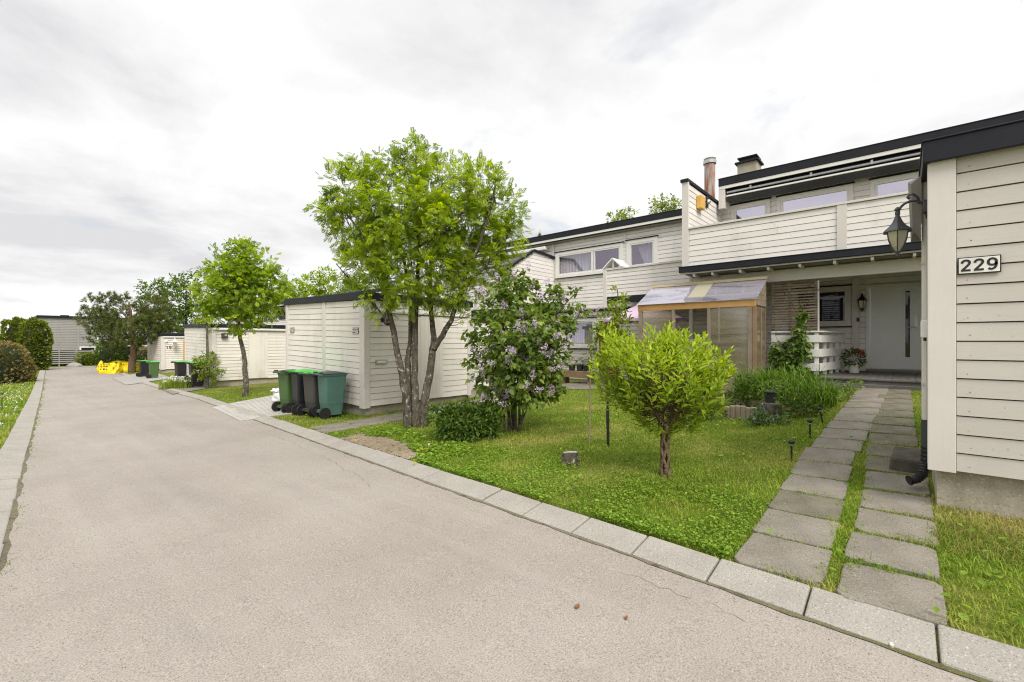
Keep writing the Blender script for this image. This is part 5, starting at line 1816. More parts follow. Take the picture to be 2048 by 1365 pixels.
def lumpy(name, c, rx, ry, rz, mat, amp, seed, parent=None, n=18, zcut=True):
    r = np.random.default_rng(seed); V, Q = [], []
    ph = r.uniform(0, 6.28, (6, 3)); fr = r.integers(2, 6, (6, 2))
    for i in range(n + 1):
        th = math.pi * i / n
        for k in range(2 * n):
            fi = math.pi * k / n
            f = 1 + amp * sum(math.sin(fr[j][0] * th + ph[j][0]) * math.sin(fr[j][1] * fi + ph[j][1]) for j in range(6)) / 2
            z = math.cos(th)
            V.append((c[0] + rx * f * math.sin(th) * math.cos(fi), c[1] + ry * f * math.sin(th) * math.sin(fi), c[2] + rz * (max(z, -.55) * f)))
    for i in range(n):
        for k in range(2 * n):
            k2 = (k + 1) % (2 * n); Q.append((i * 2 * n + k, i * 2 * n + k2, (i + 1) * 2 * n + k2, (i + 1) * 2 * n + k))
    return npmesh(name, V, Q, mat, parent, org=c if parent is None else None)


q = G(560, 806)
T = thing('rubbish_sack', 'white sack leaning behind the olive green wheelie bin', 'sack', q)
lumpy('bag', q + Vector((.05, .1, .16)), .22, .20, .20, 'whitebag', .16, 3, T)
lumpy('bag_neck', q + Vector((-.05, .05, .36)), .14, .12, .06, 'whitebag', .3, 5, T)


# yellow sacks
def sack(label, q, w_, d_, h_, seed, rot):
    r = np.random.default_rng(seed)
    T = thing('yellow_sack', label, 'sack', q, rot, 'yellow sacks by the road')
    V, Q = [], []
    n, mz = 40, 12
    ph = r.uniform(0, 6.28, 8)
    for j in range(mz + 1):
        f = j / mz
        for k in range(n):
            th = 2 * math.pi * k / n
            cx_, sx_ = math.cos(th), math.sin(th)
            e = .42
            bx = math.copysign(abs(cx_) ** e, cx_); by = math.copysign(abs(sx_) ** e, sx_)
            bul = 1 + .10 * math.sin(math.pi * f) - .16 * f + .055 * math.sin(3 * th + ph[0] + 6 * f) + .05 * math.sin(7 * th + ph[1] - 9 * f) + .03 * math.sin(13 * th + ph[4] + 14 * f)
            zz = h_ * f * (.86 + .10 * math.sin(2 * th + ph[2]) + .07 * math.sin(5 * th + ph[3]))
            V.append((bx * w_ / 2 * bul, by * d_ / 2 * bul, zz))
    for j in range(mz):
        for k in range(n):
            k2 = (k + 1) % n; Q.append((j * n + k, j * n + k2, (j + 1) * n + k2, (j + 1) * n + k))
    o = npmesh('bag', V, Q, 'yellow', T, org=(0, 0, 0))
    c0 = len(V)
    mb = MB()
    top = [(V[mz * n + k][0] * .97, V[mz * n + k][1] * .97, V[mz * n + k][2] - .12) for k in range(n)]
    for k in range(n): mb.face([(0, 0, h_ - .2), top[k], top[(k + 1) % n]])
    mb.build('filling', 'bedsoil', T, local=True)
    mb = MB(); mb.cur = 0
    for i in range(3):
        for k in range(4):
            x0 = -w_ * .30 + k * w_ * .13; z0_ = h_ * (.72 - i * .2)
            if i and k > 2: continue
            mb.box(x0, x0 + w_ * random.uniform(.05, .10), -d_ / 2 * 1.13, -d_ / 2 * 1.10, z0_, z0_ + h_ * random.uniform(.05, .10))
    mb.build('print', 'inkblack', T, local=True)
    mb = MB(); mb.box(w_ * .30, w_ * .35, -d_ / 2 * 1.12, -d_ / 2 * 1.09, h_ * .38, h_ * .5); mb.box(-w_ * .42, -w_ * .38, -d_ / 2 * 1.12, -d_ / 2 * 1.09, h_ * .55, h_ * .68)
    mb.build('print', 'inkred', T, local=True)
    return T


q = G(221, 747); sack('yellow printed sack standing nearest the road left of the pine', gp(q.x, q.y), 1.2, 1.0, .92, 4, R(-30))
q = G(248, 745); sack('yellow printed sack slumped in front of the pine trunk', gp(q.x + .1, q.y + .1), 1.35, 1.0, .82, 9, R(-34))
q = G(274, 743); sack('yellow sack just right of the pine trunk by the bins', gp(q.x + .1, q.y + .1), .9, .8, .95, 12, R(-20))

# ------------------------------------------------------------------ trees and shrubs
TQ = tmpl_quad(.30, .12); TS = tmpl_simple(.23, .15); TH = tmpl_heart(); TP = tmpl_pinnate(); TP2 = tmpl_pinnate(5, .40, .11)

TPF = tmpl_pinnate(6, .36, .062)
# big rowan
b_ = gp(5.25, 7.05); D0 = depth(b_)
pth = lambda pts, off=0.0: [at(u, v, D0 + off + o) for u, v, o in pts]
stems = [
    (pth([(818, 862, 0), (813, 800, 0), (808, 767, -.02), (796, 707, -.05), (779, 622, -.1), (768, 560, -.15), (752, 480, -.2), (738, 395, -.25)]), .105, .018),
    (pth([(822, 860, .1), (818, 780, .1), (815, 719, .12), (821, 685, .15), (822, 622, .2), (812, 540, .35), (790, 440, .5), (775, 370, .6)]), .085, .014),
    (pth([(833, 862, -.02), (831, 792, -.02), (828, 719, 0), (830, 635, 0), (834, 574, 0), (838, 500, 0), (834, 400, .05), (831, 300, .1)]), .09, .014),
    (pth([(846, 862, .02), (851, 792, .02), (864, 714, .05), (867, 685, .05), (865, 647, .15), (860, 598, .2), (862, 520, .3), (880, 430, .4), (885, 350, .45)]), .10, .013),
    (pth([(867, 700, .05), (878, 682, 0), (902, 642, -.1), (917, 598, -.15), (930, 555, -.2), (962, 480, -.3), (985, 405, -.35), (992, 360, -.35)]), .07, .013),
    (pth([(926, 575, -.15), (965, 540, -.1), (1000, 500, 0), (1022, 460, .1)]), .035, .010),
    (pth([(790, 660, -.05), (740, 600, -.3), (700, 560, -.5), (672, 528, -.6)]), .024, .008),
    (pth([(826, 500, 0), (890, 465, -.3), (930, 420, -.5), (945, 360, -.6)]), .035, .010),
    (pth([(760, 520, -.15), (710, 450, -.4), (672, 400, -.5)]), .03, .009),
    (pth([(772, 560, .2), (720, 500, .6), (690, 430, .8)]), .03, .009),
]
lob = lobes_px([(690, 375, 46, -.2), (668, 430, 40, -.1), (735, 355, 48, .1), (790, 340, 40, -.3), (832, 320, 40, .1), (832, 290, 26, .0), (880, 365, 48, -.5), (930, 360, 42, .2), (985, 375, 46, -.2), (1012, 420, 40, .1), (1010, 480, 42, .2),
                (700, 460, 56, .3), (760, 430, 62, -.6), (770, 500, 58, .6), (830, 400, 62, -.5), (850, 470, 60, .7), (900, 440, 58, -.6), (955, 440, 56, .5), (720, 530, 44, -.5), (800, 545, 52, -.6),
                (860, 545, 48, -.5), (925, 520, 50, .0), (975, 530, 46, .1), (890, 590, 34, -.3), (800, 595, 34, -.4), (745, 592, 34, -.5), (668, 535, 32, -.5), (940, 575, 34, -.2), (1000, 560, 26, -.1), (765, 640, 16, -.2), (930, 650, 14, -.2), (860, 640, 14, -.2)], D0)
cc_ = np.array(at(842, 455, D0))
lob = [(cc_ + (c_ - cc_) * .93, r_ * .82) for c_, r_ in lob]
stems = [(p_, a_ * .88, b2) for p_, a_, b2 in stems]


def umbels(T, P, d):
    k = rng.choice(len(P), 26, replace=False)
    Pc = P[k] + d[k] * .1
    n = 40
    A = Pc[:, None, :] + rng.normal(size=(len(k), n, 3)) * np.array([.05, .05, .018])
    V, Q, kk = place(A.reshape(-1, 3), rdir(len(k) * n) + np.array([0, 0, .8]), np.full(len(k) * n, .018), TQ, 1.0)
    npmesh('blossom', V, Q, 'petalwhite', T, np.repeat(rng.random(len(k) * n), kk))


tree('rowan_tree', 'big multi-stemmed rowan tree with feathery leaves in front of the bin shed', 'tree', b_, stems, lob, 950, 14, TPF, .135, 'l_rowan', 'bark', droop=.25, twl=.20, shell=.5, branch=.55, extra=umbels, light_top=.5)

# round rowan
b_ = gp(*G(491, 793)[:2]); D0 = depth(b_)
stems = [(pth([(491, 800, 0), (492, 760, 0), (489, 715, 0), (479, 670, 0), (477, 640, 0), (478, 580, 0), (482, 520, 0)]), .10, .02),
         (pth([(478, 645, 0), (450, 600, -.1), (430, 560, -.2)]), .04, .012), (pth([(478, 640, 0), (510, 590, .1), (530, 560, .1)]), .04, .012), (pth([(477, 620, 0), (470, 570, .4), (455, 530, .6)]), .035, .01), (pth([(479, 610, 0), (500, 560, -.4), (510, 530, -.5)]), .035, .01)]
lob = lobes_px([(480, 520, 30), (450, 540, 38, -.3), (510, 535, 36, .2), (425, 575, 30, .1), (530, 575, 34), (480, 580, 48, -.4), (455, 600, 36, .4), (515, 610, 36, .3), (440, 625, 24), (480, 630, 30, -.2), (535, 610, 22, .2), (420, 605, 18), (488, 505, 18)], D0)
tree('rowan_tree', 'round headed young rowan tree on a curved stem beside the bin shed', 'tree', b_, stems, [(c_, r_ * .9) for c_, r_ in lob], 560, 10, TP2, .165, 'l_lolly', 'bark', droop=.3, shell=.65, branch=.4, light_top=.5)

# thin leafy tree at the black bins
b_ = gp(*G(414, 777)[:2]); D0 = depth(b_)
stems = [(pth([(414, 783, 0), (417, 740, 0), (415, 690, 0), (413, 640, 0), (412, 600, 0)]), .07, .03), (pth([(416, 760, 0), (405, 735, -.1), (398, 712, -.1)]), .02, .008), (pth([(416, 765, 0), (427, 735, .1), (432, 715, .1)]), .02, .008), (pth([(413, 660, 0), (402, 640, 0), (396, 630, 0)]), .02, .008)]
lob = lobes_px([(412, 760, 13), (405, 738, 15), (424, 740, 15), (415, 720, 14), (402, 715, 10), (428, 755, 10), (400, 634, 13), (410, 628, 12), (420, 645, 6), (421, 655, 6)], D0)
tree('young_tree', 'thin young tree with leafy lower shoots beside the black bin', 'tree', b_, stems, lob, 150, 9, TS, .12, 'l_apple', 'bark', droop=.1, twl=.15, branch=.3)

# pine
b_ = gp(*G(264, 745)[:2]); D0 = depth(b_)
stems = [(pth([(264, 750, 0), (266, 710, 0), (266, 680, 0), (262, 640, 0), (258, 605, 0)]), .24, .06)]
for (u, v, o) in [(200, 665, -1), (190, 630, .5), (215, 610, -.6), (240, 600, .8), (290, 610, .6), (320, 600, -.5), (315, 640, .5), (300, 665, -.8), (215, 645, 1.2), (235, 675, -1), (285, 640, 1.4)]:
    stems.append((pth([(265, min(690, v + 35), 0), ((u + 265) / 2, v + 12, o / 2), (u, v, o)]), .07, .02))
lob = lobes_px([(190, 612, 18, .3), (182, 640, 18, 0), (205, 640, 24, -.8), (215, 605, 18, .2), (225, 665, 24, -.5), (200, 670, 18, .5), (245, 640, 22, .9), (240, 600, 14, .6), (290, 660, 26, -.5), (320, 640, 22, .2), (300, 615, 20, .5), (325, 605, 14, 0), (335, 660, 16, .4), (265, 665, 24, -.9), (255, 685, 16, .5), (270, 622, 14, -.2), (230, 692, 10, -.4)], D0)
tree('pine_tree', 'wide spreading dark pine tree beside the yellow sacks', 'tree', b_, stems, lob, 820, 5, tmpl_tuft(14, .9, .045), .23, 'l_pine', 'bark2', droop=.1, twl=.25, shell=.6, branch=.18, light_top=.5)


# far trees
def bg_tree(label, u, v, d, lobes, trunk_h=None, mat='l_bg', n=260, lpt=8, size=.28, name='broadleaf_tree', group='trees beyond the houses'):
    c = at(u, v, d); gz_ = float(gz(c.x, c.y)) - .2
    b = (c.x, c.y, gz_)
    L_ = lobes_px(lobes, d)
    top_ = max(l[0][2] for l in L_)
    st = [([b, (c.x, c.y, gz_ * .4 + top_ * .6), (c.x, c.y, top_)], .16, .03)]
    tree(name, label, 'tree', b, st, L_, n, lpt, TS, size, mat, 'bark', droop=.15, twl=.4, shell=.55, branch=.25, group=group)


bg_tree('dark bushy tree left behind the pine, over the far shed', 335, 620, 50, [(300, 610, 20), (320, 585, 20, -1), (330, 640, 26, 1), (305, 640, 20), (345, 575, 18), (298, 580, 14), (318, 650, 20)], n=340, size=.34)
bg_tree('dark tall tree between the pine and the round rowan', 372, 620, 54, [(370, 575, 22), (350, 600, 24, -1), (385, 600, 22), (372, 560, 14), (365, 640, 26), (390, 630, 20), (345, 640, 20), (378, 645, 16)], n=360, size=.36)
bg_tree('mid green tree right behind the round rowan', 575, 600, 50, [(560, 585, 22), (585, 580, 22), (575, 610, 22), (605, 590, 18), (600, 605, 20), (555, 612, 18)], mat='l_rowan', n=300, size=.34)
bg_tree('green tree rising behind the middle of the bin shed', 640, 590, 52, [(630, 570, 20), (650, 585, 20), (620, 595, 22), (660, 575, 16), (640, 605, 20), (655, 548, 12), (640, 555, 12)], n=280, size=.34, mat='l_rowan')
bg_tree('pale yellow green tree above the corner of the bin shed', 700, 590, 50, [(690, 575, 22), (715, 575, 22), (735, 585, 20), (675, 590, 18), (705, 600, 24), (752, 590, 18), (690, 600, 18)], mat='l_bglight', n=320, size=.28)
bg_tree('small birch top above the neighbour roof', 1246, 436, 48, [(1232, 437, 12), (1250, 431, 12), (1262, 436, 10), (1224, 439, 7), (1246, 445, 16), (1240, 455, 16)], n=110, size=.34, mat='l_bglight')
bg_tree('taller birch top above the neighbour roof next to the fin', 1330, 415, 46, [(1315, 412, 12), (1335, 408, 12), (1350, 407, 8), (1345, 415, 12), (1325, 425, 16), (1304, 418, 8), (1338, 432, 16)], n=130, size=.32, mat='l_bglight')
c = at(1080, 480, 60); b_ = (c.x, c.y, .5)
st = [([(c.x, c.y, .5), at(1080, 500, 60), at(1080, 459, 60)], .2, .02)]
lob = lobes_px([(1080, 466, 2), (1080, 472, 4), (1080, 478, 6), (1080, 486, 9), (1080, 497, 12)], 60)
tree('spruce_tree', 'spruce tip poking above the neighbour roof', 'tree', b_, st, lob, 90, 6, tmpl_tuft(14, .9, .05), .3, 'l_pine', 'bark2', branch=.2)

# thuja hedge, bronze bush, clipped hedge, shrub by the sacks
def hedge(name, label, cat, base, blobs, n, mat, size, tm, corecol, group=None):
    """blobs: (centre, rx, ry, rz) superellipsoids rising from the ground"""
    T = thing(name, label, cat, base, group=group)
    PP, DD = [], []
    mb = MB()
    for (c, rx, ry, rz) in blobs:
        k = int(n * (rx * rz) / sum(b[1] * b[3] for b in blobs))
        d = rdir(k)
        s_ = d / (np.abs(d) ** 4).sum(1, keepdims=True) ** .25
        rr = rng.uniform(.86, 1.03, (k, 1)) * (1 + .06 * np.sin(d[:, :1] * 7 + d[:, 2:3] * 9))
        PP.append(np.array(c) + s_ * rr * np.array([rx, ry, rz])); DD.append(d + rng.normal(size=(k, 3)) * .35 + np.array([0, 0, .45]))
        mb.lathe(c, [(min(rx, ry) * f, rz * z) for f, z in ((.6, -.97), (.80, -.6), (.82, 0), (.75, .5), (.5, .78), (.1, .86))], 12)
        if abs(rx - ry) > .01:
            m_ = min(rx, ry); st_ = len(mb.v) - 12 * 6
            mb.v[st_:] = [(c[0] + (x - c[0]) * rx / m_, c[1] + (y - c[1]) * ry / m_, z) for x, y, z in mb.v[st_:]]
    mb.build('core_fill', corecol, T, smooth=True)  # solid dark core added so the foliage is not see-through
    P = np.concatenate(PP); D = np.concatenate(DD)
    V, Q, k = place(P, D, size * rng.uniform(.6, 1.3, len(P)), tm, .8)
    npmesh('foliage', V, Q, mat, T, np.repeat(np.clip(rng.random(len(P)) ** 1.3, 0, 1), k))
    return T


c1 = at(38, 738, 36.5); c2 = at(70, 740, 36.0)
zg_ = float(gz(c1.x, c1.y))
hedge('thuja_hedge', 'tall dark thuja hedge at the left side of the road', 'hedge', (c2.x, c2.y, zg_),
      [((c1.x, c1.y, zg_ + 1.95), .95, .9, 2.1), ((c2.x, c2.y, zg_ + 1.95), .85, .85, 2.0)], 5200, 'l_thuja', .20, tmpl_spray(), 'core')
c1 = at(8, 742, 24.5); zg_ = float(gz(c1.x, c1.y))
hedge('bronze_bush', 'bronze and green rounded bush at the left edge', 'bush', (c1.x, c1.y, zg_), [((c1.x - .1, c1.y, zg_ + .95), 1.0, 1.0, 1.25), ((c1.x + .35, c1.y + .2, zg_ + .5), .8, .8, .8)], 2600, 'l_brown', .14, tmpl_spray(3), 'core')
c1 = at(186, 733, 44); zg_ = float(gz(c1.x, c1.y))
hedge('clipped_hedge', 'bright clipped hedge before the far slat fence', 'hedge', (c1.x, c1.y, zg_), [((c1.x, c1.y, zg_ + .58), 1.25, .9, .66)], 2600, 'l_hedge', .12, tmpl_spray(4), 'core')
c1 = at(237, 722, 42); zg_ = float(gz(c1.x, c1.y))
hedge('loose_shrub', 'loose green shrub behind the yellow sacks', 'shrub', (c1.x, c1.y, zg_), [((c1.x - .6, c1.y, zg_ + 1.0), .9, .8, 1.15), ((c1.x + .7, c1.y + .2, zg_ + 1.1), 1.0, .8, 1.3)], 2200, 'l_shrub', .22, TS, 'core')
c1 = at(287, 715, 40); zg_ = float(gz(c1.x, c1.y))
hedge('loose_shrub', 'grey green shrub against the wall right of the pine trunk', 'shrub', (c1.x, c1.y, zg_), [((c1.x, c1.y, zg_ + .75), .8, .7, .95)], 900, 'l_brown', .2, TS, 'core')

# lilac
b_ = gp(*G(1030, 862)[:2]); D0 = depth(b_)
stems = [(pth([(1020, 866, 0), (1018, 830, 0), (1012, 780, -.05), (1000, 720, -.1), (990, 650, -.1)]), .035, .012),
         (pth([(1030, 866, .05), (1030, 820, .05), (1035, 770, .1), (1045, 690, .15), (1040, 600, .2)]), .035, .012),
         (pth([(1036, 866, -.05), (1045, 835, -.05), (1060, 800, -.1), (1075, 770, -.15), (1095, 700, -.2), (1110, 630, -.2), (1148, 590, -.1)]), .03, .009),
         (pth([(1026, 866, .1), (1024, 800, .2), (1020, 740, .3), (1010, 640, .35)]), .03, .01),
         (pth([(1010, 866, -.1), (1008, 830, -.1), (1002, 800, -.1), (985, 760, -.1), (965, 720, -.1)]), .02, .008),
         (pth([(1040, 864, .1), (1038, 800, .1), (1060, 720, .25), (1080, 650, .3)]), .025, .009)]
lob = lobes_px([(975, 660, 32, .1), (1000, 620, 38, -.2), (1040, 590, 36, .1), (1015, 572, 24, 0), (1050, 570, 20, .1), (970, 720, 34, .0), (1010, 690, 50, -.5), (1060, 660, 52, -.4), (1030, 730, 56, -.4), (1080, 720, 48, .0), (1100, 650, 40, .1), (1120, 610, 28, 0), (1148, 590, 18, 0), (1160, 620, 10, 0), (1110, 590, 20, .1), (985, 760, 34, -.1), (1040, 780, 40, -.2), (1095, 765, 34, .1), (1120, 730, 22, .1), (1140, 640, 16, 0), (1085, 790, 18, 0), (1000, 795, 16, 0), (960, 690, 20, .1)], D0)


cc_ = np.array(at(1045, 690, D0))
lob = [(cc_ + (c_ - cc_) * .96, r_ * .92) for c_, r_ in lob]


def lilac_bloom(T, P, d):
    out_i = [i for i in range(len(P))]
    cen = np.array(at(1040, 690, D0))
    tocam = -P / np.linalg.norm(P, axis=1, keepdims=True)
    cand = np.where((d * tocam).sum(1) > -.35)[0]
    k = rng.choice(cand, min(105, len(cand)), replace=False)
    Pc = P[k] + d[k] * .17 + np.array([-.04, -.06, .03])
    A, S = [], []
    for c_, dd in zip(Pc, d[k]):
        ax = dd * .6 + np.array([0, 0, .55]); ax /= np.linalg.norm(ax); n = 75
        tt = rng.random(n); rad = .06 * (1 - tt * .7)
        A.append(c_ + ax * (tt * .15)[:, None] + rdir(n) * rad[:, None]); S.append(rng.uniform(.016, .028, n))
    A = np.concatenate(A); S = np.concatenate(S)
    V, Q, kk = place(A, rdir(len(A)), S, tmpl_quad(.42, .0), 1.0)
    npmesh('blossom', V, Q, 'f_lilac', T, np.repeat(np.clip(np.repeat(rng.random(len(k)), 75) * .6 + rng.random(len(A)) * .4, 0, 1), kk))


tree('lilac_bush', 'tall lilac bush with pale purple blossom in front of the shed annex', 'bush', b_, stems, lob, 760, 9, TH, .098, 'l_lilac', 'bark', droop=.45, twl=.14, shell=.6, branch=.4, extra=lilac_bloom, brad=.008)

# low shrub between rowan and lilac
q = G(930, 876); D0 = depth(q)
lob = lobes_px([(890, 845, 22), (915, 840, 24, .1), (945, 838, 24, .1), (970, 838, 22), (985, 830, 16), (905, 860, 20, -.15), (940, 858, 22, -.2), (970, 855, 16, -.1), (880, 830, 14, .1), (925, 822, 14, .15)], D0)
st = [(pth([(930, 874, 0), (930 + dx, 850, 0), (930 + 2 * dx, 830, 0)]), .012, .004) for dx in (-22, -10, 0, 10, 22)]
tree('low_shrub', 'low dense dark green shrub between the rowan trunks and the lilac', 'shrub', q, st, lob, 420, 9, tmpl_simple(.2, .2), .085, 'l_shrub', 'bark2', droop=.05, twl=.1, shell=.6, branch=.3, brad=.004, minz=q.z + .02)

# willow standard
b_ = gp(*G(1330, 951)[:2]); D0 = depth(b_)
T0 = Vector(b_)
stems = []
hh = .56
for k in range(8):
    pts = []
    for i in range(15):
        f = i / 14; th = (1 if k % 2 else -1) * f * 4.0 + (k // 2) * 1.57
        r = .046 - .008 * math.sin(math.pi * f)
        pts.append(T0 + Vector((r * math.cos(th), r * math.sin(th), hh * f - .03)))
    fan = Vector((math.cos(k * 1.05 + .5), math.sin(k * 1.05 + .5), 0))
    pts.append(T0 + Vector((0, 0, hh + .12)) + fan * .12); pts.append(T0 + Vector((0, 0, hh + .34)) + fan * .34)
    stems.append((pts, .019, .008))
lob = lobes_px([(1215, 745, 36, .1), (1240, 700, 34, .1), (1280, 715, 44, -.2), (1330, 710, 44, .2), (1375, 715, 46, -.1), (1420, 740, 38, .1), (1445, 760, 24, .1), (1330, 765, 60, -.35), (1265, 780, 46, -.1), (1395, 790, 46, -.1), (1300, 815, 42, .1), (1360, 825, 40, .2), (1235, 790, 30, .2), (1425, 805, 28, .1), (1330, 685, 26, 0), (1200, 770, 20, 0), (1300, 850, 22, 0), (1345, 850, 18, 0)], D0)
T_ = thing('willow_tree', 'small willow standard with braided trunk and bright yellow green crown', 'tree', b_)
mb = MB(); nodes = skeleton(mb, stems)
P, d, idx = sample_lobes(lob, 760, .35)
keep_ = (np.sin(P[:, 0] * 11 + 1) + np.sin(P[:, 1] * 13 + P[:, 2] * 5) + np.sin(P[:, 2] * 12 - P[:, 0] * 6) + rng.normal(size=len(P)) * .5) > -1.1
P, d = P[keep_], d[keep_]
hub = np.array(T0 + Vector((0, 0, hh + .1)))
PV, DV, SV = [], [], []
for p_, dd in zip(P, d):
    ax = (p_ - hub); L0 = np.linalg.norm(ax); ax /= L0
    ax = ax * .65 + np.array([0, 0, .72]) + rng.normal(size=3) * .24; ax /= np.linalg.norm(ax)
    L = rng.uniform(.10, .26) * (1.5 if rng.random() < .2 else 1); s0 = p_ - ax * L * .5
    tip = s0 + ax * L
    if rng.random() < .6:
        near = hub + (s0 - hub) * rng.uniform(.15, .4)
        mb.tube([near, (near + s0) / 2 + np.array([0, 0, -.02]), s0, tip], [.006, .004, .003, .0015], 4, cap=False)
    n = int(L * 38) + 1
    for i in range(n):
        f = (i + .5) / n; th = i * 2.4 + rng.random()
        a_ = np.cross(ax, [0.3, .1, .9]); a_ /= np.linalg.norm(a_); c_ = np.cross(ax, a_)
        PV.append(s0 + ax * L * f); DV.append(ax * (.75 + .3 * f) + (a_ * math.cos(th) + c_ * math.sin(th)) * (1.05 - .5 * f)); SV.append(rng.uniform(.045, .115) * (1.15 - .4 * f))
mb.build('trunk', 'withy', T_, smooth=True)
PV = np.array(PV); DV = np.array(DV)
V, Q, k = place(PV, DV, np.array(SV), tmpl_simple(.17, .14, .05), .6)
npmesh('crown', V, Q, 'l_willow', T_, np.repeat(np.clip(.25 + .5 * rng.random(len(PV)) + .35 * (PV[:, 2] > np.median(PV[:, 2])) * rng.random(len(PV)), 0, 1), k))  # upper leaves toned lighter, light from above put into the colour

# staked sapling
b_ = gp(*G(1214, 890)[:2]); D0 = depth(b_)
stems = [(pth([(1216, 892, 0), (1214, 830, 0), (1216, 760, .02), (1218, 690, .05), (1228, 640, .05), (1236, 590, .05), (1234, 578, .05)]), .018, .006),
         (pth([(1217, 720, .03), (1240, 690, .1), (1256, 660, .2)]), .008, .004), (pth([(1218, 700, .04), (1200, 670, -.1), (1192, 650, -.2)]), .008, .004), (pth([(1222, 670, .04), (1246, 640, 0), (1262, 650, -.1)]), .007, .003), (pth([(1216, 740, .03), (1196, 720, .1), (1186, 712, .2)]), .008, .004)]
lob = lobes_px([(1233, 590, 12), (1238, 610, 14, .1), (1226, 620, 10, -.1), (1215, 640, 14), (1232, 645, 14, .1), (1250, 655, 16, .2), (1205, 660, 14, -.1), (1220, 680, 18), (1245, 685, 18, .1), (1196, 690, 14, .1), (1262, 668, 12, -.1), (1190, 715, 12, .1), (1210, 725, 14)], D0)
tree('sapling', 'slender staked sapling with light green leaves left of the willow', 'sapling', b_, stems, lob, 130, 7, TS, .075, 'l_apple', 'bark2', droop=.1, twl=.08, shell=.4, branch=.6, brad=.005)
a0 = Vector(b_); 
o = MB().bar(a0 + Vector((-.015, -.03, -.1)), a0 + Vector((-.03, -.03, .62)), .028, .028).build('tree_stake', 'black', loc=b_)
tag(o, 'short black stake tied to the sapling trunk', 'stake')
a1 = G(1179, 886); a2 = at(1182, 690, depth(a1))
mb = MB(); mb.tube([a1 - Vector((0, 0, .1)), (a1 + a2) / 2 + Vector((.004, .004, 0)), a2], .012, 7)
o = mb.build('tree_stake', 'wood', loc=a1); tag(o, 'thin grey wooden stake standing free to the left of the sapling', 'stake')

# stump in the lawn
q = G(1141, 928)
T = thing('tree_stump', 'small weathered tree stump in the middle of the lawn', 'stump', q)
mb = MB(); n = 20; base = []
rr_ = [1 + .12 * math.sin(3 * k * 2 * math.pi / n + 1) + .07 * math.sin(5 * k * 2 * math.pi / n) for k in range(n)]
for (r, z, tx) in ((.125, -.03, 0), (.108, .03, 0), (.10, .09, 0), (.096, .13, .0), (.082, .142, 0)):
    base.append([(q.x + r * rr_[k] * math.cos(2 * math.pi * k / n), q.y + r * rr_[k] * math.sin(2 * math.pi * k / n), q.z + z + (.03 * math.cos(2 * math.pi * k / n + 2.2) if z > .08 else 0) + random.uniform(-.004, .004)) for k in range(n)])
for ring in base: mb.v += ring
for i in range(len(base) - 1):
    for k in range(n): k2 = (k + 1) % n; mb.f.append((i * n + k, i * n + k2, (i + 1) * n + k2, (i + 1) * n + k)); mb.mi.append(1 if i < 3 else 0)
mb.f.append(tuple((len(base) - 1) * n + k for k in range(n))); mb.mi.append(0)
mb.build('wood', ['stumptop', 'bark'], T)
lumpy('root', (q.x + .13, q.y + .02, q.z + .01), .09, .06, .05, 'bark', .2, 8, T, 8)

# stump pedestal with a potted plant
q = G(1541, 829)
o = MB().lathe((q.x, q.y, q.z - .05), [(.20, 0), (.19, .1), (.18, .24), (.165, .25)], 16).build('log_pedestal', ['bark'], loc=q)
tag(o, 'sawn log standing in the flower bed carrying a black plant pot', 'log')
T = thing('potted_plant', 'small black plant pot with grey green plant on the sawn log', 'potted plant', (q.x, q.y, q.z + .2))
MB().lathe((q.x, q.y, q.z + .201), [(.075, 0), (.10, .16), (.115, .17), (.115, .19), (.095, .19)], 14).build('pot', 'terracotta', T)
P, d, _ = sample_lobes([(np.array([q.x, q.y, q.z + .45]), .14)], 220, .5)
V, Q, k = place(P, d + np.array([0, 0, .3]), rng.uniform(.03, .06, 220), TS, .6); npmesh('foliage', V, Q, 'l_hop', T, np.repeat(rng.random(220), k))


def potted(label, p, r, h, potmat, flower=None, fol='l_shrub', fr=.2, n=300, cat='potted plant'):
    T = thing('potted_plant', label, cat, p)
    MB().lathe(p, [(r * .75, 0), (r * .95, h * .85), (r * 1.08, h * .88), (r * 1.08, h), (r * .9, h)], 16).build('pot', potmat, T)
    c = np.array([p[0], p[1], p[2] + h + fr * .8])
    P, d, _ = sample_lobes([(c, fr)], n, .6)
    V, Q, k = place(P, d + np.array([0, 0, .2]), fr * rng.uniform(.25, .45, n), TS, .6); npmesh('foliage', V, Q, fol, T, np.repeat(rng.random(n), k))
    if flower:
        m_ = 160; cl = c + rdir(7) * np.array([fr * .9, fr * .9, fr * .3]) + np.array([0, 0, fr * .6])
        P = cl[rng.integers(0, 7, m_)] + rdir(m_) * .035
        V, Q, k = place(P, rdir(m_), np.full(m_, .035), tmpl_quad(.45, 0), 1); npmesh('flowers', V, Q, flower, T, np.repeat(rng.random(m_), k))
    return T


q = onX(1708, 743, 14.0); potted('red geranium in a white pot beside the front door', (q.x, q.y, ZF + .005), .13, .19, 'white', 'petalred', fr=.22)
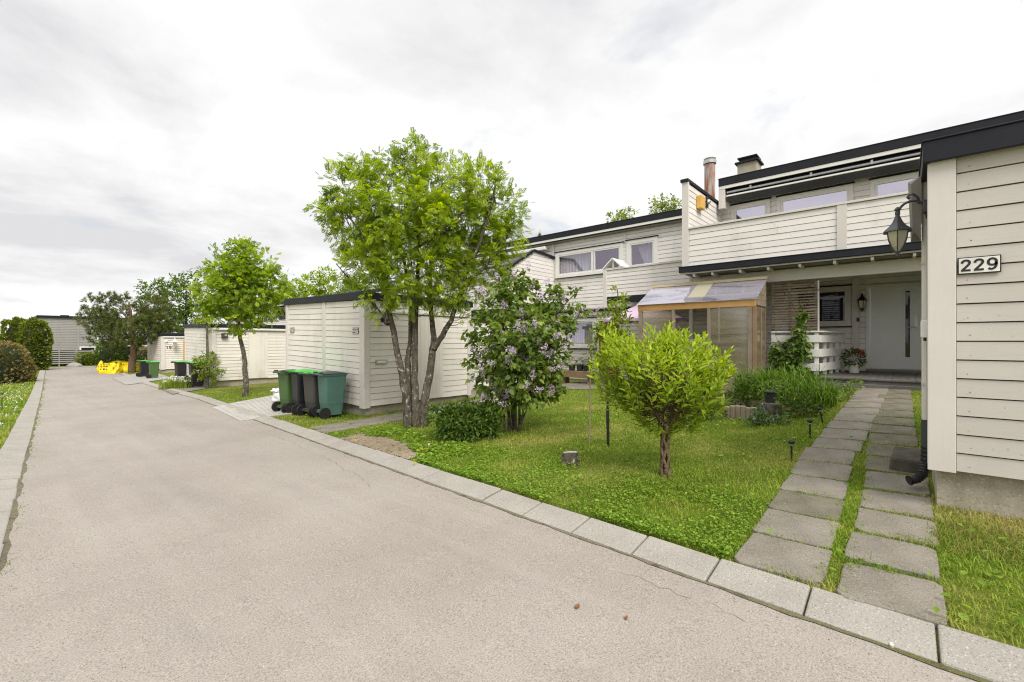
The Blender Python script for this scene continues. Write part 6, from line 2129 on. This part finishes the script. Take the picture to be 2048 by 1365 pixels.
# neighbour patio pots and bench
q = G(1150, 756)
T = thing('patio_bench', 'low wooden plank bench carrying dark pots by the neighbour wall', 'bench', (13.6, 8.0, float(gz(13.6, 8.0))))
ga, gb = onX(1127, 745, 13.4), onX(1185, 745, 13.4)
zb_ = onX(1150, 742, 13.4).z
mb = MB(); mb.box(13.2, 13.65, gb.y, ga.y, zb_ - .05, zb_).box(13.2, 13.24, gb.y, ga.y, zb_ - .22, zb_ - .052)
mb.build('seat', 'woodtan', T, bevel=.005)
for y in (gb.y + .08, ga.y - .08): MB().box(13.26, 13.6, y - .04, y + .04, float(gz(13.4, 8)) - .05, zb_ - .053).build('leg', 'woodtan', T)
for (u, r, h, lb, fl, fo) in ((1144, .13, .20, 'small dark pot on the left of the plank bench', None, 'l_brown'), (1160, .13, .22, 'dark pot with upright plant in the middle of the plank bench', None, 'l_shrub'), (1172, .12, .20, 'dark pot with pink flowers on the right of the plank bench', 'f_lilac', 'l_shrub')):
    c = onX(u, 740, 13.42); potted(lb, (c.x, c.y, zb_ + .003), r, h, 'terracotta', fl, fo, fr=.14, n=140)
# parasol
c = at(1290, 640, 14.2)
T = thing('parasol', 'lilac garden parasol behind the greenhouse', 'parasol', (c.x, c.y, float(gz(c.x, c.y))))
mb = MB(); rim = 1.32; za, zrim = 2.75, 2.16
apx = (c.x, c.y, za)
for k in range(8):
    t0, t1 = k * math.pi / 4 + .3, (k + 1) * math.pi / 4 + .3
    a_ = (c.x + rim * math.cos(t0), c.y + rim * math.sin(t0), zrim); b2 = (c.x + rim * math.cos(t1), c.y + rim * math.sin(t1), zrim)
    m_ = (c.x + rim * .93 * math.cos((t0 + t1) / 2), c.y + rim * .93 * math.sin((t0 + t1) / 2), zrim + .03)
    mb.face([apx, a_, m_]); mb.face([apx, m_, b2])
    mb.face([a_, m_, (m_[0], m_[1], m_[2] - .08), (a_[0], a_[1], a_[2] - .08)]); mb.face([m_, b2, (b2[0], b2[1], b2[2] - .08), (m_[0], m_[1], m_[2] - .08)])
mb.build('canopy', 'lilacfabric', T)
MB().tube([(c.x, c.y, float(gz(c.x, c.y))), (c.x, c.y, za + .05)], .022, 8).build('pole', 'metal', T)
MB().lathe((c.x, c.y, float(gz(c.x, c.y))), [(.28, 0), (.28, .06), (.06, .10)], 12).build('base', 'black', T)

# log edging of the bed
T = thing('log_edging', 'low palisade of split logs edging the flower bed', 'edging', G(1480, 837))
a0, a1 = G(1455, 836), G(1507, 838)
for k in range(6):
    c = a0.lerp(a1, k / 5); h = random.uniform(.17, .21)
    MB().lathe((c.x, c.y, c.z - .08), [(.05, 0), (.05, h + .07), (.042, h + .08)], 9).build('log', 'wood', T)


# blades: daylilies and tussocks
def blades(P, L, wd, lean, seg=4):
    """arched strap leaves from points P"""
    n = len(P); th = rng.uniform(0, 2 * math.pi, n)
    D = np.stack([np.cos(th), np.sin(th), np.zeros(n)], 1); Sd = np.stack([-np.sin(th), np.cos(th), np.zeros(n)], 1)
    ln = lean * rng.uniform(.35, 1.25, n); L = L * rng.uniform(.6, 1.15, n)
    V = np.zeros((n, (seg + 1) * 2, 3)); Q = []
    pos = P.copy(); 
    for i in range(seg + 1):
        f = i / seg; w_ = wd * (1 - f ** 1.6) * .5 + .0006
        V[:, 2 * i] = pos - Sd * w_; V[:, 2 * i + 1] = pos + Sd * w_
        a_ = ln * (f * 1.5) ** 1.2
        pos = pos + (D * np.sin(a_)[:, None] + np.array([0, 0, 1]) * np.cos(a_)[:, None]) * (L / seg)[:, None]
    for i in range(seg): Q.append((2 * i, 2 * i + 1, 2 * i + 3, 2 * i + 2))
    Q = np.array(Q)[None] + (np.arange(n) * (seg + 1) * 2)[:, None, None]
    return V.reshape(-1, 3), Q.reshape(-1, 4), (seg + 1) * 2


def clump(name, label, c, r, n, L, wd, lean, mat, cat, part=None):
    T = thing(name, label, cat, c)
    a_ = rng.uniform(0, 2 * math.pi, n); q_ = r * np.sqrt(rng.random(n)) 
    x_, y_ = c[0] + q_ * np.cos(a_), c[1] + q_ * np.sin(a_)
    P = np.stack([x_, y_, gz(x_, y_)], 1)
    V, Q, k = blades(P, L, wd, lean); npmesh(part or 'leaves', V, Q, mat, T, np.repeat(rng.random(n), k))
    return T


c = gp(10.35, 1.75); clump('daylily_clump', 'large clump of arching strap leaves beside the path and deck', c, .55, 620, .80, .022, 1.75, 'l_lily', 'plant')
c = gp(10.5, 2.35); clump('daylily_clump', 'arching strap leaves in front of the white railing', c, .4, 380, .78, .020, 1.6, 'l_lily', 'plant')
c = gp(9.7, 1.3); clump('daylily_clump', 'low spilling strap leaves at the path edge nearest the solar lights', c, .42, 420, .66, .018, 2.0, 'l_lily', 'plant')


def bush(name, label, q, lobes, n, mat, size, tm=TS, cat='plant', flower=None, fn=0):
    lob = lobes_px(lobes, depth(q))
    T = thing(name, label, cat, q)
    mb = MB()
    for (c, r) in lob: mb.tube([q, (Vector(q) + Vector(c)) / 2 + Vector((.02, 0, 0)), c], [.008, .006, .003], 5)
    mb.build('stems', 'bark2', T)
    P, d, _ = sample_lobes(lob, n, .5)
    P[:, 2] = np.maximum(P[:, 2], gz(P[:, 0], P[:, 1]) + .01)
    V, Q, k = place(P, d + np.array([0, 0, .35]), size * rng.uniform(.6, 1.2, n), tm, .6); npmesh('leaves', V, Q, mat, T, np.repeat(rng.random(n), k))
    if flower:
        P, d, _ = sample_lobes(lob, fn, 1.0); P = P + d * .02
        P[:, 2] = np.maximum(P[:, 2], gz(P[:, 0], P[:, 1]) + .02)
        P = (P[:, None] + rng.normal(size=(fn, 5, 3)) * .009).reshape(-1, 3)
        V, Q, k = place(P, rdir(len(P)), np.full(len(P), .018), tmpl_quad(.45, 0), 1.); npmesh('flowers', V, Q, flower, T, np.repeat(rng.random(len(P)), k))
    return T


q = G(1490, 822); bush('leafy_bush', 'bushy green herb growing above the log edging', q, [(1478, 785, 18), (1498, 780, 18), (1490, 765, 14), (1505, 800, 16), (1480, 805, 16), (1465, 795, 12)], 700, 'l_shrub', .07)
q = G(1535, 850); bush('forget_me_not', 'low forget-me-nots with tiny pale blue flowers around the sawn log', q, [(1510, 838, 12), (1530, 842, 14), (1552, 845, 12), (1520, 828, 12), (1565, 838, 12), (1500, 845, 8)], 600, 'l_shrub', .05, flower='petalblue', fn=60)
q = G(1600, 835); bush('rose_bush', 'low rose bush between the log and the path lights', q, [(1590, 800, 16), (1610, 812, 16), (1580, 815, 14), (1625, 825, 12), (1600, 825, 14), (1570, 800, 14), (1640, 815, 12)], 700, 'l_shrub', .06, flower='petalyellow', fn=4)
q = G(1560, 810); bush('leafy_bush', 'leafy green plants filling the bed behind the pot', q, [(1560, 790, 16), (1578, 780, 16), (1540, 795, 12), (1565, 775, 12), (1590, 790, 14), (1530, 790, 10)], 600, 'l_hop', .07)
q = G(1400, 840); bush('leafy_bush', 'low leafy plants behind the willow at the greenhouse foot', q, [(1380, 825, 14), (1410, 822, 16), (1435, 825, 14), (1360, 828, 12), (1425, 810, 12), (1395, 810, 14)], 500, 'l_shrub', .07)

q = G(1690, 800); bush('leafy_bush', 'low green plants spilling over the path edge by the daylilies', q, [(1660, 800, 14), (1685, 790, 14), (1700, 780, 12), (1645, 812, 12), (1672, 812, 10), (1712, 770, 10)], 520, 'l_hop', .06)
c = (XG + .45, 4.15, float(gz(XG, 4.15)) + .02)
potted('tall tomato plant in a pot inside the greenhouse behind the clear middle panel', c, .15, .25, 'terracotta', None, 'l_hop', fr=.42, n=260)
# hop climber on the screen
T = thing('climbing_vine', 'climbing vine with lobed leaves over the white railing and slatted screen', 'vine', gp(12.0, 1.8))
mb = MB()
pv = lambda pts, X=12.26: [onX(u, v, X + random.uniform(-.02, .03)) for u, v in pts]
vs = [pv([(1590, 760), (1592, 720), (1594, 690), (1592, 660), (1597, 630), (1602, 600)]), pv([(1590, 750), (1580, 720), (1570, 700), (1560, 690), (1550, 670)]), pv([(1594, 690), (1605, 650), (1603, 610), (1612, 585), (1618, 570), (1628, 566), (1634, 580)], 12.42),
      pv([(1597, 640), (1585, 610), (1580, 590), (1570, 575)], 12.42), pv([(1605, 620), (1620, 600), (1630, 590), (1625, 575), (1612, 568)], 12.42), pv([(1636, 580), (1655, 575), (1672, 582), (1676, 590), (1660, 592), (1640, 596)], 12.40), pv([(1570, 590), (1564, 575), (1572, 566)], 12.42)]
for p_ in vs: mb.tube(p_, [.007] * (len(p_) - 1) + [.003], 5)
mb.build('stems', 'withy', T, smooth=True)
L_ = [(onX(u, v, 12.22), r * 10.5 / F) for u, v, r in [(1592, 735, 20), (1590, 710, 18), (1592, 690, 16), (1598, 670, 12), (1602, 655, 11), (1600, 635, 10), (1608, 630, 8), (1555, 695, 12), (1552, 715, 12), (1560, 735, 14), (1612, 690, 8), (1615, 712, 9), (1575, 725, 14), (1605, 615, 5)]]
L_ = [(np.array(c_), r) for c_, r in L_]
P, d, _ = sample_lobes(L_, 620, .5)
P[:, 0] = 12.20 + (P[:, 0] - 12.22) * .5
V, Q, k = place(P, d * .5 + np.array([-.4, -.1, -.35]) + rng.normal(size=P.shape) * .4, rng.uniform(.08, .15, len(P)), tmpl_heart(), .6); npmesh('leaves', V, Q, 'l_hop', T, np.repeat(rng.random(len(P)), k))

# solar path lights


def path_light(label, q, h, lean=(0, 0)):
    T = thing('solar_path_light', label, 'garden light', q, group='solar lights along the path')
    tip = (lean[0], lean[1], h)
    MB().tube([(0, 0, -.05), (lean[0] * .8, lean[1] * .8, h * .78)], .011, 8).build('stake', 'black', T, local=True)
    MB().tube([(lean[0] * .8, lean[1] * .8, h * .78), (lean[0] * .92, lean[1] * .92, h * .93)], .016, 10).build('lens', 'metal', T, local=True)
    MB().lathe(tip, [(.016, -.035), (.034, -.02), (.034, .0), (.026, .008)], 14).build('cap', 'black', T, local=True)


q = G(1583, 920); path_light('black solar stake light at the path edge, nearest of three', q, .21)
q = G(1620, 876); path_light('black solar stake light at the path edge, middle of three', q, .235, (.0, .0))
q = G(1647, 846); path_light('black leaning solar stake light at the path edge, farthest of three', q, .22, (-.03, .05))
q = G(4, 822); path_light('black stake light in the grass at the left edge of the picture', q, .50)

# small things on the ground
def litter(name, label, cat, q, sz, mat, grp=None):
    mb = MB(); c = Vector((q.x, q.y, float(zr(q.y)) + .004))
    mb.prism([c + Vector((sz * a_, sz * b2, .0)) for a_, b2 in ((-1, -.2), (-.2, -.45), (.8, -.3), (1, .1), (.2, .4), (-.7, .3))], (0, 0, .012))
    o = mb.build(name, mat, loc=c); tag(o, label, cat, grp)


litter('dry_leaf', 'curled brown dry leaf lying on the asphalt', 'leaf', G(1154, 1218), .022, 'leafdry')
litter('dry_leaf', 'tiny crumbled brown leaf on the asphalt near the kerb', 'leaf', G(1252, 1240), .014, 'leafdry')
litter('pebble', 'white pebble at the joint of the kerb stones', 'pebble', G(1783, 1296), .020, 'pebble')

# daisies by the black bins
q = G(355, 778)
T = thing('daisy_clump', 'clump of white daisies in tall grass in front of the black bins', 'flowers', q)
lob = lobes_px([(345, 770, 12), (360, 765, 12), (372, 768, 10), (335, 776, 10), (352, 778, 10), (366, 776, 10), (325, 780, 8)], depth(q))
P, d, _ = sample_lobes(lob, 420, .5); gzz = gz(P[:, 0], P[:, 1])
bl = np.stack([P[:, 0], P[:, 1], gzz], 1)
V, Q, k = blades(bl, .5, .02, .7); npmesh('leaves', V, Q, 'l_apple', T, np.repeat(rng.random(len(bl)), k))
m_ = 70; P2 = P[:m_].copy(); P2[:, 2] = gz(P2[:, 0], P2[:, 1]) + rng.uniform(.32, .55, m_)
P2 = (P2[:, None] + rdir(m_ * 6).reshape(m_, 6, 3) * .02).reshape(-1, 3)
V, Q, k = place(P2, rdir(len(P2)), np.full(len(P2), .05), tmpl_quad(.5, 0), 1.); npmesh('flowers', V, Q, 'petalwhite', T, np.repeat(rng.random(len(P2)), k))

# dandelions
for (u, v, h) in ((843, 907, .07), (828, 932, .05), (710, 886, .05), (716, 884, .05), (612, 833, .06), (626, 845, .05), (1338, 786, .1)):
    q = G(u, v + 3)
    T = thing('dandelion', 'yellow dandelion flower in the grass by the kerb or shed', 'flower', q, group='dandelions in the grass')
    MB().tube([(0, 0, 0), (.004, .003, h)], .0025, 5).build('stalk', 'l_apple', T, local=True)
    P = np.tile(np.array([[.004, .003, h]]), (26, 1)); dd = rdir(26); dd[:, 2] = np.abs(dd[:, 2]) * .8 + .15
    V, Q, k = place(P, dd, np.full(26, .021), tmpl_quad(.25, .0), .3); npmesh('bloom', V, Q, 'petalyellow', T, np.repeat(rng.random(26), k), org=(0, 0, 0))
q = G(858, 905)
T = thing('dandelion_clock', 'grey dandelion seed head in the long grass by the kerb', 'flower', q)
MB().tube([(0, 0, 0), (.004, .003, .11)], .0025, 5).build('stalk', 'l_apple', T, local=True)
P = np.tile(np.array([[.004, .003, .11]]), (60, 1)); V, Q, k = place(P, rdir(60), np.full(60, .024), tmpl_quad(.12, .0), .3); npmesh('seed_head', V, Q, 'petalwhite', T, np.repeat(rng.random(60), k), org=(0, 0, 0))

# ------------------------------------------------------------------ grass


def inpoly(x, y, poly):
    r = np.zeros(len(x), bool); n = len(poly); j = n - 1
    for i in range(n):
        xi, yi = poly[i][0], poly[i][1]; xj, yj = poly[j][0], poly[j][1]
        c = ((yi > y) != (yj > y)) & (x < (xj - xi) * (y - yi) / (yj - yi + 1e-12) + xi)
        r ^= c; j = i
    return r


for X_, Y0_, Y1_, dd_ in ((XS + .06, YS - 4.5, YS - .05, 3.0), (X7 + .05, Y7 + .06, 13.4, 6.3), (X3 + .05, Y3 + .06, 27.4, 4.7), (X9, Y9, 44.3, 5.1)):
    EXCL.append([(X_, Y0_), (X_ + dd_, Y0_), (X_ + dd_, Y1_), (X_, Y1_)])


def grass_mesh(name, x, y, h0, w0, mat, lean=.8, label=None, seg=2, dref=4.0):
    d = x * SN + y * CS
    s_ = np.maximum(1, (np.maximum(d, .1) / dref)) ** .75
    P = np.stack([x, y, gz(x, y) - .008], 1)
    n = len(P); th = rng.uniform(0, 2 * math.pi, n)
    D = np.stack([np.cos(th), np.sin(th), np.zeros(n)], 1); Sd = np.stack([-np.sin(th), np.cos(th), np.zeros(n)], 1)
    H = h0 * rng.uniform(.45, 1.25, n); Wd = w0 * s_ * rng.uniform(.6, 1.3, n)
    ln = lean * rng.uniform(.1, 1.1, n)
    mid = P + D * (H * .5 * np.sin(ln * .5))[:, None] + np.array([0, 0, 1]) * (H * .5 * np.cos(ln * .5))[:, None]
    tip = mid + D * (H * .55 * np.sin(ln * 1.4))[:, None] + np.array([0, 0, 1]) * (H * .5 * np.cos(ln * 1.4))[:, None]
    V = np.stack([P - Sd * (Wd * .5)[:, None], P + Sd * (Wd * .5)[:, None], mid - Sd * (Wd * .42)[:, None], mid + Sd * (Wd * .42)[:, None], tip - Sd * (Wd * .06)[:, None], tip + Sd * (Wd * .06)[:, None]], 1)
    Q = np.array([(0, 1, 3, 2), (2, 3, 5, 4)])[None] + (np.arange(n) * 6)[:, None, None]
    o = npmesh(name, V.reshape(-1, 3), Q.reshape(-1, 4), mat, rnd=np.repeat(rng.random(n), 6))
    o['kind'] = 'stuff'
    return o


def scatter(x0, x1, y0, y1, dens, ok=None, dref=4.0):
    n = int((x1 - x0) * (y1 - y0) * dens)
    x = rng.uniform(x0, x1, n); y = rng.uniform(y0, y1, n)
    d = x * SN + y * CS
    a_ = np.abs((x * CS - y * SN)) / np.maximum(d, .01)
    k = (d > 1.2) & (a_ < 1.25) & (rng.random(n) < np.minimum(1, (dref / np.maximum(d, .1)) ** 1.5))
    x, y = x[k], y[k]
    if ok is not None:
        k = ok(x, y); x, y = x[k], y[k]
    return x, y


def shrink(p, e):
    cx_ = sum(q[0] for q in p) / len(p); cy_ = sum(q[1] for q in p) / len(p)
    return [(q[0] + math.copysign(min(e, abs(q[0] - cx_)), cx_ - q[0]), q[1] + math.copysign(min(e, abs(q[1] - cy_)), cy_ - q[1])) for q in p]


def lawn_ok(x, y):
    k = (x > xr(y) + .33)
    creep = (np.sin(x * 9 + y * 4) + np.sin(y * 11 - x * 5) > .1) & (rng.random(len(x)) < .6)
    for n_, p in enumerate(EXCL):
        k &= ~(inpoly(x, y, p) & ~(creep & ~inpoly(x, y, shrink(p, .055)) & (n_ < 52)))
    k &= ~(bare(x, y, .9) & (rng.random(len(x)) < .95)) & ~(bare(x, y) & (rng.random(len(x)) < .5))
    return k


X_, Y_ = [], []
for z in ((2.9, 9.2, -2.2, 3.2, 4200), (3.2, 9.2, 3.2, 9.3, 4200), (9.2, 12.0, 1.0, 8.0, 2600), (3.6, 7, 9.3, 24, 2600), (4.5, 9, 24, 60, 1500)):
    x, y = scatter(*z, ok=lawn_ok); X_.append(x); Y_.append(y)
X_, Y_ = np.concatenate(X_), np.concatenate(Y_)
grass_mesh('lawn_grass', X_, Y_, .044, .0050, 'grass', 1.2)
# taller ragged grass along edges
def edge_ok(x, y):
    k = lawn_ok(x, y)
    return k & (np.sin(x * 7 + 1.3) * np.sin(y * 6.1 + .4) + .5 * np.sin(x * 17 + y * 13) > .35)


X_, Y_ = [], []
for z in ((2.9, 9.2, -2.2, 3.2, 900), (3.2, 9.2, 3.2, 9.3, 900), (3.6, 7, 9.3, 24, 700)):
    x, y = scatter(*z, ok=edge_ok); X_.append(x); Y_.append(y)
grass_mesh('tall_grass', np.concatenate(X_), np.concatenate(Y_), .075, .0055, 'grass', 1.4)
# left verge
x, y = scatter(-1.5, 2.6, 6, 60, 2600, ok=lambda x, y: x < xl(y) - .42)
xn_, yn_ = rng.uniform(-4.5, -.4, 26000), rng.uniform(-2, 14, 26000)
kn_ = xn_ < xl(yn_) - .42
x, y = np.concatenate([x, xn_[kn_]]), np.concatenate([y, yn_[kn_]])
grass_mesh('verge_grass', x, y, .10, .007, 'grass', 1.0)
# grass in path joints
x, y = scatter(3.2, 12, -.25, 1.05, 5200)
ins = np.zeros(len(x), bool)
cr_ = np.sin(x * 8 + y * 3) + np.sin(y * 13 - x * 4)
for n_, p in enumerate(EXCL[:30]):
    e_ = .03 if n_ < 15 or n_ > 26 else .085 if n_ > 16 else .05
    ins |= inpoly(x, y, shrink(p, e_)) | (inpoly(x, y, p) & (cr_ < .2))
k = ~ins & (x > xr(y) + .33) & ((np.abs(y - .36) < .12) | (rng.random(len(x)) < .65))
grass_mesh('joint_grass', x[k], y[k], .035, .0045, 'grass', 1.3)
# dry grass by the plinth of the big shed
x, y = scatter(3.6, 5.3, -1.6, .15, 3000, ok=lawn_ok)
k = ((x - 5.0) ** 2 / .7 + (y + .2) ** 2 / .9 < 1) & (rng.random(len(x)) < .75)
grass_mesh('dry_grass', x[k], y[k], .075, .005, 'drygrass', 1.5)
x, y = scatter(4.5, 7.2, -.22, .34, 2600)
k = (np.sin(x * 5.7 + 1) + np.sin(y * 9 + x * 3) + rng.normal(size=len(x)) * .5 > .9)
grass_mesh('dry_moss_grass', x[k], y[k], .03, .005, 'drygrass', 1.6)
# weeds along the kerb seams
def seam(n, xf, jit, y0, y1):
    y = rng.uniform(y0, y1, n); y = y[(np.sin(y * 3.1) + np.sin(y * 7.7 + 1) + np.sin(y * 1.3) > rng.uniform(-.6, 2.0, len(y)))]
    return xf(y) + rng.normal(size=len(y)) * jit, y


x, y = seam(5200, lambda y: xr(y) + .018, .012, .2, 26)
x2, y2 = seam(11000, lambda y: xl(y) - .06, .035, 2, 40)
x3, y3 = seam(5200, lambda y: xr(y) + .315, .022, -.6, 14)
X_, Y_ = np.concatenate([x, x2, x3]), np.concatenate([y, y2, y3])
grass_mesh('seam_weeds', X_, Y_, .022, .006, 'grass', 1.4)
# clover and broad leaved weeds near the kerb
def weeds(n, x0, x1, y0, y1, s0, s1, pw):
    x = x0 + (x1 - x0) * rng.random(n) ** pw; y = rng.uniform(y0, y1, n)
    x = x + xr(y) + .34
    k = lawn_ok(x, y) & (np.sin(x * 5.3 + y * 2.1) + np.sin(y * 6.7 - x * 3) + rng.normal(size=len(x)) * .8 > -.6); x, y = x[k], y[k]
    z = gz(x, y) + rng.uniform(.01, .06, len(x))
    th = rng.uniform(0, 6.28, len(x)); D = np.stack([np.cos(th), np.sin(th), rng.uniform(-.2, .6, len(x))], 1)
    return np.stack([x, y, z], 1), D, rng.uniform(s0, s1, len(x))


P1, D1, S1 = weeds(17000, 0, 1.25, .9, 4.8, .012, .033, 1.7)
P2, D2, S2 = weeds(2600, 0, 1.0, 4.6, 7.5, .03, .07, 1.3)
P3, D3, S3 = weeds(1500, 0, 5.0, -1.0, 8.5, .03, .06, 1.0)
P, D, S = np.concatenate([P1, P2, P3]), np.concatenate([D1, D2, D3]), np.concatenate([S1, S2, S3])
V, Q, k = place(P, D, S, tmpl_simple(.34, .15), .35)
o = npmesh('clover', V, Q, 'clover', rnd=np.repeat(rng.random(len(P)), k)); o['kind'] = 'stuff'
# white clover and daisies in the left verge
x, y = scatter(-.5, 2.3, 12, 40, 60, ok=lambda x, y: (x < xl(y) - .5))
P = np.stack([x, y, gz(x, y) + rng.uniform(.06, .12, len(x))], 1)
P = (P[:, None] + rng.normal(size=(len(P), 4, 3)) * .012).reshape(-1, 3)
V, Q, k = place(P, rdir(len(P)), np.full(len(P), .03), tmpl_quad(.5, 0), 1.)
o = npmesh('verge_flowers', V, Q, 'petalwhite', rnd=np.repeat(rng.random(len(P)), k)); o['kind'] = 'stuff'
# loose grit swept to the road edges
n = 2000
y = rng.uniform(-.5, 16, n) ; y = np.where(rng.random(n) < .6, rng.uniform(-.5, 7, n), y)
x = np.where(rng.random(n) < .6, xr(y) - np.abs(rng.normal(size=n)) * .14, xl(y) + np.abs(rng.normal(size=n)) * .22)
P = np.stack([x, y, zr(y) + .001], 1)
GRIT = (np.array([(-.5, -.4, -.2), (.5, -.4, -.2), (.5, .4, -.2), (-.5, .4, -.2), (-.3, -.25, .3), (.3, -.25, .3), (.3, .25, .3), (-.3, .25, .3)]), np.array([(4, 5, 6, 7), (0, 1, 5, 4), (1, 2, 6, 5), (2, 3, 7, 6), (3, 0, 4, 7)]))
V, Q, k = place(P, rdir(n) * np.array([1, 1, .1]), rng.uniform(.003, .008, n), GRIT, .2)
o = npmesh('road_grit', V, Q, 'soil', rnd=np.repeat(rng.random(n), k)); o['kind'] = 'stuff'
# gravel in the bare patch
n = 2600
P0 = [Vector((p[0], p[1], 0)) for p in bs]
a_, b_ = rng.random(n), rng.random(n)
pts = np.array([P0[0].lerp(P0[1], s_).lerp(P0[3].lerp(P0[2], s_), t__)[:2] for s_, t__ in zip(a_, b_)])
pts = pts[bare(pts[:, 0], pts[:, 1], .95)]; n = len(pts)
P = np.stack([pts[:, 0], pts[:, 1], gz(pts[:, 0], pts[:, 1]) + .012], 1)
V, Q, k = place(P, rdir(n) * np.array([1, 1, .2]), rng.uniform(.008, .022, n), (np.array([(-.5, -.4, -.2), (.5, -.4, -.2), (.5, .4, -.2), (-.5, .4, -.2), (-.3, -.25, .3), (.3, -.25, .3), (.3, .25, .3), (-.3, .25, .3)]), np.array([(4, 5, 6, 7), (0, 1, 5, 4), (1, 2, 6, 5), (2, 3, 7, 6), (3, 0, 4, 7)])), .2)
o = npmesh('gravel', V, Q, 'soil', rnd=np.repeat(rng.random(n), k)); o['kind'] = 'stuff'
